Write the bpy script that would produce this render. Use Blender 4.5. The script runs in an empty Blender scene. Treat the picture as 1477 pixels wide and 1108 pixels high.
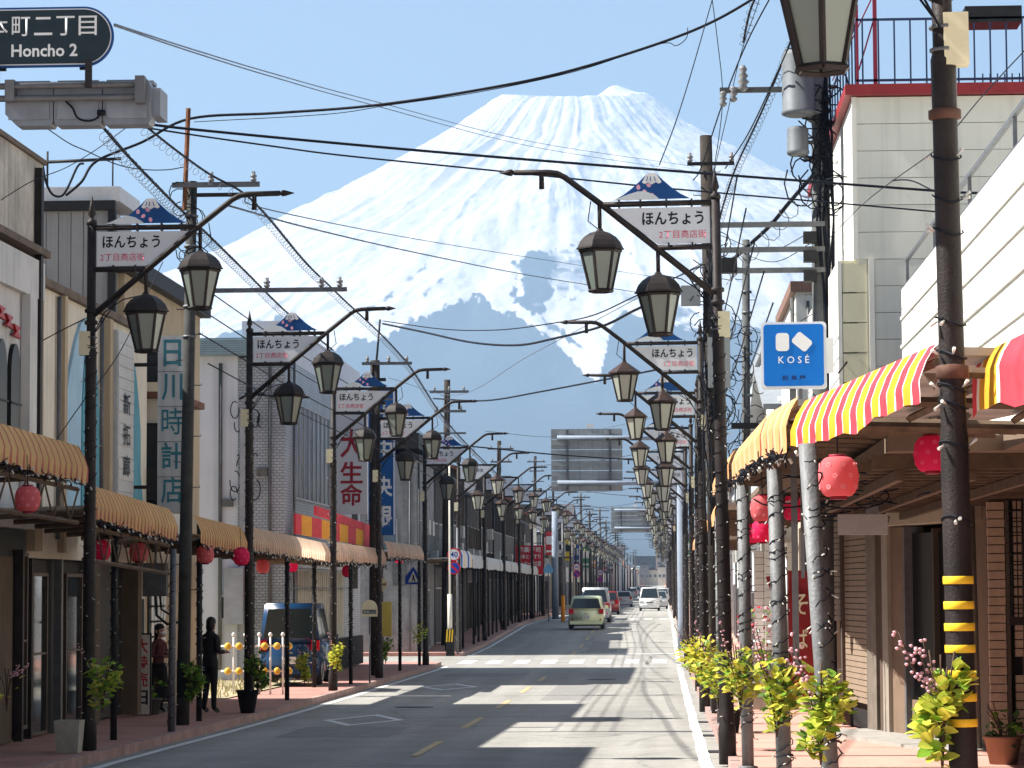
import bpy, bmesh, math, random
import numpy as np
from mathutils import Vector, Matrix
rnd = random.Random(7)
S = bpy.context.scene
COL = S.collection
RAD = math.radians
# ---------------------------------------------------------------- camera
H = 2.4            # eye height above the road
F = 4000.0         # focal length in photo pixels (photo is 1477 x 1108)
CX, CY = 738.5, 554.0
VX, VY = 955.0, 850.0      # where the street runs to
ROLL = 0.0087
yc = Vector((VX-CX, -(VY-CY), F)).normalized()
zc = Vector((-ROLL, 1.0, 0.0)); zc = (zc - yc*zc.dot(yc)).normalized()
xc = yc.cross(zc) * -1
if xc.x < 0: xc = -xc
right = Vector((xc.x, yc.x, zc.x)); up = Vector((xc.y, yc.y, zc.y)); fwd = Vector((xc.z, yc.z, zc.z))
CAMP = Vector((0, 0, H))
cam = bpy.data.cameras.new('camera'); camo = bpy.data.objects.new('camera', cam); COL.objects.link(camo)
cam.sensor_width = 36; cam.lens = F/1477*36; cam.clip_start = .5; cam.clip_end = 60000
camo.matrix_world = Matrix(((right.x, up.x, -fwd.x, 0), (right.y, up.y, -fwd.y, 0), (right.z, up.z, -fwd.z, H), (0, 0, 0, 1)))
S.camera = camo

def at(px, py, Y=None, X=None, Z=None):
    d = right*(px-CX) + up*(CY-py) + fwd*F
    t = Y/d.y if Y is not None else (X/d.x if X is not None else (Z-H)/d.z)
    return CAMP + d*t
# ---------------------------------------------------------------- light
SUN_EL, SUN_AZ = 47.0, -2.5      # azimuth: degrees ahead of straight left (-X)
el, az = RAD(SUN_EL), RAD(SUN_AZ)
sdir = Vector((-math.cos(el)*math.cos(az), math.cos(el)*math.sin(az), math.sin(el)))
W = bpy.data.worlds.new('World'); S.world = W; W.use_nodes = True
nt = W.node_tree; nt.nodes.clear()
sky = nt.nodes.new('ShaderNodeTexSky'); sky.sky_type = 'NISHITA'; sky.sun_disc = False
sky.sun_elevation = el; sky.sun_rotation = math.atan2(sdir.x, sdir.y) % (2*math.pi)
sky.altitude = 800; sky.air_density = 1.0; sky.dust_density = .6; sky.ozone_density = 1.2
bg = nt.nodes.new('ShaderNodeBackground'); bg.inputs[1].default_value = 0.043
wo = nt.nodes.new('ShaderNodeOutputWorld')
tv = nt.nodes.new('ShaderNodeVectorMath'); tv.operation = 'MULTIPLY'; tv.inputs[1].default_value = (1.05, .905, .83)
nt.links.new(sky.outputs[0], tv.inputs[0]); nt.links.new(tv.outputs[0], bg.inputs[0]); nt.links.new(bg.outputs[0], wo.inputs[0])
sl = bpy.data.lights.new('sun', 'SUN'); sl.energy = 5.0; sl.angle = RAD(.55); sl.color = (1, .955, .88)
so = bpy.data.objects.new('sun', sl); COL.objects.link(so); so.location = (0, 0, 50)
so.rotation_euler = sdir.to_track_quat('Z', 'Y').to_euler()
S.view_settings.view_transform = 'Standard'; S.view_settings.look = 'None'
S.view_settings.exposure = 1.68; S.view_settings.gamma = 1; S.view_settings.use_curve_mapping = False
S.cycles.use_denoising = True
S.cycles.max_bounces = 6; S.cycles.diffuse_bounces = 2; S.cycles.glossy_bounces = 2; S.cycles.transmission_bounces = 3
S.cycles.transparent_max_bounces = 8; S.cycles.volume_bounces = 0; S.cycles.sample_clamp_indirect = 4
S.cycles.caustics_reflective = False; S.cycles.caustics_refractive = False
# ---------------------------------------------------------------- materials
MC = {}
def M(name, col, rough=.7, metal=0., var=.12, scale=2.0, bump=0., bscale=40., streak=0., trans=0., spec=None, fine=0.):
    if name in MC: return MC[name]
    m = bpy.data.materials.new(name); m.use_nodes = True; n = m.node_tree; L = n.links
    b = n.nodes['Principled BSDF']
    b.inputs['Roughness'].default_value = rough; b.inputs['Metallic'].default_value = metal
    b.inputs['Specular IOR Level'].default_value = .22 if spec is None else spec
    g = n.nodes.new('ShaderNodeNewGeometry')
    nz = n.nodes.new('ShaderNodeTexNoise'); nz.inputs['Scale'].default_value = scale; nz.inputs['Detail'].default_value = 6
    nz.inputs['Roughness'].default_value = .65
    L.new(g.outputs['Position'], nz.inputs['Vector'])
    mr = n.nodes.new('ShaderNodeMapRange'); mr.inputs[1].default_value = .3; mr.inputs[2].default_value = .7
    mr.inputs[3].default_value = 1-var; mr.inputs[4].default_value = 1+var
    L.new(nz.outputs[0], mr.inputs[0]); last = mr.outputs[0]
    if streak > 0:      # rain streaks: noise stretched along z
        mp = n.nodes.new('ShaderNodeMapping'); mp.inputs['Scale'].default_value = (7, 7, .35)
        n2 = n.nodes.new('ShaderNodeTexNoise'); n2.inputs['Scale'].default_value = 1; n2.inputs['Detail'].default_value = 4
        L.new(g.outputs['Position'], mp.inputs[0]); L.new(mp.outputs[0], n2.inputs['Vector'])
        m2 = n.nodes.new('ShaderNodeMapRange'); m2.inputs[1].default_value = .5; m2.inputs[2].default_value = .8
        m2.inputs[3].default_value = 1; m2.inputs[4].default_value = 1-streak
        L.new(n2.outputs[0], m2.inputs[0])
        mu = n.nodes.new('ShaderNodeMath'); mu.operation = 'MULTIPLY'; L.new(last, mu.inputs[0]); L.new(m2.outputs[0], mu.inputs[1]); last = mu.outputs[0]
    if fine > 0:
        n3 = n.nodes.new('ShaderNodeTexNoise'); n3.inputs['Scale'].default_value = bscale; n3.inputs['Detail'].default_value = 3
        L.new(g.outputs['Position'], n3.inputs['Vector'])
        m3 = n.nodes.new('ShaderNodeMapRange'); m3.inputs[1].default_value = .3; m3.inputs[2].default_value = .7
        m3.inputs[3].default_value = 1-fine; m3.inputs[4].default_value = 1+fine
        L.new(n3.outputs[0], m3.inputs[0])
        mu = n.nodes.new('ShaderNodeMath'); mu.operation = 'MULTIPLY'; L.new(last, mu.inputs[0]); L.new(m3.outputs[0], mu.inputs[1]); last = mu.outputs[0]
    vm = n.nodes.new('ShaderNodeVectorMath'); vm.operation = 'SCALE'; vm.inputs[0].default_value = col[:3]
    L.new(last, vm.inputs['Scale']); L.new(vm.outputs[0], b.inputs['Base Color'])
    if bump > 0:
        nb = n.nodes.new('ShaderNodeTexNoise'); nb.inputs['Scale'].default_value = bscale; nb.inputs['Detail'].default_value = 4
        L.new(g.outputs['Position'], nb.inputs['Vector'])
        bp = n.nodes.new('ShaderNodeBump'); bp.inputs['Strength'].default_value = bump; bp.inputs['Distance'].default_value = .02
        L.new(nb.outputs[0], bp.inputs['Height']); L.new(bp.outputs[0], b.inputs['Normal'])
    if trans > 0:       # thin cloth and paper let light through
        tr = n.nodes.new('ShaderNodeBsdfTranslucent'); mx = n.nodes.new('ShaderNodeMixShader'); mx.inputs[0].default_value = trans
        L.new(vm.outputs[0], tr.inputs[0]); L.new(b.outputs[0], mx.inputs[1]); L.new(tr.outputs[0], mx.inputs[2])
        L.new(mx.outputs[0], n.nodes['Material Output'].inputs[0])
    m.diffuse_color = (*col[:3], 1)
    MC[name] = m; return m

def tile_mat(name, col, mortar, bw, bh, mort=.01, rough=.5, axis='S', bump=.4, off=.5, var=.1):
    if name in MC: return MC[name]
    m = bpy.data.materials.new(name); m.use_nodes = True; n = m.node_tree; L = n.links; b = n.nodes['Principled BSDF']
    b.inputs['Roughness'].default_value = rough
    g = n.nodes.new('ShaderNodeNewGeometry'); sp = n.nodes.new('ShaderNodeSeparateXYZ'); L.new(g.outputs['Position'], sp.inputs[0])
    cb = n.nodes.new('ShaderNodeCombineXYZ')
    if axis == 'G': L.new(sp.outputs[0], cb.inputs[0]); L.new(sp.outputs[1], cb.inputs[1])
    else:
        ad = n.nodes.new('ShaderNodeMath'); L.new(sp.outputs[0], ad.inputs[0]); L.new(sp.outputs[1], ad.inputs[1])
        L.new(ad.outputs[0], cb.inputs[0]); L.new(sp.outputs[2], cb.inputs[1])
    bt = n.nodes.new('ShaderNodeTexBrick'); bt.inputs['Scale'].default_value = 1; bt.offset = off
    bt.inputs['Brick Width'].default_value = bw; bt.inputs['Row Height'].default_value = bh; bt.inputs['Mortar Size'].default_value = mort
    bt.inputs['Color1'].default_value = (*[c*(1-var) for c in col], 1); bt.inputs['Color2'].default_value = (*[c*(1+var) for c in col], 1)
    bt.inputs['Mortar'].default_value = (*mortar, 1)
    L.new(cb.outputs[0], bt.inputs['Vector'])
    nz = n.nodes.new('ShaderNodeTexNoise'); nz.inputs['Scale'].default_value = 1.3; nz.inputs['Detail'].default_value = 6; L.new(g.outputs['Position'], nz.inputs['Vector'])
    mr = n.nodes.new('ShaderNodeMapRange'); mr.inputs[1].default_value = .3; mr.inputs[2].default_value = .7; mr.inputs[3].default_value = .8; mr.inputs[4].default_value = 1.12
    L.new(nz.outputs[0], mr.inputs[0])
    vm = n.nodes.new('ShaderNodeVectorMath'); vm.operation = 'SCALE'; L.new(bt.outputs[0], vm.inputs[0]); L.new(mr.outputs[0], vm.inputs['Scale'])
    L.new(vm.outputs[0], b.inputs['Base Color'])
    bp = n.nodes.new('ShaderNodeBump'); bp.invert = True; bp.inputs['Strength'].default_value = bump; bp.inputs['Distance'].default_value = .01
    L.new(bt.outputs['Fac'], bp.inputs['Height']); L.new(bp.outputs[0], b.inputs['Normal'])
    MC[name] = m; return m

def glass_mat(name, col, rough=.08, alpha=None):
    if name in MC: return MC[name]
    m = bpy.data.materials.new(name); m.use_nodes = True; b = m.node_tree.nodes['Principled BSDF']
    b.inputs['Base Color'].default_value = (*col, 1); b.inputs['Roughness'].default_value = rough
    b.inputs['Specular IOR Level'].default_value = .8
    if alpha is not None: b.inputs['Alpha'].default_value = alpha
    MC[name] = m; return m

iron = M('brown_iron', (.027, .021, .020), .55, .1, .45, 3, .3, 60, streak=.3)
rust = M('rusty_iron', (.17, .07, .035), .8, .2, .5, 8, .3, 60)
iron2 = M('dark_iron', (.018, .018, .02), .55, .1, .4, 6, .2, 60)
galv = M('galvanised_steel', (.14, .145, .155), .5, .3, .2, 6)
steelb = M('pale_blue_steel', (.26, .31, .38), .8, 0, .1, 3, streak=.15)
conc = M('pole_concrete', (.115, .12, .12), .9, 0, .25, 5, .3, 50, streak=.3)
dpole = M('dark_tarred_pole', (.05, .052, .05), .85, 0, .3, 5, .4, 40, streak=.4)
wood = M('old_pole_wood', (.045, .037, .032), .9, 0, .35, 5, .5, 30, streak=.4)
white = M('white_paint', (.8, .8, .79), .5, 0, .05)
signw = M('sign_white', (.72, .74, .77), .4, 0, .04)
black = M('black_print', (.012, .014, .02), .5)
pinkp = M('pink_print', (.72, .12, .2), .5)
navy = M('navy_paint', (.01, .07, .24), .5, 0, .05)
palebl = M('pale_grey_blue', (.5, .56, .62), .5, 0, .04)
cream = M('cream_box', (.72, .66, .45), .55, 0, .1, 4, streak=.1)
cable = M('cable_black', (.006, .008, .016), .7)
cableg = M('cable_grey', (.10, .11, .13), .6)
frost = glass_mat('lantern_glass', (.15, .18, .155), .25); frost2 = glass_mat('lantern_glass_pale', (.36, .37, .31), .3)
dglass = glass_mat('dark_glass', (.02, .03, .035), .06)
bglass = glass_mat('window_glass', (.10, .14, .17), .06)
rubber = M('rubber', (.02, .02, .02), .8)
# ---------------------------------------------------------------- mesh helpers
class MB:
    def __init__(s): s.v = []; s.f = []; s.m = []; s.mi = 0; s.sm = []
    def mat(s, i): s.mi = i; return s
    def add(s, vs, fs, smooth=False):
        o = len(s.v); s.v += [tuple(v) for v in vs]
        for f in fs: s.f.append([i+o for i in f]); s.m.append(s.mi); s.sm.append(smooth)
        return s
    def box(s, x0, x1, y0, y1, z0, z1):
        v = [(x, y, z) for z in (z0, z1) for y in (y0, y1) for x in (x0, x1)]
        return s.add(v, [(0, 2, 3, 1), (4, 5, 7, 6), (0, 1, 5, 4), (2, 6, 7, 3), (0, 4, 6, 2), (1, 3, 7, 5)])
    def tube(s, pts, r, n=8, cap=True, smooth=True):
        pts = [Vector(p) for p in pts]; rs = r if isinstance(r, (list, tuple)) else [r]*len(pts)
        vs = []; prev = None
        for i, p in enumerate(pts):
            a = pts[max(i-1, 0)]; b = pts[min(i+1, len(pts)-1)]; t = (b-a)
            t = t.normalized() if t.length > 1e-9 else Vector((0, 0, 1))
            if prev is None: ref = Vector((0, 1, 0)) if abs(t.y) < .9 else Vector((1, 0, 0)); u = t.cross(ref).normalized()
            else:
                u = prev - t*prev.dot(t); u = u.normalized() if u.length > 1e-6 else t.orthogonal().normalized()
            prev = u; w = t.cross(u)
            for k in range(n):
                a_ = 2*math.pi*k/n; vs.append(p + (u*math.cos(a_)+w*math.sin(a_))*rs[i])
        fs = []
        for i in range(len(pts)-1):
            for k in range(n): fs.append((i*n+k, i*n+(k+1) % n, (i+1)*n+(k+1) % n, (i+1)*n+k))
        s.add(vs, fs, smooth)
        if cap:
            o = len(s.v)-len(vs)
            s.f.append([o+k for k in range(n)][::-1]); s.m.append(s.mi); s.sm.append(False)
            s.f.append([o+(len(pts)-1)*n+k for k in range(n)]); s.m.append(s.mi); s.sm.append(False)
        return s
    def lathe(s, prof, n=12, c=(0, 0, 0), smooth=True, a0=0):
        vs = [(c[0]+r*math.cos(a0+2*math.pi*k/n), c[1]+r*math.sin(a0+2*math.pi*k/n), c[2]+z) for r, z in prof for k in range(n)]
        fs = [(i*n+k, i*n+(k+1) % n, (i+1)*n+(k+1) % n, (i+1)*n+k) for i in range(len(prof)-1) for k in range(n)]
        s.add(vs, fs, smooth)
        o = len(s.v)-len(vs)
        s.f.append([o+k for k in range(n)][::-1]); s.m.append(s.mi); s.sm.append(False)
        s.f.append([o+(len(prof)-1)*n+k for k in range(n)]); s.m.append(s.mi); s.sm.append(False)
        return s
    def prism(s, poly, y0, y1):      # outline in x,z pushed through y
        n = len(poly)
        v = [(x, y0, z) for x, z in poly] + [(x, y1, z) for x, z in poly]
        return s.add(v, [tuple(range(n)), tuple(range(2*n-1, n-1, -1))] + [(i, i+n, (i+1) % n+n, (i+1) % n) for i in range(n)])
    def mesh(s, name, mats):
        me = bpy.data.meshes.new(name); me.from_pydata(s.v, [], s.f)
        if not isinstance(mats, (list, tuple)): mats = [mats]
        for m in mats: me.materials.append(m)
        me.polygons.foreach_set('material_index', s.m); me.polygons.foreach_set('use_smooth', s.sm)
        me.update(); return me
    def build(s, name, mats, parent=None, loc=None, rz=0, ry=0, fix=True):
        me = s.mesh(name, mats)
        if fix:
            bm = bmesh.new(); bm.from_mesh(me); bmesh.ops.recalc_face_normals(bm, faces=bm.faces); bm.to_mesh(me); bm.free()
        return link(name, me, parent, loc, rz, ry)
def link(name, me, parent=None, loc=None, rz=0, ry=0):
    o = bpy.data.objects.new(name, me); COL.objects.link(o)
    if parent: o.parent = parent
    if loc is not None: o.location = loc
    if rz or ry: o.rotation_euler = (0, ry, rz)
    return o
def empty(name, loc=(0, 0, 0), rz=0, ry=0):
    o = bpy.data.objects.new(name, None); COL.objects.link(o); o.location = loc; o.rotation_euler = (0, ry, rz); o.empty_display_size = .2
    return o
def tag(o, label=None, cat=None, group=None, kind=None):
    if label: o['label'] = label
    if cat: o['category'] = cat
    if group: o['group'] = group
    if kind: o['kind'] = kind
    return o
def thing(name, loc, label, cat, group=None, rz=0, ry=0): return tag(empty(name, loc, rz, ry), label, cat, group)
KIDS = {}
def kids(o): return [c for c in bpy.data.objects if c.parent == o]
def index_kids():
    KIDS.clear()
    for c in bpy.data.objects:
        if c.parent: KIDS.setdefault(c.parent.name, []).append(c)
def copy_tree(o, parent=None):
    c = o.copy(); COL.objects.link(c)
    if parent: c.parent = parent
    for k in KIDS.get(o.name, []): copy_tree(k, c)
    return c
def text_mesh(s, off=0.0, _c={}):
    if (s, off) in _c: return _c[(s, off)]
    c = bpy.data.curves.new('lettering', 'FONT'); c.body = s; c.size = 1; c.offset = off; c.resolution_u = 2
    c.align_x = 'CENTER'; c.align_y = 'CENTER'
    o = bpy.data.objects.new('lettering', c); COL.objects.link(o); bpy.context.view_layer.update()
    d = bpy.context.evaluated_depsgraph_get(); m = bpy.data.meshes.new_from_object(o.evaluated_get(d))
    bpy.data.objects.remove(o); m.materials.clear()
    # stand the text up (facing -y) and centre it
    n = len(m.vertices); co = np.empty(n*3); m.vertices.foreach_get('co', co); co = co.reshape(-1, 3)
    mn, mx = co.min(0), co.max(0); ce = (mn+mx)/2
    out = np.stack([co[:, 0]-ce[0], np.zeros(n), co[:, 1]-ce[1]], 1)
    m.vertices.foreach_set('co', out.ravel()); m.update()
    _c[(s, off)] = (m, mx[0]-mn[0], mx[1]-mn[1]); return _c[(s, off)]
def text(s, w, h, mat, parent, loc, rz=0, off=0.0, name='lettering', _m={}):
    me0, mw, mh = text_mesh(s, off)
    k = (s, off, mat.name)
    if k not in _m:
        m2 = me0.copy(); m2.materials.clear(); m2.materials.append(mat); _m[k] = m2
    o = link(name, _m[k], parent, loc, rz); o.scale = (w/mw, 1, h/mh); return o
# terrain height of the road
GY = [0, 20, 36, 50, 64, 91, 115, 146, 253, 400, 700, 1200, 3000, 40000]
GZ = [.34, .26, .18, .05, -.03, -.13, .05, .55, .72, 1.0, 1.95, 4, 6, 6]
def gz(y): return float(np.interp(y, GY, GZ))
SW = .13      # kerb height
# ================================================================ terrain and mountain
def vnoise(x, y, seed=0):
    xi = np.floor(x).astype(np.int64); yi = np.floor(y).astype(np.int64); fx = x-xi; fy = y-yi
    fx = fx*fx*(3-2*fx); fy = fy*fy*(3-2*fy)
    def h(a, b):
        n = (a*374761393 + b*668265263 + seed*1442695041) & 0xffffffff
        n = ((n ^ (n >> 13))*1274126177) & 0xffffffff
        return ((n ^ (n >> 16)) & 0xffff)/65535.0
    return (h(xi, yi)*(1-fx)+h(xi+1, yi)*fx)*(1-fy)+(h(xi, yi+1)*(1-fx)+h(xi+1, yi+1)*fx)*fy
def fbm(x, y, o=5, seed=0, g=.5):
    a = 1.; t = 0; s = 0
    for i in range(o): s = s+a*vnoise(x, y, seed+i*17); t += a; a *= g; x = x*2.03+11.3; y = y*2.03+5.7
    return s/t
MTN_Y = 17000.0
MTN_X = (832-VX)/F*MTN_Y
def mountain():
    px2m = MTN_Y/F
    PR = np.array([0, 60, 104, 115, 140, 170, 234, 290, 350, 427, 497, 700, 1000, 1500, 2200, 3000, 3400])*px2m
    PH = np.array([712, 717, 717, 711, 693, 671, 636, 605, 569, 533, 497, 405, 295, 170, 75, 18, 0])*px2m
    nT, nR = 1300, 430
    th = np.linspace(RAD(-128), RAD(128), nT)
    r = np.concatenate([np.linspace(0, 420, 24), np.linspace(440, 13600, nR)**1.0])
    r = np.concatenate([r[:24], 430+(np.linspace(0, 1, nR)**1.75)*13500])
    T, R = np.meshgrid(th, r)          # th = 0 looks at the town
    Hh = np.interp(R, PR, PH)
    amp = np.clip(R/600, 0, 1)*np.clip((7000-R)/3000, .25, 1)
    warp = (fbm(T*4, R/1500, 3, 3)-.5)*.16
    Tw = T+warp*np.clip(R/3000, 0, 1)+(fbm(R*np.sin(T)/520, R*np.cos(T)/520, 4, 311)-.5)*.30*np.clip(900/np.maximum(R, 300), .15, 1)
    gul = (1-np.abs(2*fbm(Tw*15, R/2200+.3*np.sin(T*5), 4, 5)-1))    # radial ribs
    gul2 = (1-np.abs(2*fbm(Tw*46, R/900, 3, 9)-1))
    rough = fbm(R*np.sin(T)/110, R*np.cos(T)/110, 5, 21)-.5
    big = (1-np.abs(2*fbm(Tw*7+2, R/4500, 3, 41)-1))
    iso = fbm(R*np.sin(T)/900+7, R*np.cos(T)/900, 6, 61, .55)
    pm = np.clip((fbm(R*np.sin(T)/1300+3, R*np.cos(T)/1300, 3, 301)-.44)*6, 0, 1)*.9+.1
    Hh = Hh + 55*np.exp(-((T-(.42-.75*np.clip(R/2300, 0, 1)))/.10)**2)*np.clip((R-550)/500, 0, 1)*np.clip((2600-R)/900, 0, 1) + amp*(110*(big-.76)*np.clip(R/1200, 0, 1) + pm*(38*(gul-.74) + 13*(gul2-.74))*np.clip(R/2100, 0, 1)**2.2+20*rough*np.clip(R/700, 0, 1) + 150*(iso-.5)*np.clip(R/900, 0, 1))
    # summit: crater rim higher on the right-hand side
    px = R*np.sin(T)/px2m; py_ = R*np.cos(T)/px2m
    Hh = Hh*(MTN_Y-R*np.cos(T))/MTN_Y
    Hh += 58*np.exp(-((px-60)**2+(py_-4)**2)/(2*17**2))*1.15 + 16*np.exp(-((px-40)**2)/(2*40**2))*0
    Hh += -26*np.exp(-(px**2+py_**2)/(2*34**2))
    Hh += 12*(fbm(px/9, py_/9, 3, 77)-.5)*np.clip((R-60)/300, 0, 1)
    X = MTN_X + R*np.sin(T); Y = MTN_Y - R*np.cos(T); Z = Hh + 4
    # snow cover: 1 = snow, 0 = bare rock and forest (depends on height, direction and the ribs)
    d = np.maximum(Y, 1); u = (X)/d*F + VX; v = 850 - (Z-H)/d*F     # bearing and elevation seen from the town
    line = np.interp(u, [100, 290, 340, 400, 430, 455, 500, 560, 620, 660, 681, 705, 735, 770, 800, 825, 850, 866, 874, 884, 905, 950, 1000, 1060, 1120, 1180, 1250, 1500],
                        [500, 486, 470, 456, 470, 506, 494, 478, 450, 432, 427, 432, 446, 468, 490, 512, 545, 550, 520, 474, 446, 462, 480, 466, 486, 464, 475, 520])
    nz = (fbm(u/30, v/30, 5, 101)-.5)*22 + (fbm(u/7, v/7, 4, 131)-.5)*22
    snow = np.clip((line + nz - v)/9+.5, 0, 1)
    # bare patch in the middle of the flank, paler scrub beside it
    e = ((u-772)/30)**2+((v-402)/46)**2 + (fbm(u/14, v/14, 5, 151)-.5)*2.6
    snow = np.minimum(snow, np.clip((e-.7)*2.0, .22, 1))
    e = ((u-822)/46)**2+((v-392)/34)**2 + (fbm(u/9, v/9, 5, 157)-.5)*3.2
    snow = np.minimum(snow, np.clip((e-.6)*1.6, .5, 1))
    for (u0, v0, k, w, ua, ub, st) in ((549, 431, -.75, 9, 515, 625, .55), (559, 452, -.62, 7, 520, 650, .5), (800, 470, .72, 8, 770, 850, .8), (470, 452, -.5, 6, 430, 520, .4), (930, 430, .35, 14, 890, 1010, .5)):
        s_ = np.clip(1.1-np.abs((v-(v0+(u-u0)*k))/w)+(fbm(u/11, v/11, 4, int(u0))-.5)*3.2, 0, 1)*np.clip((u-ua)/12, 0, 1)*np.clip((ub-u)/12, 0, 1)
        snow = snow*(1-st*s_)
    # thin rocky ribs high up, mostly on the right-hand side
    rib = np.clip((gul2-.80)*5, 0, 1)*np.clip((fbm(T*9, R/700, 3, 191)-.42)*5, 0, 1)*np.clip((px-25)/90, .0, 1)*np.clip(R/700, 0, 1)
    rk = np.clip((fbm(u/13, v/8, 4, 211)-.63)*10, 0, 1)*np.clip((fbm(u/60, v/60, 3, 231)-.47)*6, 0, 1)
    snow = np.clip(snow - .5*rib*snow - .34*rk*snow, 0, 1)
    ny, nx = R.shape
    co = np.stack([X.ravel(), Y.ravel(), Z.ravel()], 1)
    idx = np.arange(ny*nx).reshape(ny, nx)
    q = np.stack([idx[:-1, :-1], idx[:-1, 1:], idx[1:, 1:], idx[1:, :-1]], -1).reshape(-1, 4)
    me = bpy.data.meshes.new('mountain'); me.vertices.add(len(co)); me.vertices.foreach_set('co', co.ravel())
    me.loops.add(q.size); me.loops.foreach_set('vertex_index', q.ravel()); me.polygons.add(len(q))
    me.polygons.foreach_set('loop_start', np.arange(0, q.size, 4)); me.polygons.foreach_set('loop_total', np.full(len(q), 4))
    me.update(); me.validate()
    me.polygons.foreach_set('use_smooth', np.ones(len(me.polygons), bool))
    a = me.attributes.new('snow', 'FLOAT', 'POINT'); a.data.foreach_set('value', snow.ravel().astype(np.float32))
    m = bpy.data.materials.new('snow_and_forest'); m.use_nodes = True; n = m.node_tree; L = n.links; b = n.nodes['Principled BSDF']
    b.inputs['Roughness'].default_value = .8; b.inputs['Specular IOR Level'].default_value = .1
    at_ = n.nodes.new('ShaderNodeAttribute'); at_.attribute_name = 'snow'
    g = n.nodes.new('ShaderNodeNewGeometry'); nz_ = n.nodes.new('ShaderNodeTexNoise'); nz_.inputs['Scale'].default_value = .012; nz_.inputs['Detail'].default_value = 8
    L.new(g.outputs['Position'], nz_.inputs['Vector'])
    ma = n.nodes.new('ShaderNodeMath'); ma.operation = 'SUBTRACT'; L.new(nz_.outputs[0], ma.inputs[0]); ma.inputs[1].default_value = .5
    mb = n.nodes.new('ShaderNodeMath'); mb.operation = 'MULTIPLY_ADD'; L.new(ma.outputs[0], mb.inputs[0]); mb.inputs[1].default_value = .8; L.new(at_.outputs['Fac'], mb.inputs[2])
    mr = n.nodes.new('ShaderNodeMapRange'); mr.interpolation_type = 'SMOOTHSTEP'; mr.inputs[1].default_value = .3; mr.inputs[2].default_value = .72
    L.new(mb.outputs[0], mr.inputs[0])
    mx = n.nodes.new('ShaderNodeMix'); mx.data_type = 'RGBA'; mx.inputs[6].default_value = (.05, .06, .065, 1); mx.inputs[7].default_value = (.84, .79, .79, 1)
    L.new(mr.outputs[0], mx.inputs[0]); L.new(mx.outputs[2], b.inputs['Base Color'])
    bp = n.nodes.new('ShaderNodeBump'); bp.inputs['Strength'].default_value = .4; bp.inputs['Distance'].default_value = 26
    L.new(nz_.outputs[0], bp.inputs['Height']); L.new(bp.outputs[0], b.inputs['Normal'])
    me.materials.append(m)
    o = link('mountain', me); tag(o, kind='structure', label='snow covered volcano with bare blue lower slopes rising behind the street')
mountain()

def ribbon(name, xl, xr, ys, zoff, mat, x2=None, kind='structure', parent=None):
    b = MB(); vs = []
    for i, y in enumerate(ys):
        a = xl(y) if callable(xl) else xl; c = xr(y) if callable(xr) else xr
        vs += [(a, y, gz(y)+zoff), (c, y, gz(y)+zoff)]
    fs = [(2*i, 2*i+1, 2*i+3, 2*i+2) for i in range(len(ys)-1)]
    o = b.add(vs, fs).build(name, mat, parent, fix=False)
    if kind: tag(o, kind=kind)
    return o
def slab(name, xl, xr, ys, zoff, mat, depth=.3, kind='structure'):
    b = MB(); vs = []
    for y in ys:
        a = xl(y) if callable(xl) else xl; c = xr(y) if callable(xr) else xr
        z = gz(y)+zoff; vs += [(a, y, z), (c, y, z), (c, y, z-depth), (a, y, z-depth)]
    fs = []
    for i in range(len(ys)-1):
        for k in range(4): fs.append((4*i+k, 4*i+(k+1) % 4, 4*i+4+(k+1) % 4, 4*i+4+k))
    fs += [(0, 3, 2, 1), (4*len(ys)-4, 4*len(ys)-3, 4*len(ys)-2, 4*len(ys)-1)]
    o = b.add(vs, fs).build(name, mat)
    if kind: tag(o, kind=kind)
    return o
YS = [-30, 0, 15]+list(range(20, 150, 5))+list(range(150, 720, 15))+[760, 820, 900, 1000, 1200]
# ground sheet
gm = M('town_ground', (.20, .19, .17), .95, 0, .3, .4)
b = MB(); gy = [-60, 0, 36, 50, 70, 91, 115, 146, 200, 253, 400, 700, 1200, 3000, 8000, 16000, 30900]; gx = [-13400, -3000, -300, -40, -9, -4, 1, 5, 40, 300, 3000, 13400]
vs = [(x, y, gz(y)-.02) for y in gy for x in gx]; n_ = len(gx)
b.add(vs, [(j*n_+i, j*n_+i+1, (j+1)*n_+i+1, (j+1)*n_+i) for j in range(len(gy)-1) for i in range(n_-1)])
tag(b.build('ground', gm, fix=False), kind='structure')

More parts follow.
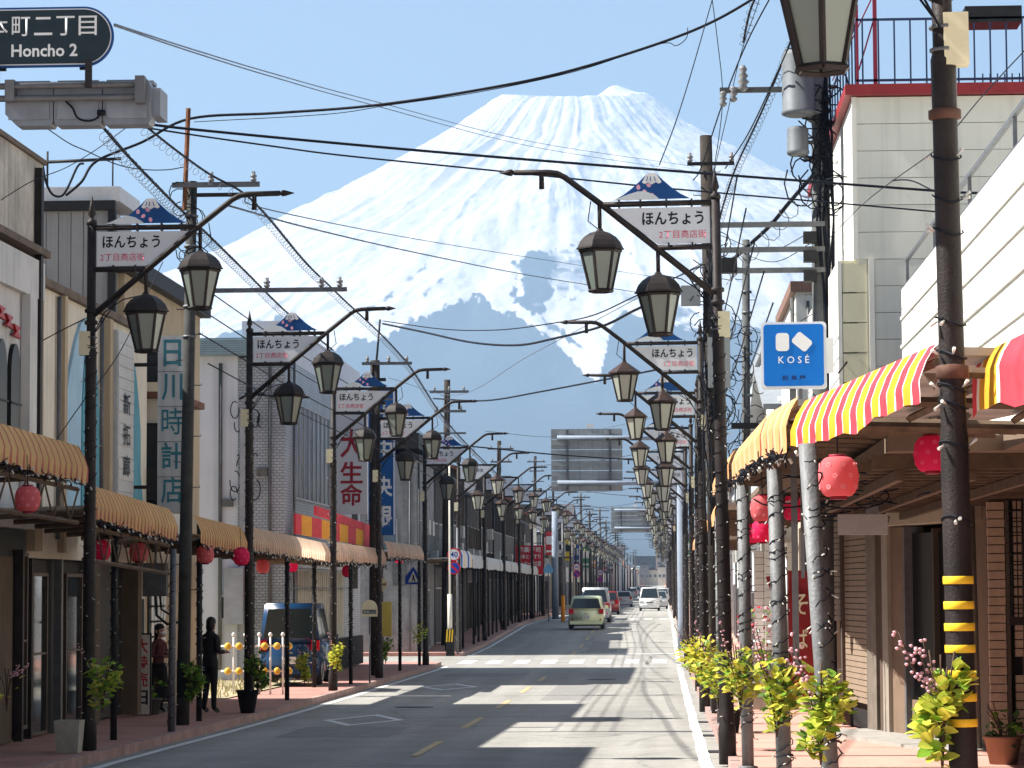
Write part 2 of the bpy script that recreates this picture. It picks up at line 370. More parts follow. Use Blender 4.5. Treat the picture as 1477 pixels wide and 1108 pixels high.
def asphalt():
    m = M('asphalt', (.325, .313, .288), .9, 0, .13, .8, .5, 18, fine=.10)
    n = m.node_tree; L = n.links; b = n.nodes['Principled BSDF']
    g = n.nodes.new('ShaderNodeNewGeometry'); src = b.inputs['Base Color'].links[0].from_socket
    # tar joints across the road and a few long wheel marks, following noise
    nz = n.nodes.new('ShaderNodeTexNoise'); nz.inputs['Scale'].default_value = .25; nz.inputs['Detail'].default_value = 5
    L.new(g.outputs['Position'], nz.inputs['Vector'])
    vo = n.nodes.new('ShaderNodeTexVoronoi'); vo.feature = 'DISTANCE_TO_EDGE'; vo.inputs['Scale'].default_value = .16
    va = n.nodes.new('ShaderNodeVectorMath'); va.operation = 'MULTIPLY_ADD'; L.new(nz.outputs[1], va.inputs[0]); va.inputs[1].default_value = (3, 3, 0); L.new(g.outputs['Position'], va.inputs[2])
    L.new(va.outputs[0], vo.inputs['Vector'])
    mr = n.nodes.new('ShaderNodeMapRange'); mr.inputs[1].default_value = .002; mr.inputs[2].default_value = .009; mr.inputs[3].default_value = .78; mr.inputs[4].default_value = 1
    L.new(vo.outputs['Distance'], mr.inputs[0])
    mp = n.nodes.new('ShaderNodeMapping'); mp.inputs['Scale'].default_value = (1.1, .03, 1); L.new(g.outputs['Position'], mp.inputs[0])
    n4 = n.nodes.new('ShaderNodeTexNoise'); n4.inputs['Scale'].default_value = 1; n4.inputs['Detail'].default_value = 3; L.new(mp.outputs[0], n4.inputs['Vector'])
    m4 = n.nodes.new('ShaderNodeMapRange'); m4.inputs[1].default_value = .4; m4.inputs[2].default_value = .65; m4.inputs[3].default_value = .86; m4.inputs[4].default_value = 1.08
    L.new(n4.outputs[0], m4.inputs[0])
    mu = n.nodes.new('ShaderNodeMath'); mu.operation = 'MULTIPLY'; L.new(mr.outputs[0], mu.inputs[0]); L.new(m4.outputs[0], mu.inputs[1])
    vm = n.nodes.new('ShaderNodeVectorMath'); vm.operation = 'SCALE'; L.new(src, vm.inputs[0]); L.new(mu.outputs[0], vm.inputs['Scale']); L.new(vm.outputs[0], b.inputs['Base Color'])
    return m
asph = asphalt()
KL, KR = -7.4, .8
ribbon('road', KL-.3, KR+.3, YS, 0, asph)
# side streets
for nm, (xa, xb, ya, yb) in (('side_street', (-60, KL-.29, 93, 103)), ('side_street', (-60, KL-.29, 186, 193))):
    ribbon(nm, xa, xb, [ya, yb], .002, asph)
pav = tile_mat('red_pavers', (.46, .235, .19), (.25, .15, .13), .3, .15, .006, .85, 'G', .15, var=.06)
pinkm = M('pink_pavement', (.55, .31, .25), .85, 0, .14, 1.2, .2, 60, fine=.1)
for (a, c) in ((-30, 93), (103, 186), (193, 1200)):
    slab('pavement', -11.2, KL-.12, [a]+[y for y in YS if a < y < c]+[c], SW, pav)
for (a, c) in ((-30, 1200),):
    slab('pavement', KR+.12, 5.2, [a]+[y for y in YS if a < y < c]+[c], SW, pinkm)
# kerb stones, one by one as far as they can be told apart
kc = M('kerb_stone', (.40, .27, .24), .9, 0, .25, 3, .3, 50)
kst = MB().box(-.06, .06, .006, .994, -.2, .0).mesh('kerb_stone', kc)
for side, x, gaps in ((0, KL-.06, ((93, 103),)), (1, KR+.06, ())):
    kr = tag(empty('kerb', (x, 0, 0)), kind='structure')
    for y in range(20, 130):
        if any(a <= y < c for a, c in gaps): continue
        o = link('stone', kst, kr, (rnd.uniform(-.004, .004), y, gz(y)+SW+.004+rnd.uniform(-.003, .003)))
        o.rotation_euler = (math.atan2(gz(y+1)-gz(y), 1), 0, 0)
    for a, c in ((130, 186), (193, 1200)):
        o = slab('kerb_run', x-.06, x+.06, [a]+[y for y in YS if a < y < c]+[c], SW+.003, kc, kind=None); o.parent = kr; o.location = (-x, 0, 0)
# painted markings
mk = M('road_paint', (.72, .72, .70), .7, 0, .12, 5, fine=.25, bscale=60)
mky = M('yellow_road_paint', (.52, .40, .22), .75, 0, .35, 4, fine=.25, bscale=40)
def wob(x, a=.006): return lambda y: x+a*math.sin(y*1.7)+a*math.sin(y*.61+x)
def rows(a, c, s=2.0):
    n = max(1, int((c-a)/s)); return [a+(c-a)*i/n for i in range(n+1)]
for a, c in ((20, 92), (104, 186), (193, 700)): ribbon('edge_line', wob(-7.2), wob(-7.06), rows(a, c), .006, mk)
for a, c in ((20, 91), (91.6, 93.4), (99, 700)): ribbon('edge_line', wob(.46), wob(.62), rows(a, c, .8 if a < 60 else 3), .006, mk)
y = 37.5
while y < 300:
    if not (84 < y < 101 or 176 < y < 190): ribbon('centre_line', -3.42, -3.30, [y, y+4.5], .006, mky)
    y += 9.5
for i in range(9):        # zebra crossing
    x = -7.0+i*.95
    if x+.45 < .5: ribbon('crossing_stripe', x, x+.48, [94.6, 98.2], .006, mk)
ribbon('stop_line', -7.0, -3.5, [91.6, 92.1], .006, mk)
for i in range(8): ribbon('crossing_stripe', -6.8+i*.95, -6.3+i*.95, [168, 172], .006, mk)
ribbon('stop_line', -7.0, -3.6, [176, 176.5], .006, mk)
ribbon('stop_line', -3.2, .4, [104.5, 105.0], .006, mk)
def diamond(cx, cy, w=1.5, l=5.2, t=.16):
    b = MB(); o_ = [(0, -l/2), (w/2, 0), (0, l/2), (-w/2, 0)]; k = 1-2.1*t/w
    vs = [(cx+x, cy+y_, gz(cy+y_)+.007) for x, y_ in o_]+[(cx+x*k, cy+y_*k, gz(cy+y_*k)+.007) for x, y_ in o_]
    b.add(vs, [(i, (i+1) % 4, (i+1) % 4+4, i+4) for i in range(4)])
    tag(b.build('diamond_marking', mk, fix=False), kind='structure')
p = at(524, 1043, Z=0); diamond(p.x, p.y); p = at(648, 991, Z=-.05); diamond(p.x, p.y)
# drain grates by the right kerb
for y in (38.4, 43.5, 49):
    g = thing('drain_grate', (.70, y, gz(y)), 'small slotted drain grate in the right gutter, %s' % {38.4: 'nearest the camera', 43.5: 'second up the street', 49: 'third up the street'}[y], 'drain grate', 'drain grates along the right kerb')
    MB().box(-.09, .09, 0, .5, .002, .008).build('plate', iron2, g)
    bb = MB()
    for i in range(8): bb.box(-.07, .07, .04+i*.055, .06+i*.055, .009, .014)
    bb.build('slot_bars', galv, g)
# gravel and dry grass of the empty lot
lotm = M('dry_lot_ground', (.40, .34, .22), .95, 0, .35, 1.5, .4, 30, fine=.25)
ribbon('lot_ground', -30, -9.2, [58.4, 71.8], SW+.02, lotm)
# ---- haze
hb = MB().box(-13600, 13600, -80, 31000, -1.5, 3400)
hm = bpy.data.materials.new('haze_air'); hm.use_nodes = True; n = hm.node_tree; n.nodes.clear()
pv = n.nodes.new('ShaderNodeVolumePrincipled'); pv.inputs['Color'].default_value = (.45, .685, 1.0, 1); pv.inputs['Density'].default_value = 1.0e-4
pv.inputs['Anisotropy'].default_value = .1
ou = n.nodes.new('ShaderNodeOutputMaterial'); n.links.new(pv.outputs[0], ou.inputs['Volume'])
tag(hb.build('haze', hm), kind='stuff')

# repaired patches, tyre marks and manholes
pm1 = M('asphalt_patch', (.25, .243, .23), .92, 0, .12, 2, .5, 25, fine=.14); pm2 = M('tyre_rubber_mark', (.235, .228, .213), .85, 0, .2, 4)
for a, c, xa, xb in ((43.5, 47.5, -6.1, -4.3), (61, 73, -2.7, -1.6), (80, 84, -6.5, -4.0), (108, 121, -3.0, -1.8), (50.5, 55, -1.5, -.2)): ribbon('road_patch', xa, xb, rows(a, c), .003, pm1)
def mark(pts, w=.13):
    P = [at(x, y, Z=.0) for x, y in pts]; P = [Vector((p.x, p.y, 0)) for p in P]; Q = []
    for i in range(len(P)-1):
        for k in range(6): Q.append(P[i].lerp(P[i+1], k/6))
    for _ in range(8): Q = [Q[0]]+[(Q[i-1]+Q[i]*2+Q[i+1])/4 for i in range(1, len(Q)-1)]+[Q[-1]]
    vs = []
    for i, p in enumerate(Q):
        d = (Q[min(i+1, len(Q)-1)]-Q[max(i-1, 0)]); n_ = Vector((-d.y, d.x, 0)).normalized()*w/2
        for s_ in (-1, 1): v = p+n_*s_; vs.append((v.x, v.y, gz(v.y)+.0045))
    tag(MB().add(vs, [(2*i, 2*i+1, 2*i+3, 2*i+2) for i in range(len(Q)-1)]).build('tyre_mark', pm2, fix=False), kind='structure')
mark([(946, 912), (925, 922), (921, 934), (944, 950)]); mark([(952, 915), (932, 924), (928, 935), (950, 948)]); mark([(940, 945), (927, 960), (925, 974), (957, 985), (966, 1020), (983, 1046)]); mark([(929, 948), (948, 968), (975, 984)])
for (x, y, lab) in ((-5.1, 57, 'round iron manhole cover in the left lane, nearer one'), (-1.7, 77, 'round iron manhole cover in the right lane before the crossing')):
    t = thing('manhole_cover', (x, y, gz(y)), lab, 'manhole cover', 'manhole covers in the road'); mm = M('cast_iron', (.12, .115, .11), .7, .3, .2, 20)
    MB().lathe([(.33, -.01), (.33, .008), (.0, .008)], 24).build('lid', mm, t); MB().lathe([(.335, -.01), (.40, -.01), (.40, .006), (.335, .006)], 24).build('ring', M('iron_ring', (.08, .078, .075), .7), t)
# ================================================================ street lamps
ZT = 6.98        # height of the sign's top bar above the pavement
def lantern_meshes(style):
    cap = MB()
    if style == 'dome':
        cap.lathe([(.0, .0), (.275, .0), (.275, -.0), (.265, .03), (.24, .085), (.19, .14), (.12, .185), (.05, .205), (.03, .235), (.0, .236)], 6, smooth=False, a0=RAD(15))
        cap.lathe([(.285, -.012), (.285, .004), (.0, .004)], 6, smooth=False, a0=RAD(15))
    else:
        cap.lathe([(.29, -.015), (.29, .012), (.04, .19), (.03, .23), (.0, .231)], 6, smooth=False, a0=RAD(15))
    fr = MB(); R0, R1, h = .235, .125, -.50
    P = lambda k, r, z: Vector((r*math.cos(RAD(15)+k*math.pi/3), r*math.sin(RAD(15)+k*math.pi/3), z))
    for k in range(6): fr.tube([P(k, R0, -.01), P(k, R1, h)], .019, 4, smooth=False)
    for r, z, w in ((R0+.01, -.03, .03), (R1+.012, h, .028)):
        for k in range(6): fr.tube([P(k, r, z), P(k+1, r, z)], w*.75, 4, smooth=False)
    fr.lathe([(.02, h+.01), (.02, h+.16), (.01, h+.17)], 6)
    gp = MB(); gl = MB()
    for k in range(6):
        a, b2, c2, d = P(k, R0-.012, -.03), P(k+1, R0-.012, -.03), P(k+1, R1-.008, h), P(k, R1-.008, h)
        ce = (a+b2+c2+d)/4; n = Vector((ce.x, ce.y, 0)).normalized()*.006
        gl.add([a, b2, c2, d, a+n, b2+n, c2+n, d+n], [(0, 1, 2, 3), (7, 6, 5, 4), (0, 4, 5, 1), (1, 5, 6, 2), (2, 6, 7, 3), (3, 7, 4, 0)])
        if k == 0: gp.add([a, b2, c2, d, a+n, b2+n, c2+n, d+n], [(0, 1, 2, 3), (7, 6, 5, 4), (0, 4, 5, 1), (1, 5, 6, 2), (2, 6, 7, 3), (3, 7, 4, 0)])
    cm = iron if style == 'dome' else M('lamp_copper_brown', (.055, .036, .03), .5, .3, .35, 5, streak=.2)
    gg = frost if style == 'dome' else frost2; return cap.mesh('lantern_cap', cm), fr.mesh('lantern_frame', iron), gp.mesh('glass_pane', gg), gl.mesh('glass', gg)
LM = {s: lantern_meshes(s) for s in ('dome', 'hip')}
# fairy lights wound round a post: a helix of dark wire with small bulbs
def helix(r, h, turns, wr=.006, n=12, bulbs=True, seed=1, bl=.007):
    q = random.Random(seed); b = MB(); N = int(turns*n)
    pts = []
    for i in range(N+1):
        a = 2*math.pi*i/n; z = h*i/N + .06*math.sin(i*.13)+.02*q.uniform(-1, 1)
        pts.append((r*math.cos(a), r*math.sin(a), z))
    b.tube(pts, wr, 3, False)
    if bulbs:
        b.mat(1)
        for i in range(0, N, 5):
            x, y, z = pts[i]; k = 1.15; d = Vector((q.uniform(-1, 1), q.uniform(-1, 1), q.uniform(-1, 1)))*.03
            b.tube([(x*k, y*k, z), (x*k*1.2+d.x, y*k*1.2+d.y, z+d.z)], [bl*.6, bl*.9], 4)
    return b
bulbm = M('clear_bulb', (.6, .6, .55), .2)
helL = helix(.085, 5.2, 30, .006).mesh('light_string', [cable, bulbm])
pet = [(math.cos(a)*r, math.sin(a)*r) for a, r in ((1.57, .05), (2.5, .035), (3.9, .045), (4.4, .03), (4.71, .045), (5.0, .03), (5.5, .045), (.6, .035))]
def lamp(side, style, sign, loc, label, group, detail=2, lean=0.0, strings=True):
    lean = lean + (rnd.uniform(-.005, .005) if loc[1] > 40 else 0)
    s = side      # +1: arm reaches to the right (left kerb), -1: arm reaches to the left
    r = thing('street_lamp', loc, label, 'street lamp', group, ry=lean, rz=(rnd.uniform(-.05, .05) if loc[1] > 40 else 0))
    key = (s, style, sign)
    if key not in LAMPM:
        D = {}
        D['pole'] = MB().lathe([(.11, -.1), (.11, .35), (.095, .4), (.085, 1.2), (.085, 3.0), (.078, 3.06), (.076, 4.9), (.078, 5.3), (.062, 5.36), (.06, ZT+.04)], 12).mesh('pole', iron)
        D['finial'] = MB().lathe([(.07, ZT+.04), (.07, ZT+.09), (.03, ZT+.12), (.03, ZT+.15), (.055, ZT+.19), (.03, ZT+.3), (.004, ZT+.44)], 8).mesh('finial', iron)
        b = MB()
        b.tube([(0, 0, ZT-1.2), (s*1.44, 0, ZT-.0), (s*1.9, 0, ZT+.36), (s*2.0, 0, ZT+.415), (s*2.1, 0, ZT+.43), (s*2.55, 0, ZT+.44)], [.043, .04, .038, .038, .038, .036], 8)
        b.tube([(s*2.55, 0, ZT+.44), (s*2.58, 0, ZT+.44), (s*2.62, 0, ZT+.44), (s*2.74, 0, ZT+.44)], [.02, .045, .04, .004], 8)
        b.tube([(s*2.2, 0, ZT+.43), (s*2.2, 0, ZT+.22)], [.03, .035], 8)
        for z in (ZT-1.28, ZT-1.12): b.lathe([(.075, z-.03), (.09, z-.02), (.09, z+.02), (.075, z+.03)], 10)
        D['arm'] = b.mesh('arm', iron)
        b = MB(); b.tube([(0, 0, ZT), (s*1.42, 0, ZT)], .036, 8); b.tube([(0, 0, ZT-.565), (s*.76, 0, ZT-.565)], .036, 8)
        for x in (.3, .62, .95, 1.22): b.box(s*x-.012, s*x+.012, -.045, .045, ZT-.05, ZT+.05)
        for x in (.3, .6): b.box(s*x-.012, s*x+.012, -.045, .045, ZT-.6, ZT-.51)
        D['sign_bars'] = b.mesh('sign_bars', iron)
        poly = [(s*.075, ZT-.055), (s*1.33, ZT-.055), (s*.74, ZT-.52), (s*.075, ZT-.52)]
        D['board'] = MB().prism(poly, -.012, .012).mesh('sign_board', signw)
        # mountain cut-out on top of the bar
        f = lambda x: .38*math.exp(-abs(x)/.26)
        xs = [.48, .36, .25, .16, .09, .055]
        pl = [(s*.80-x, ZT+.045+.40*max(0, 1-(x/.52))**1.45) for x in xs] + [(s*.80+x, ZT+.045+.40*max(0, 1-(x/.52))**1.45) for x in xs[::-1]]
        D['mountain'] = MB().prism(pl, -.02, -.004).mesh('mountain_plate', navy)
        ct = .40; cp = [(s*.80-.055, ZT+.045+ct*max(0, 1-.055/.52)**1.45+.002), (s*.80+.055, ZT+.045+ct*max(0, 1-.055/.52)**1.45+.002), (s*.80+.125, ZT+.27), (s*.80+.09, ZT+.25), (s*.80+.05, ZT+.27), (s*.80+.0, ZT+.24), (s*.80-.05, ZT+.27), (s*.80-.09, ZT+.25), (s*.80-.125, ZT+.27)]
        D['cap'] = MB().prism(cp, -.026, -.0205).mesh('snow_cap', white)
        b = MB()
        for x in (-.045, -.01, .035): b.prism([(s*.8+x-.008, ZT+.345), (s*.8+x-.0, ZT+.345), (s*.8+x*1.4+.004, ZT+.285), (s*.8+x*1.4-.008, ZT+.285)], -.029, -.0265)
        D['marks'] = b.mesh('snow_marks', navy)
        b = MB()
        for i, (px_, pz) in enumerate(((-.17, .21), (-.04, .235), (-.1, .15), (0.0, .10), (-.2, .1))):
            w = .038; rr = i*1.1
            pp = [(0, 1), (-.6, .35), (-.65, -.4), (-.15, -.9), (0, -.6), (.15, -.9), (.65, -.4), (.6, .35)]
            b.prism([(s*.8+s*.0+px_+w*(x*math.cos(rr)-z*math.sin(rr)), ZT+pz+w*(x*math.sin(rr)+z*math.cos(rr))) for x, z in pp], -.024, -.0205)
        D['petals'] = b.mesh('petals', M('petal_print', (.75, .38, .5), .5))
        hp = [(s*.18, ZT+.045), (s*.3, ZT+.09), (s*.42, ZT+.145), (s*.5, ZT+.155), (s*.6, ZT+.13), (s*.68, ZT+.08), (s*.72, ZT+.045)] if s > 0 else [(s*1.3, ZT+.045), (s*1.1, ZT+.12), (s*.98, ZT+.155), (s*.88, ZT+.155), (s*.76, ZT+.1), (s*.70, ZT+.045)]
        D['hill'] = MB().prism(hp, -.036, -.0275).mesh('hill_plate', M('hill_plate_grey', (.62, .66, .68), .5, 0, .05))
        D['box'] = MB().box(-s*.075-.075, -s*.075+.075, -.075, .055, ZT-1.72, ZT-1.4).mesh('junction_box', cream)
        D['straps'] = MB().lathe([(.068, ZT-1.63), (.082, ZT-1.63), (.082, ZT-1.61), (.068, ZT-1.61)], 10).lathe([(.068, ZT-1.49), (.082, ZT-1.49), (.082, ZT-1.47), (.068, ZT-1.47)], 10).mesh('straps', galv)
        D['hang'] = {}
        for k, x, z0, z1 in (('inner', .74, ZT-.56, ZT-.94), ('outer', 1.47, ZT-.0, ZT-.36)):
            D['hang'][k] = MB().tube([(s*x, 0, z0+.02), (s*x, 0, z1+.02)], .026, 8).mesh('hanger', iron)
        b = MB()    # loose wires from box to lanterns
        b.tube([(s*.02, -.08, ZT-1.5), (s*.2, -.1, ZT-1.15), (s*.45, -.09, ZT-.98), (s*.7, -.04, ZT-.92)], .008, 4)
        b.tube([(s*.05, .05, ZT-1.4), (s*.35, .08, ZT-.95), (s*.62, .06, ZT-.68)], .008, 4)
        b.tube([(s*1.5, 0.03, ZT-.3), (s*1.62, .03, ZT-.2), (s*1.58, .03, ZT+.05)], .007, 4)
        D['wire'] = b.mesh('loose_wire', cable)
        LAMPM[key] = D
    D = LAMPM[key]
    link('pole', D['pole'], r)
    fin = link('finial', D['finial'], r); link('arm', D['arm'], r)
    link('sign_bars', D['sign_bars'], r); bd = link('sign_board', D['board'], r); bd.rotation_euler = (rnd.uniform(-.0006, .0006), 0, 0)
    if sign == 'honcho':
        text('ほんちょう', .78, .17, black, bd, (s*.54 if s < 0 else .54, -.0155, ZT-.195), off=.022)
        text('2丁目商店街', .60, .105, pinkp, bd, (s*.42 if s < 0 else .42, -.0155, ZT-.40), off=.004)
        mp = link('mountain_plate', D['mountain'], r); link('snow_cap', D['cap'], mp); link('snow_marks', D['marks'], mp); link('petals', D['petals'], mp)
        link('hill_plate', D['hill'], r)
    else:
        text('3丁目商栄会', .80, .14, black, bd, (s*.55, -.0155, ZT-.2), off=.006)
    link('junction_box', D['box'], r)
    if detail > 1: link('straps', D['straps'], r); link('loose_wire', D['wire'], r)
    cap, fr, gp, gl = LM[style]
    for k, x, z in (('inner', .74, ZT-1.13), ('outer', 1.47, ZT-.56)):
        l = link('lantern', fr, r, (s*x, 0, z)); l.scale = (1.08,)*3; l.rotation_euler = (rnd.uniform(-.02, .02), rnd.uniform(-.02, .02), rnd.uniform(-.3, .3))
        link('lantern_cap', cap, l)
        link('hanger', D['hang'][k], r)
        if detail > 1:
            for i in range(6):
                g_ = link('glass_pane', gp, l); g_.rotation_euler = (0, 0, i*math.pi/3)
        else: link('glass', gl, l)
    if strings and detail > 0: link('light_string', helL, r, (0, 0, .2))
    return r
LAMPM = {}
GL_, GR_ = 'street lamps along the left kerb', 'street lamps along the right kerb'
ORD = ['first', 'second', 'third', 'fourth', 'fifth', 'sixth', 'seventh', 'eighth', 'ninth', 'tenth', 'eleventh', 'twelfth', 'thirteenth', 'fourteenth', 'fifteenth', 'sixteenth', 'seventeenth', 'eighteenth', 'nineteenth', 'twentieth', 'twenty first', 'twenty second', 'twenty third', 'twenty fourth', 'twenty fifth', 'twenty sixth', 'twenty seventh', 'twenty eighth', 'twenty ninth', 'thirtieth', 'thirty first', 'thirty second']
LY = [36.7, 50.9, 64.0, 74.5, 89.2, 103.6, 119, 134, 148, 163, 178]+[200+15.5*i for i in range(16)]
RY_ = [16.8, 35.0, 53.4, 66.2, 79.8, 93, 112, 126, 140, 155, 170, 186]+[203+16*i for i in range(14)]
for i, y in enumerate(LY):
    st = 'dome' if i < 5 else 'hip'
    sg = 'honcho' if i < 5 else 'san'
    lab = 'brown two lantern lamp with a %s sign, %s one on the left kerb' % ('mountain topped' if i < 5 else 'plain white', ORD[i])
    lamp(1, st, sg, ({0: -7.62}.get(i, -7.6), y, gz(y)+SW), lab, GL_, detail=2 if i < 8 else (1 if i < 14 else 0), lean=0)
RXp = {0: 1.80, 1: .80, 2: .80}
for i, y in enumerate(RY_):
    st = 'dome' if i < 2 else 'hip'
    sg = 'honcho' if i < 5 else 'san'
    lab = 'brown two lantern lamp with a %s sign, %s one on the right kerb' % ('mountain topped' if i < 5 else 'plain white', ORD[i])
    if i == 0: lab = 'thick brown lamp post with yellow bands in the right foreground'
    y += 0 if i < 6 else rnd.uniform(-3.5, 3.5)
    r = lamp(-1, st, sg, (RXp.get(i, .87)+(0 if i < 5 else rnd.uniform(-.12, .2)), y, gz(y)+SW), lab, GR_, detail=2 if i < 8 else (1 if i < 14 else 0), lean={0: -.012, 1: -.012}.get(i, rnd.uniform(-.006, .002)), strings=i > 0)
    if i == 0:
        nearlamp = r; r.location.z -= .10
        for o_ in list(bpy.data.objects):
            if o_.parent == r and o_.name.startswith('lantern'): o_.scale = (1.17,)*3
        yb = M('yellow_tape', (.85, .55, .03), .5, 0, .15, 8)
        for z in (1.27, 1.42, 1.56, 1.71, 1.84, 1.97, 2.12):
            MB().lathe([(.09, z), (.092, z+.002), (.092, z+.045), (.09, z+.047)], 16).build('yellow_band', yb, r)
        MB().lathe([(.078, 3.35), (.1, 3.36), (.1, 3.43), (.078, 3.44)], 12).lathe([(.076, 4.93), (.1, 4.94), (.1, 4.99), (.076, 5.0)], 12).build('rusty_collar', M('collar_iron', (.10, .05, .035), .7, .2, .4, 8), r)
        bw = MB(); q = random.Random(5)
        for z in (2.5, 2.95, 3.2, 3.3, 3.5, 3.7, 4.25, 4.45, 4.7):
            bw.mat(0).tube([(.09*math.cos(a), .09*math.sin(a), z+.03*math.sin(a*1.3+z)) for a in [q.uniform(2.5, 3)+i*.35 for i in range(12)]], .006, 4)
            bw.mat(1)
            for k in range(2):
                a = q.uniform(3.3, 6); bw.tube([(.09*math.cos(a), .09*math.sin(a), z), (.14*math.cos(a), .14*math.sin(a), z+q.uniform(-.04, .05))], [.006, .012], 5)
        bw.build('light_string', [cable, bulbm], r)

# ================================================================ utility poles and other posts
def upole(px1, py1, px2, py2, Y, r, mat, label, cat='utility pole', name='utility_pole', group='utility poles along the street', top=None, n=12, steps=True, band=None):
    a = at(px1, py1, Y=Y); c = at(px2, py2, Y=Y); g0 = gz(Y)+(SW if abs(c.x) > .8 else 0)
    d = (c-a); k = (g0-a.z)/d.z; base = a+d*k
    t = thing(name, base, label, cat, group)
    v = a-base
    MB().tube([(0, 0, -.3), (v.x*.5, v.y*.5, v.z*.5), v], [r*1.12, r*1.04, r*.88], n).build('shaft', mat, t)
    if steps:
        b = MB(); z = 2.2; sgn = 1
        while z < v.z-.4:
            x = v.x*z/v.z; b.tube([(x, 0, z), (x+sgn*(r+.12), 0, z), (x+sgn*(r+.12), 0, z+.03)], .009, 5); z += .42; sgn = -sgn
        b.build('step_bolts', galv, t)
    if band: MB().lathe([(r*1.1, band[0]), (r*1.15, band[0]+.002), (r*1.15, band[1]), (r*1.1, band[1]+.002)], n, (v.x*.1, 0, 0)).build('black_band', rubber, t)
    return t, v
def crossarm(t, v, z, x0, x1, w=.045, ins=(), mat=galv, y=-.16):
    xo = v.x*z/v.z
    o = MB().box(xo+x0, xo+x1, y-w, y+w, z-w, z+w).build('crossarm', mat, t)
    if ins:
        b = MB()
        for x in ins: b.lathe([(.02, .0), (.05, .02), (.05, .05), (.03, .06), (.055, .08), (.055, .11), (.03, .12), (.03, .17)], 8, (xo+x, y, z+w))
        b.build('insulators', M('insulator_white', (.22, .22, .23), .3), t)
    return o
GU = 'utility poles along the street'
# left pole in front of the watch shop
t, v = upole(277, 262, 263, 1052, 45.2, .098, dpole, 'dark concrete utility pole with a rusty mast beside the vertical watch shop sign', band=(.45, 1.05))
crossarm(t, v, v.z-.08, -.3, 1.15, .04, (.35, 1.05)); crossarm(t, v, v.z-.25, .1, 1.45, .03, mat=iron)
crossarm(t, v, at(300, 421, Y=45.2).z-gz(45.2)-SW, .1, 2.62, .035, (1.3, 2.2, 2.5))
MB().tube([(v.x-.10, -.15, v.z-.5), (v.x-.04, -.15, v.z+1.2)], .04, 4, smooth=False).build('mast', rust, t)
bb = MB()
for i in range(5): bb.lathe([(.10, 0), (.115, .0), (.115, .04), (.10, .04)], 10, (v.x*(v.z-.6-i*.5)/v.z, 0, v.z-.6-i*.5))
bb.build('clamp_bands', galv, t)
bb = MB(); q = random.Random(11)
for i in range(14):
    z = v.z-q.uniform(.1, 1.3); a = q.uniform(0, 6.3); rr = q.uniform(.08, .22); cx = v.x+q.uniform(-.2, .25)
    bb.tube([(cx+rr*math.cos(a+j*.6), -.17+.05*math.sin(j), z+rr*math.sin(a+j*.6)) for j in range(9)], .009, 4)
bb.build('slack_wire_loops', cable, t)
# thin grey post next to it
t, v = upole(250, 792, 247, 1055, 42.6, .055, galv, 'thin grey arcade support post just left of the utility pole', 'post', 'support_post', None, steps=False)
link('light_string', helix(.062, 2.6, 12, .006, seed=3).mesh('light_string', [cable, bulbm]), t)
# second left pole with long mast
t, v = upole(541, 520, 541, 976, 77, .15, wood, 'dark utility pole between the red lettered sign and the blue sign')
MB().tube([(v.x, 0, v.z-.5), (v.x+.14, 0, v.z+1.15)], .03, 6).build('mast', iron2, t)
crossarm(t, v, v.z-.1, -.35, 1.05, .04, (-.2, .4, .9)); crossarm(t, v, v.z-1.1, -.1, .5, .03)
bb = MB()
for i in range(6): bb.box(v.x+.1, v.x+.3, -.12, .12, v.z-.5-i*.22-.08, v.z-.5-i*.22)
bb.build('terminal_blocks', iron2, t)
# further left poles (seen above the roofs)
for (px, pt, Y, lab) in ((644, 548, 113, 'tall thin utility pole with twin masts above the dark wooden houses'), (719, 636, 170, 'utility pole leaning slightly over the dark roofs beyond the lanterns'), (771, 658, 240, 'distant thin utility pole left of the big road sign'), (797, 700, 300, 'very distant utility pole just left of the road sign back')):
    t, v = upole(px+1, pt, px-2, 900, Y, .14, wood, lab, steps=Y < 200)
    crossarm(t, v, v.z-.5, -.7, .9, .05, (-.5, .1, .7)); crossarm(t, v, v.z-1.3, -.5, .8, .05, (-.4, .6)); crossarm(t, v, v.z-2.2, -.3, .8, .04)
    MB().lathe([(.2, 0), (.22, .05), (.22, .6), (.2, .62)], 10, (v.x+.35, -.1, v.z-3.4)).build('transformer', conc, t)
# right side poles
t, v = upole(1018, 196, 1030, 700, 50, .125, wood, 'tall dark wooden utility pole right behind the second right lamp post')
crossarm(t, v, at(1030, 238, Y=50).z-gz(50)-SW, -.35, .5, .03, (-.3, .45), mat=iron2)
bb = MB(); q = random.Random(4)
for i in range(36):
    z = v.z-q.uniform(1.8, 5.2); a = q.uniform(0, 6.3); rr = q.uniform(.08, .28); cx = v.x*z/v.z+q.uniform(-.22, .22)
    bb.tube([(cx+rr*math.cos(a+j*.6), -.15+.07*math.sin(j*.7+i), z+rr*1.2*math.sin(a+j*.6)) for j in range(q.randint(6, 12))], .01, 4)
for i in range(7): bb.tube([(v.x*.7+q.uniform(-.16, .16), q.uniform(-.2, -.1), v.z-1.5)]+[(v.x*.6+q.uniform(-.2, .2), q.uniform(-.22, -.12), z) for z in (7, 6, 5, 4, 3)], .012, 4)
bb.build('slack_wire_loops', cable, t)
for q_ in ((-.62, -.27, -.2, .05, v.z-3.1, v.z-2.75), (-.15, .25, -.3, -.12, v.z-4.6, v.z-3.7)): MB().box(*q_).build('equipment_box', M('equipment_grey', (.22, .24, .26), .6), t)
t, v = upole(1076, 346, 1076, 700, 56, .085, conc, 'slender concrete pole between the lamp post and the transformer pole')
bb = MB()
for i in range(11): bb.lathe([(.09, 0), (.105, .0), (.105, .05), (.09, .05)], 8, (v.x, 0, v.z-.25-i*.42))
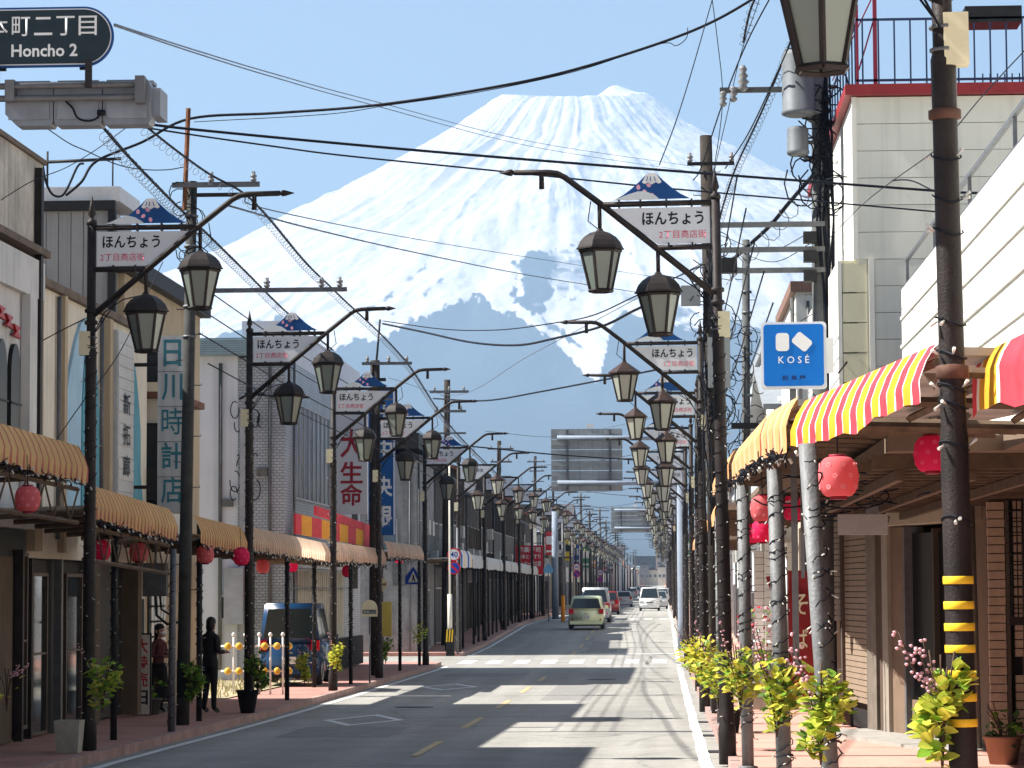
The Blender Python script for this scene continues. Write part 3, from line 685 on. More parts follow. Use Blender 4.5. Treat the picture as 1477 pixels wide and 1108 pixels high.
bb.build('clamp_bands', galv, t)
crossarm(t, v, at(1076, 615, Y=56).z-gz(56)-SW, -.3, .25, .06, mat=iron2)
bb = MB(); q = random.Random(9)
for i in range(22):
    z = v.z-q.uniform(1.6, 4.6); a = q.uniform(0, 6.3); rr = q.uniform(.1, .3); cx = v.x+q.uniform(-.45, .35)
    bb.tube([(cx+rr*math.cos(a+j*.6), -.1, z+rr*1.2*math.sin(a+j*.6)) for j in range(q.randint(6, 12))], .009, 4)
bb.build('slack_wire_loops', cable, t)
t, v = upole(1182, 30, 1187, 690, 44, .15, conc, 'big concrete pole carrying the transformers in front of the tall white building')
g0 = gz(44)+SW
Zp = lambda y: at(1187, y, Y=44).z-g0
for i, (y, xa, xb) in enumerate(((131, -1.6, 0), (325, -1.75, .05), (361, -1.75, .05), (391, -1.6, .05))): crossarm(t, v, Zp(y), xa, xb, .04, mat=galv if i else conc)
tr = M('transformer_grey', (.14, .155, .17), .6, .1, .15, 4, streak=.2)
for (px, y0, y1, w, nm) in ((1152, 165, 72, .26, 'transformer'), (1174, 160, 75, .2, 'transformer'), (1151, 222, 184, .17, 'transformer')):
    p0 = at(px, y0, Y=43.7); h = at(px, y1, Y=43.7).z-p0.z
    o = MB().lathe([(w*.8, -.03), (w*1.05, 0), (w*1.05, .05), (w, .06), (w, h*.9), (w*.85, h), (.05, h+.02)], 14).build(nm, tr, t, (p0.x-t.location.x, -.3 if px != 1174 else -.05, p0.z-g0))
    MB().tube([(0, .1, .05), (.35, .25, -.15)], .04, 6).tube([(0, .1, h*.5), (.4, .25, h*.5)], .03, 6).build('bracket', galv, o)
bb = MB()
p0 = at(1072, 122, Y=43.7)
bb.lathe([(.03, -.1), (.09, -.05), (.05, 0), (.1, .05), (.05, .1), (.085, .15), (.04, .2), (.07, .25), (.03, .32)], 10, (p0.x-t.location.x, -.25, p0.z-g0))
for px, py in ((1043, 140), (1058, 133)):
    p1 = at(px, py, Y=43.7); bb.lathe([(.03, -.15), (.07, -.1), (.03, -.06), (.07, -.02), (.03, .02), (.07, .06), (.03, .1)], 10, (p1.x-t.location.x, -.25, p1.z-g0))
bb.build('insulators', M('insulator_white', (.22, .22, .23), .3), t)
bb = MB(); q = random.Random(14)
for i in range(30):
    z = Zp(q.uniform(110, 300)); a = q.uniform(0, 6.3); rr = q.uniform(.08, .3); cx = v.x*z/v.z+q.uniform(-.3, .25)
    bb.tube([(cx+rr*math.cos(a+j*.6), -.25+.05*math.sin(j), z+rr*1.3*math.sin(a+j*.6)) for j in range(q.randint(5, 11))], .012, 4)
for i in range(8): bb.tube([(v.x*.98+q.uniform(-.12, .17), -.17, Zp(90)), (v.x*.95+q.uniform(-.05, .2), -.19, Zp(200)), (v.x*.9+q.uniform(-.1, .2), -.18, Zp(320)), (v.x*.7+q.uniform(.02, .2), -.17, Zp(480)), (v.x*.6+.17, -.1, Zp(690))], .016, 4)
bb.build('cable_bundle', cable, t)
bb = MB()
for y in (345, 372, 400): MB().box(-.25, -.05, -.3, -.1, Zp(y)-.09, Zp(y)+.09).build('junction_block', iron2, t)
MB().box(-1.55, -1.3, -.28, -.1, Zp(384)-.12, Zp(384)+.12).build('junction_block', iron2, t)
# road sign gantries seen from behind
def gantry(px, Y, x0, x1, y0, y1, yb, yt, label):
    pb = at(px, 840, Y=Y); t = thing('road_sign_gantry', (pb.x, Y, gz(Y)+SW), label, 'road sign', 'road signs seen from behind')
    Zg = lambda y: at(px, y, Y=Y).z-t.location.z
    Xg = lambda x: at(x, 700, Y=Y).x-t.location.x
    MB().tube([(0, 0, -.1), (0, 0, 1), (-.06, 0, Zg(y0)+.1)], [.2, .19, .15], 14).build('post', steelb, t)
    for y in (yt, yb): MB().tube([(-.05, 0, Zg(y)-.0), (Xg(x0)+.25, 0, Zg(y)+.05)], .095, 10).build('arm', steelb, t)
    pm = M('sign_back_grey', (.34, .36, .36), .6, .1, .12, 3, streak=.3)
    n = 6; za, zb = Zg(y1), Zg(y0)
    for i in range(n):
        MB().box(Xg(x0), Xg(x1), .13, .155, za+(zb-za)*i/n+.012, za+(zb-za)*(i+1)/n-.012).box(Xg(x0)+.02, Xg(x1)-.02, .10, .13, za+(zb-za)*(i+.42)/n, za+(zb-za)*(i+.58)/n).build('panel', pm, t)
    for f in (.23, .83): MB().box(Xg(x0)+(Xg(x1)-Xg(x0))*f-.05, Xg(x0)+(Xg(x1)-Xg(x0))*f+.05, .02, .099, za+.05, zb-.05).build('strut', galv, t)
    MB().box(Xg((x0+x1)/2)-.0, Xg((x0+x1)/2)+.28, .1, .3, zb+.02, zb+.2).build('lamp_box', white, t)
gantry(984, 113, 795, 898, 617, 708, 697, 632, 'large grey road sign seen from behind on a pale blue post')
gantry(983, 222, 881, 945, 731, 768, 762, 736, 'smaller grey road sign seen from behind, farther up the street')

# the poles crowding the far end of the street
for i in range(26):
    sd = i % 2; Y = 255+i*24+rnd.uniform(-8, 8); X = -8.1+rnd.uniform(-.3, .3) if sd else 1.5+rnd.uniform(-.3, .4)
    t = thing('utility_pole', (X, Y, gz(Y)+SW), 'distant hazy utility pole on the %s side, %s of the far row' % ('left' if sd else 'right', ORD[i//2]), 'utility pole', 'far utility poles')
    h = rnd.uniform(9, 12.5); v = Vector((rnd.uniform(-.2, .2), 0, h)); MB().tube([(0, 0, 0), v], [.17, .12], 8).build('shaft', conc if i % 3 else wood, t)
    for z in (h-.4, h-1.3): crossarm(t, v, z, -rnd.uniform(.5, 1.2), rnd.uniform(.5, 1.3), .06, (-.3, .4))
    if i % 3 == 0: MB().lathe([(.25, 0), (.28, .05), (.28, .8), (.2, .85)], 8, (.4, -.2, h-3.2)).build('transformer', tr, t)
# ================================================================ buildings
FACE = {'S': 0, 'E': math.pi/2, 'W': -math.pi/2}
_wc = {}
def win_mesh(w, h, nx, ny, fw=.05, deep=.06):
    k = (round(w, 2), round(h, 2), nx, ny, fw)
    if k not in _wc:
        b = MB()
        b.box(-w/2-fw, w/2+fw, -deep, .03, -fw, 0).box(-w/2-fw, w/2+fw, -deep, .03, h, h+fw)
        b.box(-w/2-fw, -w/2, -deep+.004, .03, 0, h).box(w/2, w/2+fw, -deep+.004, .03, 0, h)
        for i in range(1, nx): x = -w/2+w*i/nx; b.box(x-.02, x+.02, -deep+.01, .02, 0, h)
        for j in range(1, ny): z = h*j/ny; b.box(-w/2, w/2, -deep+.013, .018, z-.015, z+.015)
        p = MB().box(-w/2, w/2, -.012, .002, 0, h)
        _wc[k] = (b, p, {})
    return _wc[k]
alu = M('aluminium_frame', (.38, .38, .38), .45, .5, .1)
bronze = M('bronze_frame', (.09, .07, .055), .45, .4, .1)
curtain = M('curtained_glass', (.34, .36, .36), .12, 0, .25, 1.5)
def window(parent, face, x, y, z, w, h, nx=2, ny=1, fmat=None, gmat=None, name='window'):
    """stands at world x, y, z (bottom centre); facing S (camera), E or W"""
    fmat = fmat or alu; gmat = gmat or bglass
    b, p, c = win_mesh(w, h, nx, ny); k = (fmat.name, gmat.name)
    if k not in c: c[k] = (b.mesh('window_frame', fmat), p.mesh('pane', gmat))
    pl = parent.location
    o = link(name, c[k][0], parent, (x-pl.x, y-pl.y, z-pl.z), FACE[face]); link('pane', c[k][1], o)
    return o
def part(parent, name, mat, *boxes):
    b = MB(); pl = parent.location
    for (x0, x1, y0, y1, z0, z1) in boxes: b.box(x0-pl.x, x1-pl.x, y0-pl.y, y1-pl.y, z0-pl.z, z1-pl.z)
    return b.build(name, mat, parent)
def rows_of(parent, name, mat, face, fixed, u0, u1, z0, z1, n, m=1, t=.03, gap=.012, bias=0, axis='z'):
    """separate boards on a face: n courses, m along"""
    w = (u1-u0)/m; h = (z1-z0)/n
    me = MB()
    if face == 'S': me.box(gap/2, w-gap/2, -t, 0, gap/2, h-gap/2)
    elif face == 'E': me.box(0, t, gap/2, w-gap/2, gap/2, h-gap/2)
    else: me.box(-t, 0, gap/2, w-gap/2, gap/2, h-gap/2)
    me = me.mesh(name, mat); pl = parent.location
    for j in range(n):
        for i in range(m):
            u = u0+i*w; e = rnd.uniform(-.003, .003)
            loc = (u-pl.x, fixed-pl.y+e, z0+j*h-pl.z) if face == 'S' else (fixed-pl.x+e, u-pl.y, z0+j*h-pl.z)
            link(name, me, parent, loc)
tan = M('tan_stucco', (.50, .40, .27), .9, 0, .12, 1.2, .2, 40, streak=.25)
creamw = M('cream_stucco', (.74, .68, .56), .9, 0, .1, 1.2, .2, 40, streak=.2)
palew = M('pale_stucco', (.64, .63, .60), .9, 0, .14, 1, .2, 40, streak=.3)
greyw = M('grey_metal_siding', (.36, .37, .37), .6, .1, .1, 1.5, streak=.25)
teal = M('teal_paint', (.10, .33, .42), .7, 0, .15, 2, streak=.2)
tealL = M('pale_blue_paint', (.38, .58, .72), .7, 0, .1, 2, streak=.2)
dk = M('dark_interior', (.018, .018, .018), .9)
dkwood = M('dark_weathered_wood', (.075, .06, .05), .9, 0, .35, 2, .4, 25, streak=.4)
gwood = M('grey_weathered_boards', (.15, .145, .14), .9, 0, .35, 2, .4, 25, streak=.45)
blk = M('black_trim', (.02, .02, .022), .6)
wsid0 = None
rooft = M('dark_roof_tile', (.09, .09, .10), .7, 0, .25, 3)
rustr = M('rusty_roof', (.20, .09, .06), .8, 0, .35, 3)
grnr = M('blue_grey_roof', (.20, .28, .33), .6, 0, .2, 3)
wsid = M('white_siding', (.82, .80, .72), .6, 0, .04, 1.5, streak=.08)
gsid = M('off_white_siding', (.80, .79, .70), .6, 0, .05, 1.5, streak=.16)
redt = M('dark_red_trim', (.28, .03, .035), .5, 0, .15, 4)
# ---- left 1: pale shop with arched windows, nearest the camera
g0 = gz(36)+SW
L1 = thing('shop_building', (-9, 30, g0), 'pale stained shop with arched windows at the left edge of the street', 'building')
part(L1, 'wall', palew, (-17, -9.0, 20, 39.6, 3.3, 7.15))
part(L1, 'parapet', M('stained_parapet', (.50, .46, .40), .95, 0, .3, 1.5, .3, 30, streak=.5), (-17, -8.98, 20, 39.75, 7.35, 8.62))
part(L1, 'eave', M('brown_eave', (.16, .12, .09), .8, 0, .3, 3), (-17, -8.84, 20, 39.7, 7.24, 7.34), (-17, -8.93, 20, 39.8, 8.62, 8.69))
part(L1, 'band', palew, (-9.0, -8.9, 20, 39.6, 6.6, 7.15))
part(L1, 'drainpipe', iron, (-8.97, -8.87, 39.2, 39.35, 3.4, 8.5)); part(L1, 'corner_pilaster', palew, (-8.99, -8.86, 38.5, 38.95, 3.4, 6.6))
for y in (38.0, 37.2, 36.2, 35.2):
    b = MB(); pts = [(-.28, 0), (.28, 0)]+[(.28*math.cos(a*math.pi/10), 1.1+.45*math.sin(a*math.pi/10)) for a in range(11)]
    b.prism(pts, -.04, .02); o = b.build('arched_window', M('black_glass', (.008, .008, .009), .35), L1, (0.02, y-30, 4.3-g0), math.pi/2)
    MB().box(-.3, .3, -.06, -.041, .7, .725).build('glazing_bar', iron2, o)
for i, (z, y) in enumerate(((6.12, 37.55), (6.02, 38.0), (6.2, 37.1))):
    MB().prism([(-.2, -.07), (-.04, 0), (-.2, .09), (.2, .07), (.04, 0), (.2, -.09)], -.05, 0).build('red_ornament', M('red_enamel', (.45, .02, .02), .4), L1, (.03, y-30, z-g0), math.pi/2)
# its ground floor in the shade of the arcade
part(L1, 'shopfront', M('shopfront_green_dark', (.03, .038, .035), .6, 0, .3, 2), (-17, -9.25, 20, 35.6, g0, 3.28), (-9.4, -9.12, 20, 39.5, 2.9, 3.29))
tan2 = M('tan_shade_darkened', (.13, .10, .07), .9, 0, .25, 1.5, .2, 40, streak=.3)  # tan stucco darkened so its colour carries the shade under the arcade
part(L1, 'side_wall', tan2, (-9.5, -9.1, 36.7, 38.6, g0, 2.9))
part(L1, 'plinth', conc, (-9.26, -9.05, 20, 36.6, g0-.05, g0+.35)); 
rows_of(L1, 'shutter_slat', M('shutter_grey', (.13, .14, .14), .5, .3, .15, 4), 'E', -9.2, 35.7, 36.6, g0+.3, 2.88, 26, 1, .03, .02)
window(L1, 'E', -9.12, 39.1, g0+.2, .5, 2.4, 1, 2, bronze, dglass, 'glass_door')
for y in (34.9, 36.65, 38.75): part(L1, 'door_post', iron, (-9.1, -8.98, y-.05, y+.05, g0, 3.0))
# ---- left 2: grey panelled penthouse block behind
L2 = thing('building_block', (-10.5, 45, g0), 'grey panelled block with black trim rising behind the blue arched shop', 'building')
part(L2, 'wall', greyw, (-17, -9.88, 49.35, 51.2, 6.0, 9.28)); part(L2, 'trim', blk, (-17, -9.80, 49.2, 49.34, 9.28, 9.45), (-9.93, -9.79, 49.22, 49.36, 6.5, 9.27))
part(L2, 'roof', M('roof_fascia_white', (.62, .64, .66), .6), (-17, -9.74, 49.345, 51.3, 9.45, 9.72))
rows_of(L2, 'panel', greyw, 'S', 49.35, -11.3, -9.94, 6.2, 9.27, 1, 6, .03, .016)
MB().tube([(-.6, 4.5, 9.72-g0), (-.6, 4.5, 10.4-g0)], .02, 6).tube([(-.7, 4.5, 10.2-g0), (.75, 4.5, 10.25-g0)], .03, 6).tube([(.6, 4.5, 10.25-g0), (.6, 4.5, 9.75-g0)], .015, 6).build('roof_rail', iron2, L2)
# ---- left 3: cream shop with pointed blue arches
g0 = gz(44)+SW
L3 = thing('arched_shop', (-9.2, 44, g0), 'cream two storey shop with pointed blue arches above the orange awning', 'building')
part(L3, 'wall', creamw, (-17, -9.2, 39.8, 49.2, 2.9, 6.95))
part(L3, 'coping', M('brown_eave', (.16, .12, .09), .8), (-17, -9.1, 39.75, 49.3, 6.95, 7.07))
for q_ in ((-9.2, -9.08, 39.85, 40.35, 3.0, 6.94), (-9.2, -9.1, 41.9, 42.1, 3.0, 6.94), (-9.2, -9.06, 45.2, 45.45, 3.0, 6.9)): part(L3, 'pilaster', tan, q_)
def arch(y0, y1, yp, z0, z1, flare, mat, d, nm='arch'):
    L_ = [(y0-flare, z0), (y0, z0+.7), (y0+.02, z0+(z1-z0)*.55)]; R_ = [(y1+flare, z0), (y1, z0+.7), (y1-.02, z0+(z1-z0)*.55)]
    up_ = [(y0+(yp-y0)*t, z0+(z1-z0)*(.55+.45*math.sin(t*1.57))) for t in (.25, .5, .75)]; dn = [(y1+(yp-y1)*t, z0+(z1-z0)*(.55+.45*math.sin(t*1.57))) for t in (.75, .5, .25)]
    pts = L_+up_+[(yp, z1)]+dn+R_[::-1]
    MB().prism([(y-44, z-g0) for y, z in pts], -.05-d, .0).build(nm, mat, L3, (0.0, 0, 0), math.pi/2)
arch(42.15, 44.7, 43.7, 3.5, 6.75, .0, tealL, .0); arch(43.35, 44.7, 43.9, 3.55, 6.8, .0, teal, .02, 'arch_reveal')
arch(47.0, 48.4, 47.6, 3.75, 6.45, .35, teal, .0)
part(L3, 'sill_band', M('brown_eave', (.16, .12, .09), .8), (-9.2, -8.98, 44.75, 49.1, 3.5, 3.72))
pn = part(L3, 'sign_panel', M('white_board', (.60, .61, .60), .6, 0, .1, 3), (-9.2, -9.0, 45.5, 46.9, 3.85, 6.75))
rows_of(L3, 'tile', M('white_board', (.60, .61, .60), .6), 'E', -9.0, 45.52, 46.88, 3.87, 6.73, 15, 1, .015, .02)
for i, ch in enumerate('新拓廊'): text(ch, .62, .36, black, L3, (-9.2+9.2+.23, 46.2-44, 5.55-i*.52-g0), math.pi/2, .01)
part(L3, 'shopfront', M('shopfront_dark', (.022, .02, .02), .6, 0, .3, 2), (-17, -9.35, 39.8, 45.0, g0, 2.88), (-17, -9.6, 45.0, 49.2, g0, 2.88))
for y, w_ in ((41.0, .9), (43.4, 1.1)): window(L3, 'E', -9.3, y, g0+.1, w_, 2.3, 1, 2, bronze, dglass, 'shop_door')
for y in (40.2, 42.2, 44.4): part(L3, 'door_post', galv if y == 42.2 else iron, (-9.3, -9.18, y-.06, y+.06, g0, 2.9))
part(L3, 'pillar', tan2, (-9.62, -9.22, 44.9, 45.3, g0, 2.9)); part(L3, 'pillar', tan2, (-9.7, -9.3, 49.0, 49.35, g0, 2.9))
bx = part(L3, 'meter_box', conc, (-9.2, -9.1, 41.3, 41.5, 4.2, 4.45))
# ---- left 4: tan house
g0 = gz(53)+SW
L4 = thing('tan_house', (-10, 54, g0), 'tan walled house with a dark flat roof behind the vertical watch shop sign', 'building')
part(L4, 'wall', tan, (-16, -9.75, 49.9, 58.2, g0, 8.2)); part(L4, 'roof', blk, (-16.1, -9.55, 49.7, 58.4, 8.2, 8.5), (-16.1, -11.8, 51.5, 58.4, 8.5, 9.3))
part(L4, 'front_wing', creamw, (-9.75, -9.05, 49.9, 53.0, 3.2, 5.9)); part(L4, 'wing_roof', rustr, (-9.75, -8.8, 49.75, 53.1, 5.9, 6.02))
window(L4, 'S', -9.35, 49.86, 6.25, .55, .62, 1, 1, blk, dglass); window(L4, 'S', -9.4, 49.86, 3.4, .5, 2.0, 1, 1, blk, dglass)
bd = part(L4, 'black_sign_box', blk, (-9.25, -8.8, 49.2, 49.5, 4.05, 4.62))
window(L4, 'E', -9.74, 51.2, g0+.15, .9, 1.95, 1, 1, alu, dglass, 'shop_door')
# glass block window
gbk = M('glass_block', (.30, .33, .31), .15, 0, .3, 6)
gf = part(L4, 'block_window', dk, (-9.75, -9.73, 52.3, 54.0, 1.2, 2.7)); gm_ = MB().box(0, .05, .02, .30, .02, .27).mesh('glass_block', gbk)
for j in range(5):
    for i in range(5): link('glass_block', gm_, gf, (-9.73+10, 52.35-54+i*.32, 1.25-g0+j*.29))
part(L4, 'step', conc, (-9.75, -9.2, 50.5, 52.2, g0, g0+.14))
# wall cabinet under the awning
cb = thing('wall_cabinet', (-8.55, 46.6, 2.6), 'small grey steel cabinet hung under the awning beside the utility pole', 'cabinet')
MB().box(-.2, .2, -.1, .1, -.28, .28).box(-.17, .17, -.115, -.101, -.25, .25).build('body', conc, cb)
MB().tube([(0, 0, -.28), (.02, .02, -.6), (.2, .02, -.75), (.5, .02, -.7)], .025, 8).tube([(.08, 0, -.28), (.1, .02, -.5), (.3, .02, -.62)], .02, 8).build('conduit', iron2, cb)
MB().tube([(0, 0, .28), (0, 0, .95)], .02, 6).build('hanger', galv, cb)
# vertical watch shop sign
vs_ = thing('vertical_shop_sign', (-8.33, 47.0, 3.75), 'tall white vertical sign with teal characters for a watch shop', 'sign')
MB().box(-.25, .25, -.11, .11, 0, 3.02).build('box', M('sign_grey_white', (.55, .57, .57), .5, 0, .06, 2, streak=.25), vs_)
for k in range(4): MB().box(-.25, .25, -.116, -.1105, .6*(k+1)-.005, .6*(k+1)+.005).build('joint', conc, vs_)
tealch = M('teal_lettering', (.045, .20, .25), .5, 0, .2, 6)
for i, ch in enumerate('日川時計店'): text(ch, .30 if ch == '日' else .36, .46, tealch, vs_, (0.0, -.119, 2.72-i*.585), 0, {'時': .006, '店': .012}.get(ch, .018))
MB().box(-.9, -.25, -.03, .03, .4, .46).box(-.9, -.25, -.03, .03, 2.5, 2.56).build('bracket', iron, vs_)
# ---- left 5: white tiled office beyond the lot
g0 = gz(75)+SW
tilew = tile_mat('small_white_tile', (.36, .39, .43), (.17, .19, .23), .15, .075, .013, .45, 'S', .3)
L5 = thing('tiled_office', (-9.8, 76, g0), 'white and grey tiled office with a blue grey eave beside the empty lot', 'building')
bluw = M('bluish_white_wall', (.60, .63, .70), .8, 0, .06, 1, streak=.15)
part(L5, 'wall', bluw, (-22, -11.05, 72, 90, g0, 8.55)); part(L5, 'tiled_wall', tilew, (-11.04, -9.8, 71.97, 90, g0, 8.5))
part(L5, 'eave', grnr, (-22.3, -10.4, 71.6, 90.2, 8.55, 9.0)); 
for k in range(7): part(L5, 'eave_rib', M('eave_rib_grey', (.27, .36, .42), .5), (-22.3, -10.39, 71.58, 71.6, 8.6+k*.055, 8.62+k*.055))
part(L5, 'parapet', bluw, (-11.0, -9.8, 72.3, 90, 8.501, 9.5)); 
for i in range(11): window(L5, 'E', -9.79, 74.0+i*.95, 4.9+.0*i, .8, 2.5, 1, 1, alu, M('sky_glass', (.30, .36, .42), .05, 0, .2, 1), 'window')
part(L5, 'service_shaft', M('shaft_grey', (.30, .32, .36), .6, 0, .2, 2), (-10.98, -10.8, 71.85, 71.96, g0, 7.0))
wb = MB(); q = random.Random(31)
for i in range(12):
    cx, cz, rr = q.uniform(-1.35, -.6), q.uniform(4.6, 7.2), q.uniform(.08, .35)
    wb.tube([(cx+rr*math.cos(j*.55+i)*.5, -4.12, cz+rr*math.sin(j*.55+i)) for j in range(q.randint(6, 11))], .014, 4)
wb.tube([(-1.2, -4.15, 7.35), (-.9, -4.15, 7.5), (-.2, -4.2, 7.4), (.7, -4.6, 7.35)], .03, 6)
wb.build('slack_cables', cable, L5)
for z in (1.6,): window(L5, 'S', -11.25, 71.97, z+.1, .5, .55, 2, 1, alu, dglass)
# ground floor seen between the arcade posts: white and beige striped hoarding, dark recess
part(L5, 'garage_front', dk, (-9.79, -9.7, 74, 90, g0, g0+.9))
rows_of(L5, 'hoarding_board', M('beige_board', (.66, .60, .46), .7), 'E', -9.79, 74.2, 85, g0+.9, 3.0, 1, 22, .03, .12)
part(L5, 'fascia', white, (-9.79, -9.6, 74, 86, 3.02, 3.55))
part(L5, 'rail', galv, (-9.6, -9.56, 72, 86, 2.45, 2.49))
# red lettered and blue vertical signs
rs = thing('vertical_sign_red_letters', (-8.48, 75.8, gz(76)+SW), 'white vertical sign with large dark red characters in front of the tiled office', 'sign')
z0 = at(505, 742, Y=75.8).z-rs.location.z; z1 = at(505, 597, Y=75.8).z-rs.location.z
MB().box(-.42, .43, -.12, .12, z0, z1).build('board', M('sign_lilac_white', (.60, .61, .66), .5, 0, .05), rs)
MB().box(.0, .16, -.06, .06, 2.4, z0).build('post', galv, rs)
crim = M('dark_red_lettering', (.30, .015, .03), .5, 0, .1, 5)
for ch, py in (('大', 640), ('生', 682), ('命', 714)): text(ch, .62, .60 if ch != '大' else .8, crim, rs, (0.0, -.13, at(505, py, Y=75.8).z-rs.location.z), 0, .022)
bs = thing('vertical_sign_blue', (-8.5, 84, gz(84)+SW), 'tall blue vertical sign with white characters behind the dark pole', 'sign')
z0 = at(548, 772, Y=84).z-bs.location.z; z1 = at(548, 560, Y=84).z-bs.location.z
MB().box(-.42, .42, -.1, .1, z0, z1).build('board', M('sign_blue', (.012, .10, .32), .45, 0, .05), bs)
MB().box(.38, .42, -.11, -.101, z0+.02, z1-.02).box(-.42, -.38, -.11, -.101, z0+.02, z1-.02).build('edging', white, bs)
for ch, py in (('士', 598), ('中', 648), ('央', 702), ('眼', 745)): text(ch, .5, .62, white, bs, (0.1, -.112, at(548, py, Y=84).z-bs.location.z), 0, .03)
MB().box(-.06, .06, -.05, .05, 0, z0).build('post', galv, bs)
# striped banner above the arcade roof
def striped_band(t, p0, p1, h, cols, n, edge=None, depth=.05):
    """stripes as separate boards between two world points (top edge), hanging h down; p in thing space"""
    b = MB(); p0 = Vector(p0); p1 = Vector(p1); d = (p1-p0)/n
    for i in range(n):
        a = p0+d*i; c = p0+d*(i+1); b.mat(i % len(cols))
        b.add([a, c, c-Vector((0, 0, h)), a-Vector((0, 0, h))]+[v+Vector((-depth, 0, 0)) for v in (a, c, c-Vector((0, 0, h)), a-Vector((0, 0, h)))], [(0, 1, 2, 3), (7, 6, 5, 4), (0, 4, 5, 1), (3, 2, 6, 7), (0, 3, 7, 4), (1, 5, 6, 2)])
    return b.build('striped_cloth', cols, t)
cy_ = M('cloth_yellow', (.80, .38, .03), .75, 0, .14, 5, trans=.2, streak=.12); cr_ = M('cloth_red', (.66, .06, .085), .75, 0, .18, 5, trans=.2, streak=.12); cw_ = M('cloth_white', (.82, .78, .76), .7, 0, .05, trans=.15)
bn = thing('striped_banner', (-8.3, 62, 3.6), 'red and yellow striped banner standing on the arcade roof beside the lot', 'banner')
striped_band(bn, (0, .8, .56), (0, 17, .50), .46, [cr_, cy_, cy_, cr_], 17)
rb = MB(); a = Vector((.01, 4.4, .84)); c = Vector((.01, 17.0, .66)); rb.add([a, c, c-Vector((0, 0, .22)), a-Vector((0, 0, .22))]+[v-Vector((.06, 0, 0)) for v in (a, c, c-Vector((0, 0, .22)), a-Vector((0, 0, .22)))], [(0, 1, 2, 3), (7, 6, 5, 4), (0, 4, 5, 1), (3, 2, 6, 7), (0, 3, 7, 4), (1, 5, 6, 2)])
rb.build('red_top', cr_, bn)
for k in (0.8, 8.9, 16.9): MB().box(-.1, -.06, k-.03, k+.03, -.3, .62).build('upright', galv, bn)

# ================================================================ arcades
def cloth(parent, A, B, out, drop, val, cols, widths, n, name='awning_cloth', scal=.018, seed=0, nr=3):
    """awning: stripes run down a slope and over a hanging valance. A,B top edge ends in parent space; out = unit vector to the road"""
    q = random.Random(seed); A = Vector(A); B = Vector(B); out = Vector(out); b = MB()
    tot = sum(widths); cuts = [0.0]; mi = []
    for i in range(n):
        for k, w in enumerate(widths): cuts.append(cuts[-1]+w/tot/n); mi.append(k)
    ow = drop*.45
    prof = [(0, 0), (ow*.6, -drop*.45), (ow, -drop*.95), (ow*1.02, -drop-.02), (ow*1.0, -drop-val*.6), (ow*1.0, -drop-val)]
    sag = lambda t, j: (-.02*math.sin(t*math.pi*2.0+seed)-.012*math.sin(t*17+seed))*(j/5)
    sub = 2; P = []; M_ = []
    for i in range(len(mi)):
        for s_ in range(sub): P.append(cuts[i]+(cuts[i+1]-cuts[i])*s_/sub); M_.append(mi[i])
    P.append(1.0)
    vs = []
    for i, t in enumerate(P):
        base = A+(B-A)*t
        for j, (d, z) in enumerate(prof):
            wv = scal*math.sin(t*n*6.283*1.0)*(j >= 4)*1.0 + q.uniform(-.003, .003)*(j > 0)
            zz = z+sag(t, j)+(scal*.8*math.cos(t*n*6.283*.5) if j == 5 else 0)
            vs.append(base+out*(d+wv*(.6 if j > 3 else .2))+Vector((0, 0, zz)))
    m = len(prof); o = len(b.v); b.v += [tuple(v) for v in vs]
    for i in range(len(P)-1):
        for j in range(m-1):
            b.f.append([i*m+j, i*m+j+1, (i+1)*m+j+1, (i+1)*m+j]); b.m.append(M_[i]); b.sm.append(True)
    ob = b.build(name, cols, parent, fix=False); return ob
def rafters(t, A, B, xf, zt, n, mat, truss=True):
    """underside of an arcade roof: purlins along, rafters across, a lattice beam at the kerb"""
    A = Vector(A); B = Vector(B); b = MB()
    for i in range(n+1):
        p = A+(B-A)*i/n; b.tube([p+Vector((0, 0, -.16)), Vector((xf, p.y, p.z-.22))], .035, 4, smooth=False)
    for f in (0, .35, .7):
        a = A+(Vector((xf, A.y, A.z-.05))-A)*f; c = B+(Vector((xf, B.y, B.z-.05))-B)*f
        b.tube([a+Vector((0, 0, -.1)), c+Vector((0, 0, -.1))], .03, 4, smooth=False)
    if truss:
        for dz in (-.34, -.78): b.tube([A+Vector((0, 0, dz)), B+Vector((0, 0, dz))], .03, 4, smooth=False)
        N = max(2, int((B-A).length/.9))
        for i in range(N):
            p0 = A+(B-A)*i/N; p1 = A+(B-A)*(i+1)/N; mid = (p0+p1)/2
            b.tube([p0+Vector((0, 0, -.34)), mid+Vector((0, 0, -.78)), p1+Vector((0, 0, -.34))], .013, 4, smooth=False)
    return b.build('roof_frame', mat, t)
frameb = M('rusty_roof_frame', (.11, .075, .05), .8, 0, .4, 6)
roofsh = M('arcade_roof_sheet', (.36, .35, .33), .7, 0, .2, 2)
GA = 'arcade roof sections over the pavements'
def fringe(t, A, B, z, seed=2):
    """strands of fairy lights hanging along the valance"""
    q = random.Random(seed); A = Vector(A); B = Vector(B); L_ = (B-A).length; n = int(L_*9); b = MB(); pts = []
    for i in range(n+1):
        p = A+(B-A)*i/n+Vector((q.uniform(-.02, .04), 0, z+q.uniform(-.05, .05))); pts.append(p)
    b.tube(pts, .008, 3)
    for p in pts: b.tube([p, p+Vector((q.uniform(-.05, .05), q.uniform(-.08, .08), q.uniform(-.09, .06)))], .008, 3)
    b.mat(1)
    for p in pts[::4]: b.tube([p+Vector((.03, 0, 0)), p+Vector((.05, 0, -.04))], .012, 4)
    return b.build('light_string', [cable, bulbm], t)
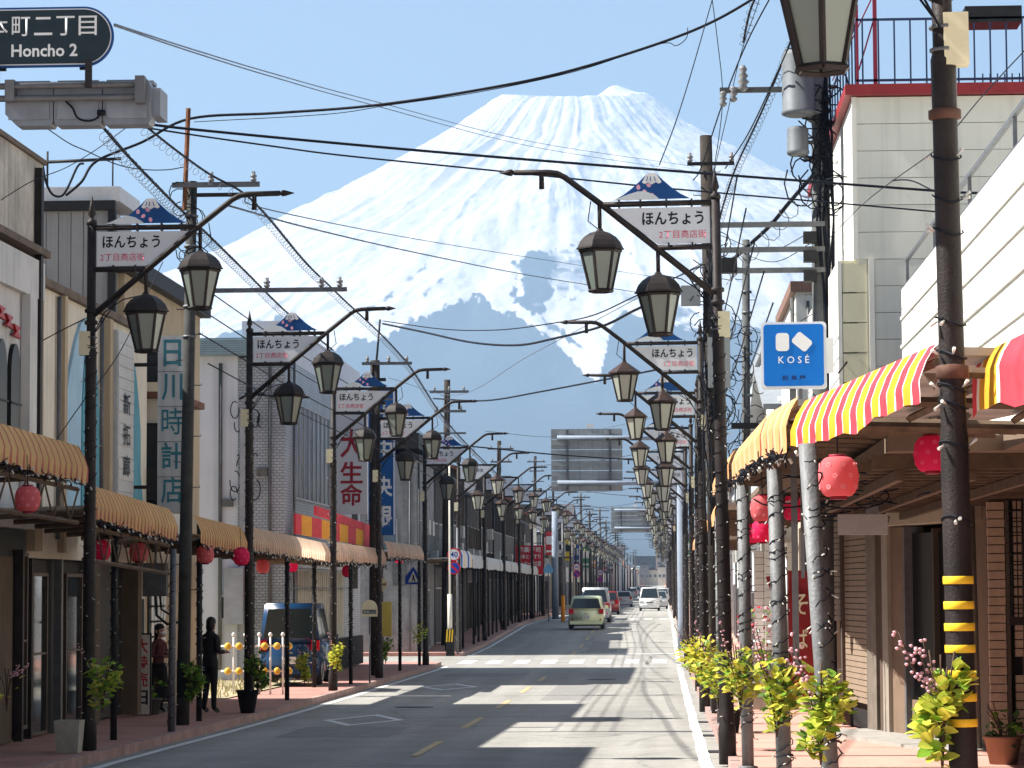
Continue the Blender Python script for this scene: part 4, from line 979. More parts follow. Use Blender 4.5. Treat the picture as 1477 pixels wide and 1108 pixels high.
def section(side, y0, y1, z0, z1, xk0, xk1, xf, cols, widths, n, label, posts=(), drop=.26, val=.2, truss=False, postm=None, light=True, seed=0, skipcloth=False, pr=.05):
    t = thing('arcade_section', (xk0, y0, gz(y0)+SW), label, 'arcade', GA); o = t.location
    A = (0, 0, z0-o.z); B = (xk1-xk0, y1-y0, z1-o.z); out = (-side, 0, 0); xfl = xf-xk0
    if not skipcloth: cloth(t, A, B, out, drop, val, cols, widths, n, seed=seed)
    b = MB(); ax, bx = A[0], B[0]
    RZ = .30 if side < 0 else .02
    b.add([(ax, 0, A[2]-RZ), (bx, B[1], B[2]-RZ), (xfl, B[1], B[2]-.04-RZ), (xfl, 0, A[2]-.04-RZ), (ax, 0, A[2]-.05-RZ), (bx, B[1], B[2]-.05-RZ), (xfl, B[1], B[2]-.09-RZ), (xfl, 0, A[2]-.09-RZ)],
          [(0, 1, 2, 3), (7, 6, 5, 4), (0, 4, 5, 1), (1, 5, 6, 2), (2, 6, 7, 3), (3, 7, 4, 0)])
    b.build('roof_sheet', roofsh, t)
    rafters(t, (A[0], A[1], A[2]-RZ*.8), (B[0], B[1], B[2]-RZ*.8), xfl, 0, max(2, int((y1-y0)/1.2)), frameb, truss)
    for (py, dx, ln) in posts:
        zz = z0+(z1-z0)*(py-y0)/(y1-y0)-.1; gzz = gz(py)+SW; x = (xk1-xk0)*(py-y0)/(y1-y0)+dx
        pm = MB().tube([(x+ln, py-y0, gzz-o.z-.1), (x, py-y0, zz-o.z)], pr, 10).build('post', postm or iron2, t)
        if light: link('light_string', PH, t, (x+ln*.5, py-y0, gzz-o.z+.5))
    if light and not skipcloth: fringe(t, (A[0]-side*drop*.45, A[1], A[2]), (B[0]-side*drop*.45, B[1], B[2]), -drop-val-.02, seed)
    return t
PH = helix(.062, 2.7, 16, .007, seed=8).mesh('light_string', [cable, bulbm])
org = M('cloth_orange', (.93, .64, .30), .8, 0, .1, 2, trans=.6, streak=.2); orr = M('cloth_faded_red', (.62, .20, .15), .8, 0, .15, 2, trans=.5)
pch = M('cloth_peach', (.88, .68, .50), .8, 0, .12, 2, trans=.6, streak=.25); pcr = M('cloth_brown_stripe', (.60, .34, .25), .8, 0, .15, 2, trans=.5)
K = -7.75
LS = [(28.5, 36.55, 4.42, 4.34, org, orr, 24, 'first arcade roof on the left with bright orange striped awning', ()),
      (36.9, 43.4, 3.86, 3.70, org, orr, 24, 'second arcade roof on the left, orange awning between lamp post and utility pole', ((39.8, -.15, 0),)),
      (45.6, 50.8, 3.66, 3.58, org, orr, 20, 'third arcade roof on the left, awning above the standing man', ((46.9, -.1, .0),)),
      (51.2, 63.8, 3.62, 3.5, pch, pcr, 40, 'fourth arcade roof on the left, faded awning in front of the empty lot', ((57.6, -.05, 0), (55, -.4, 0),)),
      (64.2, 76.8, 3.55, 3.55, pch, pcr, 34, 'fifth arcade roof on the left, faded awning below the striped banner', ((69, 0, 0), (66.5, -.6, 0))),
      (77.2, 89.0, 3.78, 3.82, pch, pcr, 28, 'sixth arcade roof on the left, pale awning at the side street corner', ((82, 0, 0), (88.6, .0, 0)))]
for i, (a, c, z0, z1, c1, c2, n, lab, ps) in enumerate(LS):
    section(-1, a, c, z0, z1, K, K, -9.15, [c1, c2], [.78, .22], n, lab, ps, drop=.30 if i < 3 else .26, val=.2, truss=(i in (0, 1)), seed=i+3)
gry = M('cloth_grey_white', (.56, .56, .54), .8, 0, .1, 2, trans=.1, streak=.15); blu = M('cloth_blue', (.03, .14, .42), .8, trans=.1)
section(-1, 104.5, 112, 3.95, 3.95, K, K, -9.15, [cw_, blu, cw_, M('cloth_pale_yellow', (.75, .62, .35), .8)], [1, 1, 1, .6], 2, 'blue and white striped awning section past the side street', ((108, 0, 0), (106, -.5, 0)), drop=.22, val=.45, light=False)
yy = 112.2; k = 0
while yy < 184:
    w = 9.8; section(-1, yy, yy+w-.2, 3.85, 3.85, K, K, -9.15, [gry], [1], 12, 'grey white arcade awning beyond the side street, %s section' % ORD[k], ((yy+2, 0, 0), (yy+5, 0, 0), (yy+8, 0, 0), (yy+3.5, -.7, 0)), drop=.22, val=.32, light=False, seed=k); yy += w; k += 1
# right side, near to far
t = section(1, 17.6, 15.6, 3.88, 3.86, 2.04, 2.12, 4.0, [cr_, cw_, cy_, cw_, cr_], [.25, .12, .75, .12, 1.1], 1, 'red and yellow awning at the right edge of the frame', (), drop=.16, val=.24, light=False, seed=2)
t = section(1, 20.2, 17.1, 3.76, 3.90, 1.05, 1.70, 3.2, [cy_, cw_, cr_, cw_], [1.1, .13, 1.0, .13], 9, 'bright red, yellow and white striped awning on the corner', (), drop=.24, val=.13, light=False, seed=5)
orgr = M('cloth_bright_orange', (.74, .38, .16), .75, 0, .06, 2, trans=.2)
org2 = M('cloth_light_orange', (.76, .47, .27), .75, 0, .06, 2, trans=.2)
RSX = [(20.6, 24.8, 3.82, 3.97, 1.02, .98), (25, 34.6, 3.98, 4.15, .98, .97), (35.4, 45.5, 4.18, 4.3, .95, .93)]
for i, (a, c, z0, z1, x0, x1) in enumerate(RSX):
    section(1, a, c, z0, z1, x0, x1, 2.8, [orgr, org2, M('cloth_orange_red', (.75, .16, .08), .8, trans=.2)] if i == 0 else [orgr, org2], [1, .5, .12] if i == 0 else [1, .45], 4+i*2, 'orange awning section over the right pavement, %s from the corner' % ORD[i], (), drop=.2, val=.2, seed=i+20)
silver = M('silver_post', (.17, .175, .18), .6, .2, .3, 5, .3, 40, streak=.45)
def rpost(px1, py1, px2, py2, Y, r, label, turns=14, mat=None):
    a = at(px1, py1, Y=Y); c = at(px2, py2, Y=Y); g_ = gz(Y)+SW; k = (g_-a.z)/(c.z-a.z); base = a+(c-a)*k
    t = thing('arcade_post', base, label, 'post', 'silver posts carrying the right arcade'); v = a-base
    MB().tube([(0, 0, -.1), v], r, 14).lathe([(r*1.6, -.02), (r*1.6, .02), (r, .03)], 12).build('shaft', mat or silver, t)
    o = link('light_string', helix(r+.008, v.z-.5, turns, .0062, seed=int(px1), n=14).mesh('light_string', [cable, bulbm]), t, (0, 0, .35))
    o.rotation_euler = (0, math.atan2(v.x, v.z), 0)
    return t
rpost(1164, 640, 1198, 1108, 19.6, .062, 'nearest leaning silver post wound with dark light wire', 22)
rpost(1117, 676, 1131, 1100, 24.5, .068, 'second silver post wound with dark light wire', 20)
rpost(1071, 700, 1079, 1105, 32.5, .07, 'third silver post, behind the plant bunches', 18)
for i, (Y, m_) in enumerate(((41.5, iron2), (45, silver), (51, silver), (57.5, silver), (64, iron2), (72, silver))):
    px = 955+.93*4000/Y; rpost(px-2, 745, px+1, 1000, Y, .055, '%s arcade post on the right kerb, thin and %s' % (ORD[i+3], 'dark' if m_ is iron2 else 'silver'), 16, m_)
for i, (a, c, z) in enumerate(((46.5, 57, 3.9), (58, 72, 4.0), (73, 90, 3.9))):
    section(1, a, c, z, z, .98, .98, 2.6, [orgr, org2], [1, .45], 6, 'small orange awning section farther up the right pavement, %s of three' % ORD[i], (), drop=.2, val=.2, seed=i+30, light=False)
# ================================================================ right buildings
g0 = gz(40)+SW
R1 = thing('white_siding_shop', (3.4, 30, g0), 'low shop with bright white siding above the striped awning on the right', 'building')
part(R1, 'upper_wall', wsid, (3.43, 12, 14, 38.97, 3.75, 6.6))
rows_of(R1, 'siding_board', wsid, 'W', 3.43, 14, 39, 3.78, 6.58, 7, 1, .035, .008)
for j in range(7):
    z = 3.78+.4*j; part(R1, 'drip_lip', M('lip_grey', (.66, .65, .60), .6), (3.37, 3.395, 14, 39.02, z-.03, z+.012))
part(R1, 'roof_rail', galv, (3.45, 3.5, 14, 39, 6.62, 6.67), (3.45, 3.5, 14, 39.0, 6.98, 7.02), *[(3.455, 3.495, y, y+.05, 6.67, 6.98) for y in (15, 19, 23, 27, 31, 35, 38.9)])
brn = M('brown_soffit', (.17, .125, .09), .85, 0, .15, 2); part(R1, 'soffit', brn, (2.0, 12, 24.5, 38.9, 3.60, 3.74), (3.0, 12, 14, 24.49, 3.60, 3.74))
rows_of(R1, 'soffit_board', brn, 'S', 38.85, 3.0, 4.1, 3.45, 3.74, 1, 1)
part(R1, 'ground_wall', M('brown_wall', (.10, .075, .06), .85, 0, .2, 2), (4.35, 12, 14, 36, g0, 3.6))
brk = M('tan_brick', (.42, .32, .24), .85, 0, .14, 9, .3, 40); mort = M('dark_mortar', (.10, .08, .07), .95)
# brick pier: single stacked bricks
bm_ = MB().box(-.10, .10, -.05, .05, .006, .098).mesh('brick', brk)
part(R1, 'pier', mort, (3.97, 4.13, 34.0, 34.3, g0, 3.45))
for j in range(30):
    if g0+j*.105 < 3.35: link('brick', bm_, R1, (4.05-3.4+rnd.uniform(-.004, .004), 34.0-30, j*.105+.02))
part(R1, 'mullion', bronze, (4.16, 4.2, 33.9, 34.0, g0, 3.45))
for i in range(3):
    x = 4.32+i*.16
    for j in range(30):
        if not (9 < j < 12): link('brick', bm_, R1, (x-3.4, 33.98-30+(.06 if i == 1 else 0), j*.105+.03)).scale = (.62, 1, .98)
gr = MB()
for i in range(9): gr.tube([(4.2+i*.07-3.4, 3.7, 1.75), (4.2+i*.07-3.4, 3.7, 3.2)], .008, 4)
for j in range(12): gr.tube([(.75, 3.7, 1.75+j*.13), (1.6, 3.7, 1.75+j*.13)], .008, 4)
gr.build('window_grille', iron2, R1)
part(R1, 'window_recess', dk, (4.18, 4.9, 34.02, 34.2, g0+.3, 3.45))
part(R1, 'rail', iron, (4.15, 4.9, 33.6, 33.68, 1.95, 2.05))
pp_ = M('grey_brown_post', (.20, .17, .14), .6, .1, .2, 4, streak=.3)
MB().tube([(4.03-3.4, 6.3, 0), (3.98-3.4, 6.3, 3.6)], .075, 12).build('canopy_post', pp_, R1)
MB().tube([(3.9-3.4, 6.3, 3.62), (1.75-3.4, -12, 3.55)], .09, 4, smooth=False).build('beam', pp_, R1)
# tall white building behind
R2 = thing('tall_white_building', (2.9, 42, g0), 'tall white three storey building with dark red roof edge and roof fence', 'building')
part(R2, 'core', gsid, (2.95, 13, 41.44, 52, 4.1, 9.75), )
rows_of(R2, 'siding_board', gsid, 'S', 41.44, 2.95, 7.2, 7.3, 9.75, 6, 1, .035, .010)
rows_of(R2, 'siding_board', gsid, 'S', 41.44, 3.2, 7.2, 4.1, 7.3, 8, 1, .03, .010)
rows_of(R2, 'siding_board', wsid, 'W', 2.95, 41.44, 50, 7.3, 9.75, 6, 3, .035, .015)
rows_of(R2, 'siding_board', wsid, 'W', 2.95, 43.2, 50, 4.1, 7.3, 8, 2, .03, .015)
part(R2, 'corner_post', wsid, (2.9, 2.97, 41.38, 41.46, 7.3, 9.75), (3.12, 3.2, 41.36, 41.44, 4.1, 7.3))
yel = M('yellowish_siding', (.74, .70, .50), .6, 0, .06, 2, streak=.15)
rows_of(R2, 'corner_board', yel, 'S', 41.43, 2.72, 3.1, 4.1, 7.25, 7, 1, .03, .02)
part(R2, 'return_wall', wsid, (2.66, 2.72, 41.4, 50, 4.1, 7.28)); part(R2, 'soffit', yel, (2.7, 3.1, 41.45, 50, 7.24, 7.29))
part(R2, 'roof_edge', redt, (2.8, 13, 41.25, 52.1, 9.76, 9.92))
fb = M('navy_fence', (.03, .06, .14), .5, .2); fr = M('red_fence', (.25, .03, .06), .5)
fn = MB(); zt_ = 9.92-g0
for z in (.12, 1.05): fn.box(.1, 6, -.3, -.27, zt_+z, zt_+z+.035)
fn.box(.1, .13, -.3, 8, zt_+1.05, zt_+1.085).box(.1, .13, -.3, 8, zt_+.12, zt_+.155)
fn.build('fence_rail', fb, R2)
fm = MB().box(-.012, .012, -.012, .012, 0, 1.08).mesh('fence_bar', fb)
for i in range(24): link('fence_bar', fm, R2, (.2+i*.24, -.28, zt_+.0))
for i in range(10): link('fence_bar', fm, R2, (.115, .1+i*.7, zt_))
for i in range(14): link('fence_bar', fm, R2, (2.0+i*.11, -.28, zt_)).scale = (.8, .8, .2)
MB().box(.36, .42, -.3, -.24, zt_, zt_+1.9).box(.1, .14, -.3, -.26, zt_, zt_+1.3).build('fence_post', fr, R2)
MB().tube([(.14, -.27, zt_+.3), (.4, -.27, zt_+1.15)], .012, 4).tube([(.14, 6, zt_+1.3), (.4, -.27, zt_+1.5)], .012, 4).build('fence_brace', fr, R2)
ub = MB().box(1.75, 2.6, -.3, .3, zt_+1.0, zt_+1.25); ub.build('rooftop_unit', iron2, R2)
# angled entrance of the tall building (local x runs along the wall towards the camera)
en = thing('corner_entrance', (3.06, 41.4, g0), 'dark glass doorway in a brown angled wall behind the yellow banded lamp post', 'entrance', rz=math.atan2(-3.5, .88))
LE = 3.61
def eb(nm, u0, u1, y0, y1, z0, z1, m_): return MB().box(u0*LE, u1*LE, y0, y1, z0, z1).build(nm, m_, en)
eb('wall', .28, .44, 0, .3, 0, 3.0, M('brown_panel', (.20, .14, .10), .7, 0, .12, 3)); eb('pilaster', .0, .12, -.05, .3, 0, 3.7, pp_); eb('pilaster', .14, .2, -.02, .3, 0, 3.7, M('dark_brown', (.10, .07, .055), .8)); eb('pilaster', .21, .28, -.06, .3, 0, 3.7, M('silver_tan', (.34, .30, .25), .5, .2))
eb('door_glass', .46, 1.12, .1, .14, .35, 2.9, M('black_glass', (.008, .008, .009), .35)); eb('kick_panel', .46, 1.12, .06, .16, 0, .55, M('brown_panel', (.20, .14, .10), .7)); eb('door_frame', .44, .46, -.02, .2, 0, 3.0, galv); eb('door_frame', .75, .765, .02, .2, 0, 2.95, bronze)
eb('wall', 1.14, 1.45, 0, .3, 0, 3.6, M('brown_panel', (.20, .14, .10), .7)); eb('interior', .44, 1.14, .8, .9, 0, 3.0, dk)
fsc = M('beige_fascia', (.50, .44, .33), .7, 0, .1, 2)
eb('fascia', .06, .62, -.2, .25, 3.02, 3.62, fsc); eb('fascia', .622, 1.3, -.2, .25, 3.02, 3.62, fsc); eb('head', .0, 1.5, -.3, .3, 3.625, 3.8, M('dark_brown', (.10, .07, .055), .8))
eb('step', -.05, 1.5, -.9, .3, -.1, .06, M('grey_step', (.34, .32, .29), .9, 0, .2, 3))
ssh = thing('roller_shutter', (2.75, 45.0, g0), 'brown slatted roller shutter beside the corner entrance', 'shutter', rz=math.atan2(-3.6, .31))
slm = M('shutter_brown', (.30, .23, .17), .55, .1, .12, 5)
s1 = MB().box(.02, 1.15, -.03, 0, .006, .082).mesh('slat', slm); s2 = MB().box(1.3, 3.5, -.03, 0, .006, .082).mesh('slat', slm)
for j in range(41):
    if j > 15: link('slat', s1, ssh, (0, 0, .2+j*.088))
    if j > 3: link('slat', s2, ssh, (0, .02, .05+j*.088))
MB().box(1.16, 1.29, -.06, .05, 0, 3.9).build('guide', M('dark_brown', (.10, .07, .055), .8), ssh); MB().box(-.06, .0, -.05, .05, 0, 3.9).build('guide', iron, ssh)
MB().box(0, 3.6, .1, .2, 0, 3.9).build('dark_opening', dk, ssh)
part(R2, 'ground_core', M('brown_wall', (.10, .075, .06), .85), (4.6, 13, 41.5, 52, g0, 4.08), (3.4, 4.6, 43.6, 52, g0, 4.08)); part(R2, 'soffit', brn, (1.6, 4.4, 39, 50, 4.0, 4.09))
# shops farther up the right side
def house(name, label, side, y0, y1, xf, z1, mat, rmat, seed, roof='flat', win=True, floors=2, group=None, trim=None, depth=9):
    q = random.Random(seed); g_ = gz((y0+y1)/2)+SW; s = -1 if side == 'L' else 1
    t = thing(name, (xf*1.0, y0, g_), label, 'building', group)
    L_ = y1-y0; D = depth; xo = lambda a: s*a
    b = MB(); xa, xb = sorted((0, s*D)); h = z1-g_
    b.box(xa, xb, 0, L_, -.3, h); b.build('wall', mat, t)
    if roof == 'flat':
        xa2, xb2 = sorted((-s*.12, s*(D+.1))); MB().box(xa2, xb2, -.12, L_+.12, h, h+.22).build('roof', rmat, t)
    elif roof == 'gable':       # ridge parallel to the street
        b = MB(); e = .45; r = 1.5
        b.add([(-s*e, -.3, h-.1), (s*D/2, -.3, h+r), (s*(D+e), -.3, h-.1), (-s*e, L_+.3, h-.1), (s*D/2, L_+.3, h+r), (s*(D+e), L_+.3, h-.1),
               (-s*e, -.3, h-.25), (s*D/2, -.3, h+r-.16), (s*(D+e), -.3, h-.25), (-s*e, L_+.3, h-.25), (s*D/2, L_+.3, h+r-.16), (s*(D+e), L_+.3, h-.25)],
              [(0, 1, 4, 3), (1, 2, 5, 4), (6, 9, 10, 7), (7, 10, 11, 8), (0, 6, 7, 1), (1, 7, 8, 2), (3, 4, 10, 9), (4, 5, 11, 10), (0, 3, 9, 6), (2, 8, 11, 5)])
        b.build('roof', rmat, t)
        b = MB(); b.prism([(0, h), (s*D, h), (s*D/2, h+r-.2)], 0.0, L_); b.build('gable', mat, t)
    elif roof == 'front':       # gable faces the street
        b = MB(); r = 1.3
        b.add([(-s*.4, -.3, h-.1), (-s*.4, L_/2, h+r), (-s*.4, L_+.3, h-.1), (s*D, -.3, h-.1), (s*D, L_/2, h+r), (s*D, L_+.3, h-.1),
               (-s*.4, -.3, h-.24), (-s*.4, L_/2, h+r-.15), (-s*.4, L_+.3, h-.24), (s*D, -.3, h-.24), (s*D, L_/2, h+r-.15), (s*D, L_+.3, h-.24)],
              [(0, 1, 4, 3), (1, 2, 5, 4), (6, 9, 10, 7), (7, 10, 11, 8), (0, 6, 7, 1), (1, 7, 8, 2), (3, 4, 10, 9), (4, 5, 11, 10), (0, 3, 9, 6), (2, 8, 11, 5)])
        b.build('roof', rmat, t); b = MB(); x0_, x1_ = sorted((0.0, s*D*.98))
        b.add([(x0_, 0, h), (x0_, L_, h), (x0_, L_/2, h+r-.2), (x1_, 0, h), (x1_, L_, h), (x1_, L_/2, h+r-.2)], [(0, 1, 2), (5, 4, 3), (0, 2, 5, 3), (1, 4, 5, 2), (0, 3, 4, 1)]); b.build('gable', mat, t)
    fc = 'E' if side == 'L' else 'W'; xw = xf+(.01 if side == 'L' else -.01)
    if win:
        n = max(1, int(L_/2.4)); fm_ = alu if q.random() < .6 else bronze
        for f in range(1, floors):
            for i in range(n): window(t, fc, xw, y0+L_*(i+.5)/n, g_+2.9*f+.85, min(1.5, L_/n*.6), 1.15, 2, 1, fm_, curtain if q.random() < .4 else bglass)
        for i in range(max(1, n//2)): window(t, fc, xw, y0+L_*(i+.5)/max(1, n//2), g_+.05, min(2.6, L_/max(1, n//2)*.75), 2.2, 3, 1, fm_, dglass, 'shop_window')
        if y0 < 260:
            window(t, 'S', xf+s*.9*1.4, y0-.01, g_+2.9+.9, 1.0, 1.1, 2, 1, fm_, bglass)
    if y0 < 420:
        px_ = .25; MB().tube([(-s*.07, px_, 0), (-s*.07, px_, h-.1)], .045, 6).build('downpipe', q.choice([bronze, galv, conc]), t)
        for i in range(q.randint(1, 3)):
            yy_, zz_ = q.uniform(.8, L_-1), q.choice([3.3, 3.6, 4.4]); xa, xb = sorted((-s*.02, -s*.32)); MB().box(xa, xb, yy_, yy_+.75, zz_, zz_+.55).box(min(xa, xb)-.005 if s > 0 else xb+.0, (min(xa, xb) if s > 0 else xb+.006), yy_+.1, yy_+.55, zz_+.06, zz_+.5).build('air_conditioner', M('ac_white', (.5, .5, .47), .6, 0, .15, 4), t)
        MB().box(*sorted((s*.4, s*.9)), -.05, -.01, q.uniform(2, 3), q.uniform(3.4, 4)).build('meter_board', conc, t)
        MB().tube([(s*.25, -.04, 0), (s*.25, -.04, h-.2)], .03, 6).tube([(s*2.4, -.04, 1), (s*2.4, -.04, h-1)], .02, 6).build('conduit', galv, t)
    if trim: MB().box(*sorted((-s*.35, 0)), .2, L_-.2, 2.75, 2.95).build('canopy', trim, t)
    return t
house('white_shop', 'pale building with brown roof edge behind the transformer pole', 'R', 59, 66.5, 2.9, 8.7, gsid, M('brown_fascia', (.22, .13, .10), .7), 3, 'flat')
house('low_shop', 'low brown fronted shop under the right arcade', 'R', 52.3, 58.8, 2.8, 5.2, M('beige_stucco', (.50, .44, .34), .9, 0, .1, 2), rooft, 5, 'flat', floors=1)
house('gabled_house', 'white house with a steep gable seen past the blue sign', 'R', 68, 80, 2.9, 7.0, wsid, M('grey_roof', (.3, .32, .34), .6), 6, 'front')
house('grey_house', 'pale blue grey house with a flat roof beyond the white gable', 'R', 81, 96, 3.1, 9.4, M('blue_grey_siding', (.46, .50, .53), .7, 0, .08, 2, streak=.2), M('grey_roof', (.3, .32, .34), .6), 8, 'flat')
# white tiled pillars and the shop display beyond
for i, (Y, x) in enumerate(((57.5, 2.35), (66, 2.4))):
    p_ = thing('tiled_pillar', (x, Y, gz(Y)+SW), 'white tiled pillar of a shopfront on the right, %s' % ('nearer one' if i == 0 else 'farther one'), 'pillar')
    tm_ = MB().box(-.11, .11, -.02, 0, .005, .155).mesh('tile', white); MB().box(-.2, .2, .0, .4, 0, 3.2).build('core', mort, p_)
    for j in range(20):
        for k in (-.1, .13): link('tile', tm_, p_, (k-.015, 0, j*.16))
# ---- left row beyond the side street
greyc = M('grey_concrete_wall', (.25, .25, .25), .9, 0, .3, 1.5, .3, 20, streak=.45)
t = house('concrete_house', 'stained grey concrete house on the corner past the blue sign', 'L', 104, 112, -9.2, 7.3, greyc, blk, 11, 'flat')
MB().box(-9, .1, -.1, 8.1, 7.6, 8.2).build('rooftop_board', blk, t)
rowL = [(112.3, 122, 7.3, gwood, rooft, 'gable', 'weathered grey wooden house with shutters, first in the dark row'),
        (122.3, 131, 7.9, dkwood, rustr, 'gable', 'dark brown wooden house, second in the dark row'),
        (131.3, 141, 7.0, gwood, rooft, 'front', 'grey board house with a gable to the street in the dark row'),
        (141.3, 152, 8.3, dkwood, rooft, 'gable', 'tall dark wooden house before the red sign'),
        (152.3, 163, 7.2, M('black_boards', (.035, .035, .04), .9, 0, .3, 2), rooft, 'flat', 'black boarded house beside the red sign'),
        (163.3, 174, 7.9, dkwood, rustr, 'gable', 'dark house with a rusty roof behind the red sign'),
        (174.3, 185, 6.9, gwood, rooft, 'gable', 'grey house at the end of the dark row')]
for i, (a, c, z, m_, r_, st, lab) in enumerate(rowL):
    t = house('wooden_house', lab, 'L', a, c, -9.3, z, m_, r_, 40+i, st)
    q = random.Random(i)
    # vertical boards proud of the upper wall
    bmE = MB().box(.0, .025, 0, .16, 0, z-3.4).mesh('board', m_)
    for k in range(int((c-a)/.55)): link('board', bmE, t, (.0, .1+k*.55, 3.1))
# red sign
rsn = thing('red_signboard', (-8.2, 172, gz(172)+SW), 'red signboard with rows of white lettering above the grey awnings', 'sign')
z0 = at(758, 822, Y=172).z-rsn.location.z; z1 = at(758, 787, Y=172).z-rsn.location.z
MB().box(-.85, .85, -.06, .06, z0-.3, z1).build('board', M('sign_red', (.55, .02, .04), .5, 0, .08), rsn); MB().box(-.5, -.42, -.04, .04, 0, z0-.3).box(.42, .5, -.04, .04, 0, z0-.3).build('legs', galv, rsn)
text('和菓子司', 1.4, .34, white, rsn, (0, -.066, z1-.26), 0, .02); text('お米とくすり', 1.4, .3, white, rsn, (0, -.066, z1-.68), 0, .02); text('パッケージの店', 1.45, .34, white, rsn, (0, -.066, z1-1.12), 0, .03)
# ---- everything farther up the street
cols = [palew, creamw, M('pale_grey_wall', (.5, .51, .52), .85, 0, .1, 1), M('beige_stucco', (.50, .44, .34), .9), gwood, M('pink_stucco', (.55, .42, .38), .9, 0, .1, 1), dkwood, wsid, M('blue_grey_siding', (.46, .50, .53), .7)]
cn = ['pale', 'cream', 'light grey', 'beige', 'weathered grey', 'pinkish', 'dark brown', 'white', 'blue grey']
rfs = [rooft, rustr, grnr, rooft]; rn = ['dark tiled', 'rusty red', 'blue grey', 'dark flat']
for side, y, xf in (('L', 194, -9.4), ('R', 97, 3.0)):
    q = random.Random(ord(side)); i = 0
    while y < 1150:
        w = q.uniform(8, 14) if y < 400 else q.uniform(25, 42); k = q.randrange(9); r = q.randrange(4); z1 = gz(y)+q.choice([6.2, 6.8, 7.2, 7.8, 9.4] if y < 300 else [5.2, 6.2, 7, 7.6])
        if side == 'R' and y < 150: k = q.choice([0, 2, 7, 8])
        lab = '%s %s roofed house, number %s of the %s row up the street' % (cn[k], rn[r], (ORD+['thirty third','thirty fourth','thirty fifth','thirty sixth','thirty seventh','thirty eighth','thirty ninth','fortieth','forty first','forty second','forty third','forty fourth','forty fifth','forty sixth','forty seventh','forty eighth','forty ninth','fiftieth','fifty first','fifty second','fifty third','fifty fourth'])[i], 'left' if side == 'L' else 'right')
        house('town_house', lab, side, y, y+w-.25, xf+q.uniform(-.25, .1)*(1 if side == 'L' else -1), z1, cols[k], rfs[r], i+100, q.choice(['flat', 'gable', 'gable', 'front']), win=y < 520, group='houses farther up the street')
        y += w; i += 1

q = random.Random(55)
for i in range(7):
    x = -11+i*3.6+q.uniform(-.6, .6); Y = 1180+q.uniform(0, 60)
    t = thing('far_house', (x, Y, gz(Y)), 'tiny pale house closing the far end of the street, %s from the left' % ORD[i], 'building', 'houses closing the street')
    w = q.uniform(3, 4.6); h = q.uniform(5, 9); MB().box(-w/2, w/2, 0, 8, 0, h).build('wall', q.choice([palew, wsid, gsid, greyc, creamw]), t)
    MB().prism([(-w/2-.4, h), (w/2+.4, h), (0, h+1.4)], -.4, 8.4).build('roof', q.choice(rfs), t)
    for j in range(2): window(t, 'S', x-w/4+w/2*j, Y-.02, gz(Y)+3.6, 1.0, 1.1, 1, 1)
for i in range(14):
    Y = q.uniform(1350, 2000); x = -75+i*9.5+q.uniform(-4, 4); w = q.uniform(12, 26); h = q.uniform(9, 24); k = q.randrange(9)
    t = thing('far_block', (x, Y, gz(Y)), 'hazy %s block far beyond the street end, %s from the left' % (cn[k], ORD[i]), 'building', 'blocks beyond the street')
    MB().box(-w/2, w/2, 0, 12, -1, h).build('wall', cols[k], t); MB().box(-w/2-.4, w/2+.4, -.4, 12.4, h, h+.8).build('roof', q.choice(rfs), t)
    for r_ in range(int(h//3.4)):
        for c_ in range(int(w//4)): window(t, 'S', x-w/2+2+c_*4, Y-.02, gz(Y)+1+r_*3.4, 1.8, 1.5, 1, 1)

for (T_, x, y, z0_, z1_) in ((L3, -9.15, 41.7, 3.2, 6.9), (L5, -9.74, 73.3, 1.0, 9.3), (L3, -9.15, 44.95, 3.8, 6.9)):
    l = T_.location; MB().tube([(x-l.x, y-l.y, z0_-l.z), (x-l.x, y-l.y, z1_-l.z)], .035, 8).build('downpipe', galv, T_)
l = L5.location
for (x, z) in ((-10.75, 3.2), (-10.4, 5.4), (-11.3, 4.6)): MB().box(x-l.x-.14, x-l.x+.14, -4.12, -4.04, z-l.z, z-l.z+.2).build('wall_vent', conc, L5)
MB().tube([(-10.2-l.x, -4.09, .3), (-10.2-l.x, -4.09, 8.2)], .04, 8).tube([(-11.5-l.x, -4.08, .3), (-11.5-l.x, -4.08, 8.3)], .05, 8).build('drainpipe', conc, L5)
kw = MB().box(-11.35-l.x, -10.85-l.x, -4.4, -4.05, 1.55-l.z+0, 3.0-l.z).build('grey_cabinet', M('shaft_grey', (.30, .32, .36)), L5)
l = R2.location
MB().tube([(.03-.28, -.62, 5.6-l.z), (.03-.28, -.75, 5.6-l.z), (.15-.28, -.75, 5.75-l.z), (.15-.28, -.62, 5.75-l.z)], .015, 6).build('hook_bracket', iron, R2)

# rafters, pipes and tangled leads under the right canopy
l = R1.location; q = random.Random(41)
for i in range(22):
    y = 25+i*.75; MB().box(1.9-l.x, 4.6-l.x, y-l.y, y-l.y+.09, 3.46-l.z, 3.595-l.z).build('rafter', frameb, R1)
for x in (2.1, 2.75, 3.35): MB().box(x-l.x, x-l.x+.07, 25-l.y, 41-l.y, 3.36-l.z, 3.455-l.z).build('purlin', frameb, R1)
tb = MB()
for i in range(46):
    x, y, z = q.uniform(1.3, 3.0), q.uniform(25, 40), q.uniform(3.3, 3.6); rr = q.uniform(.08, .3); a = q.uniform(0, 6.3)
    tb.tube([(x-l.x+rr*math.cos(a+j*.5)*1.4, y-l.y+.3*j/8, z-l.z+rr*.5*math.sin(a+j*.5)) for j in range(q.randint(5, 10))], .009, 4)
tb.build('tangled_leads', cable, R1)
fx = MB().box(-.06, .06, -.1, .1, -.05, .05).tube([(0, 0, .05), (0, 0, .2)], .012, 6)
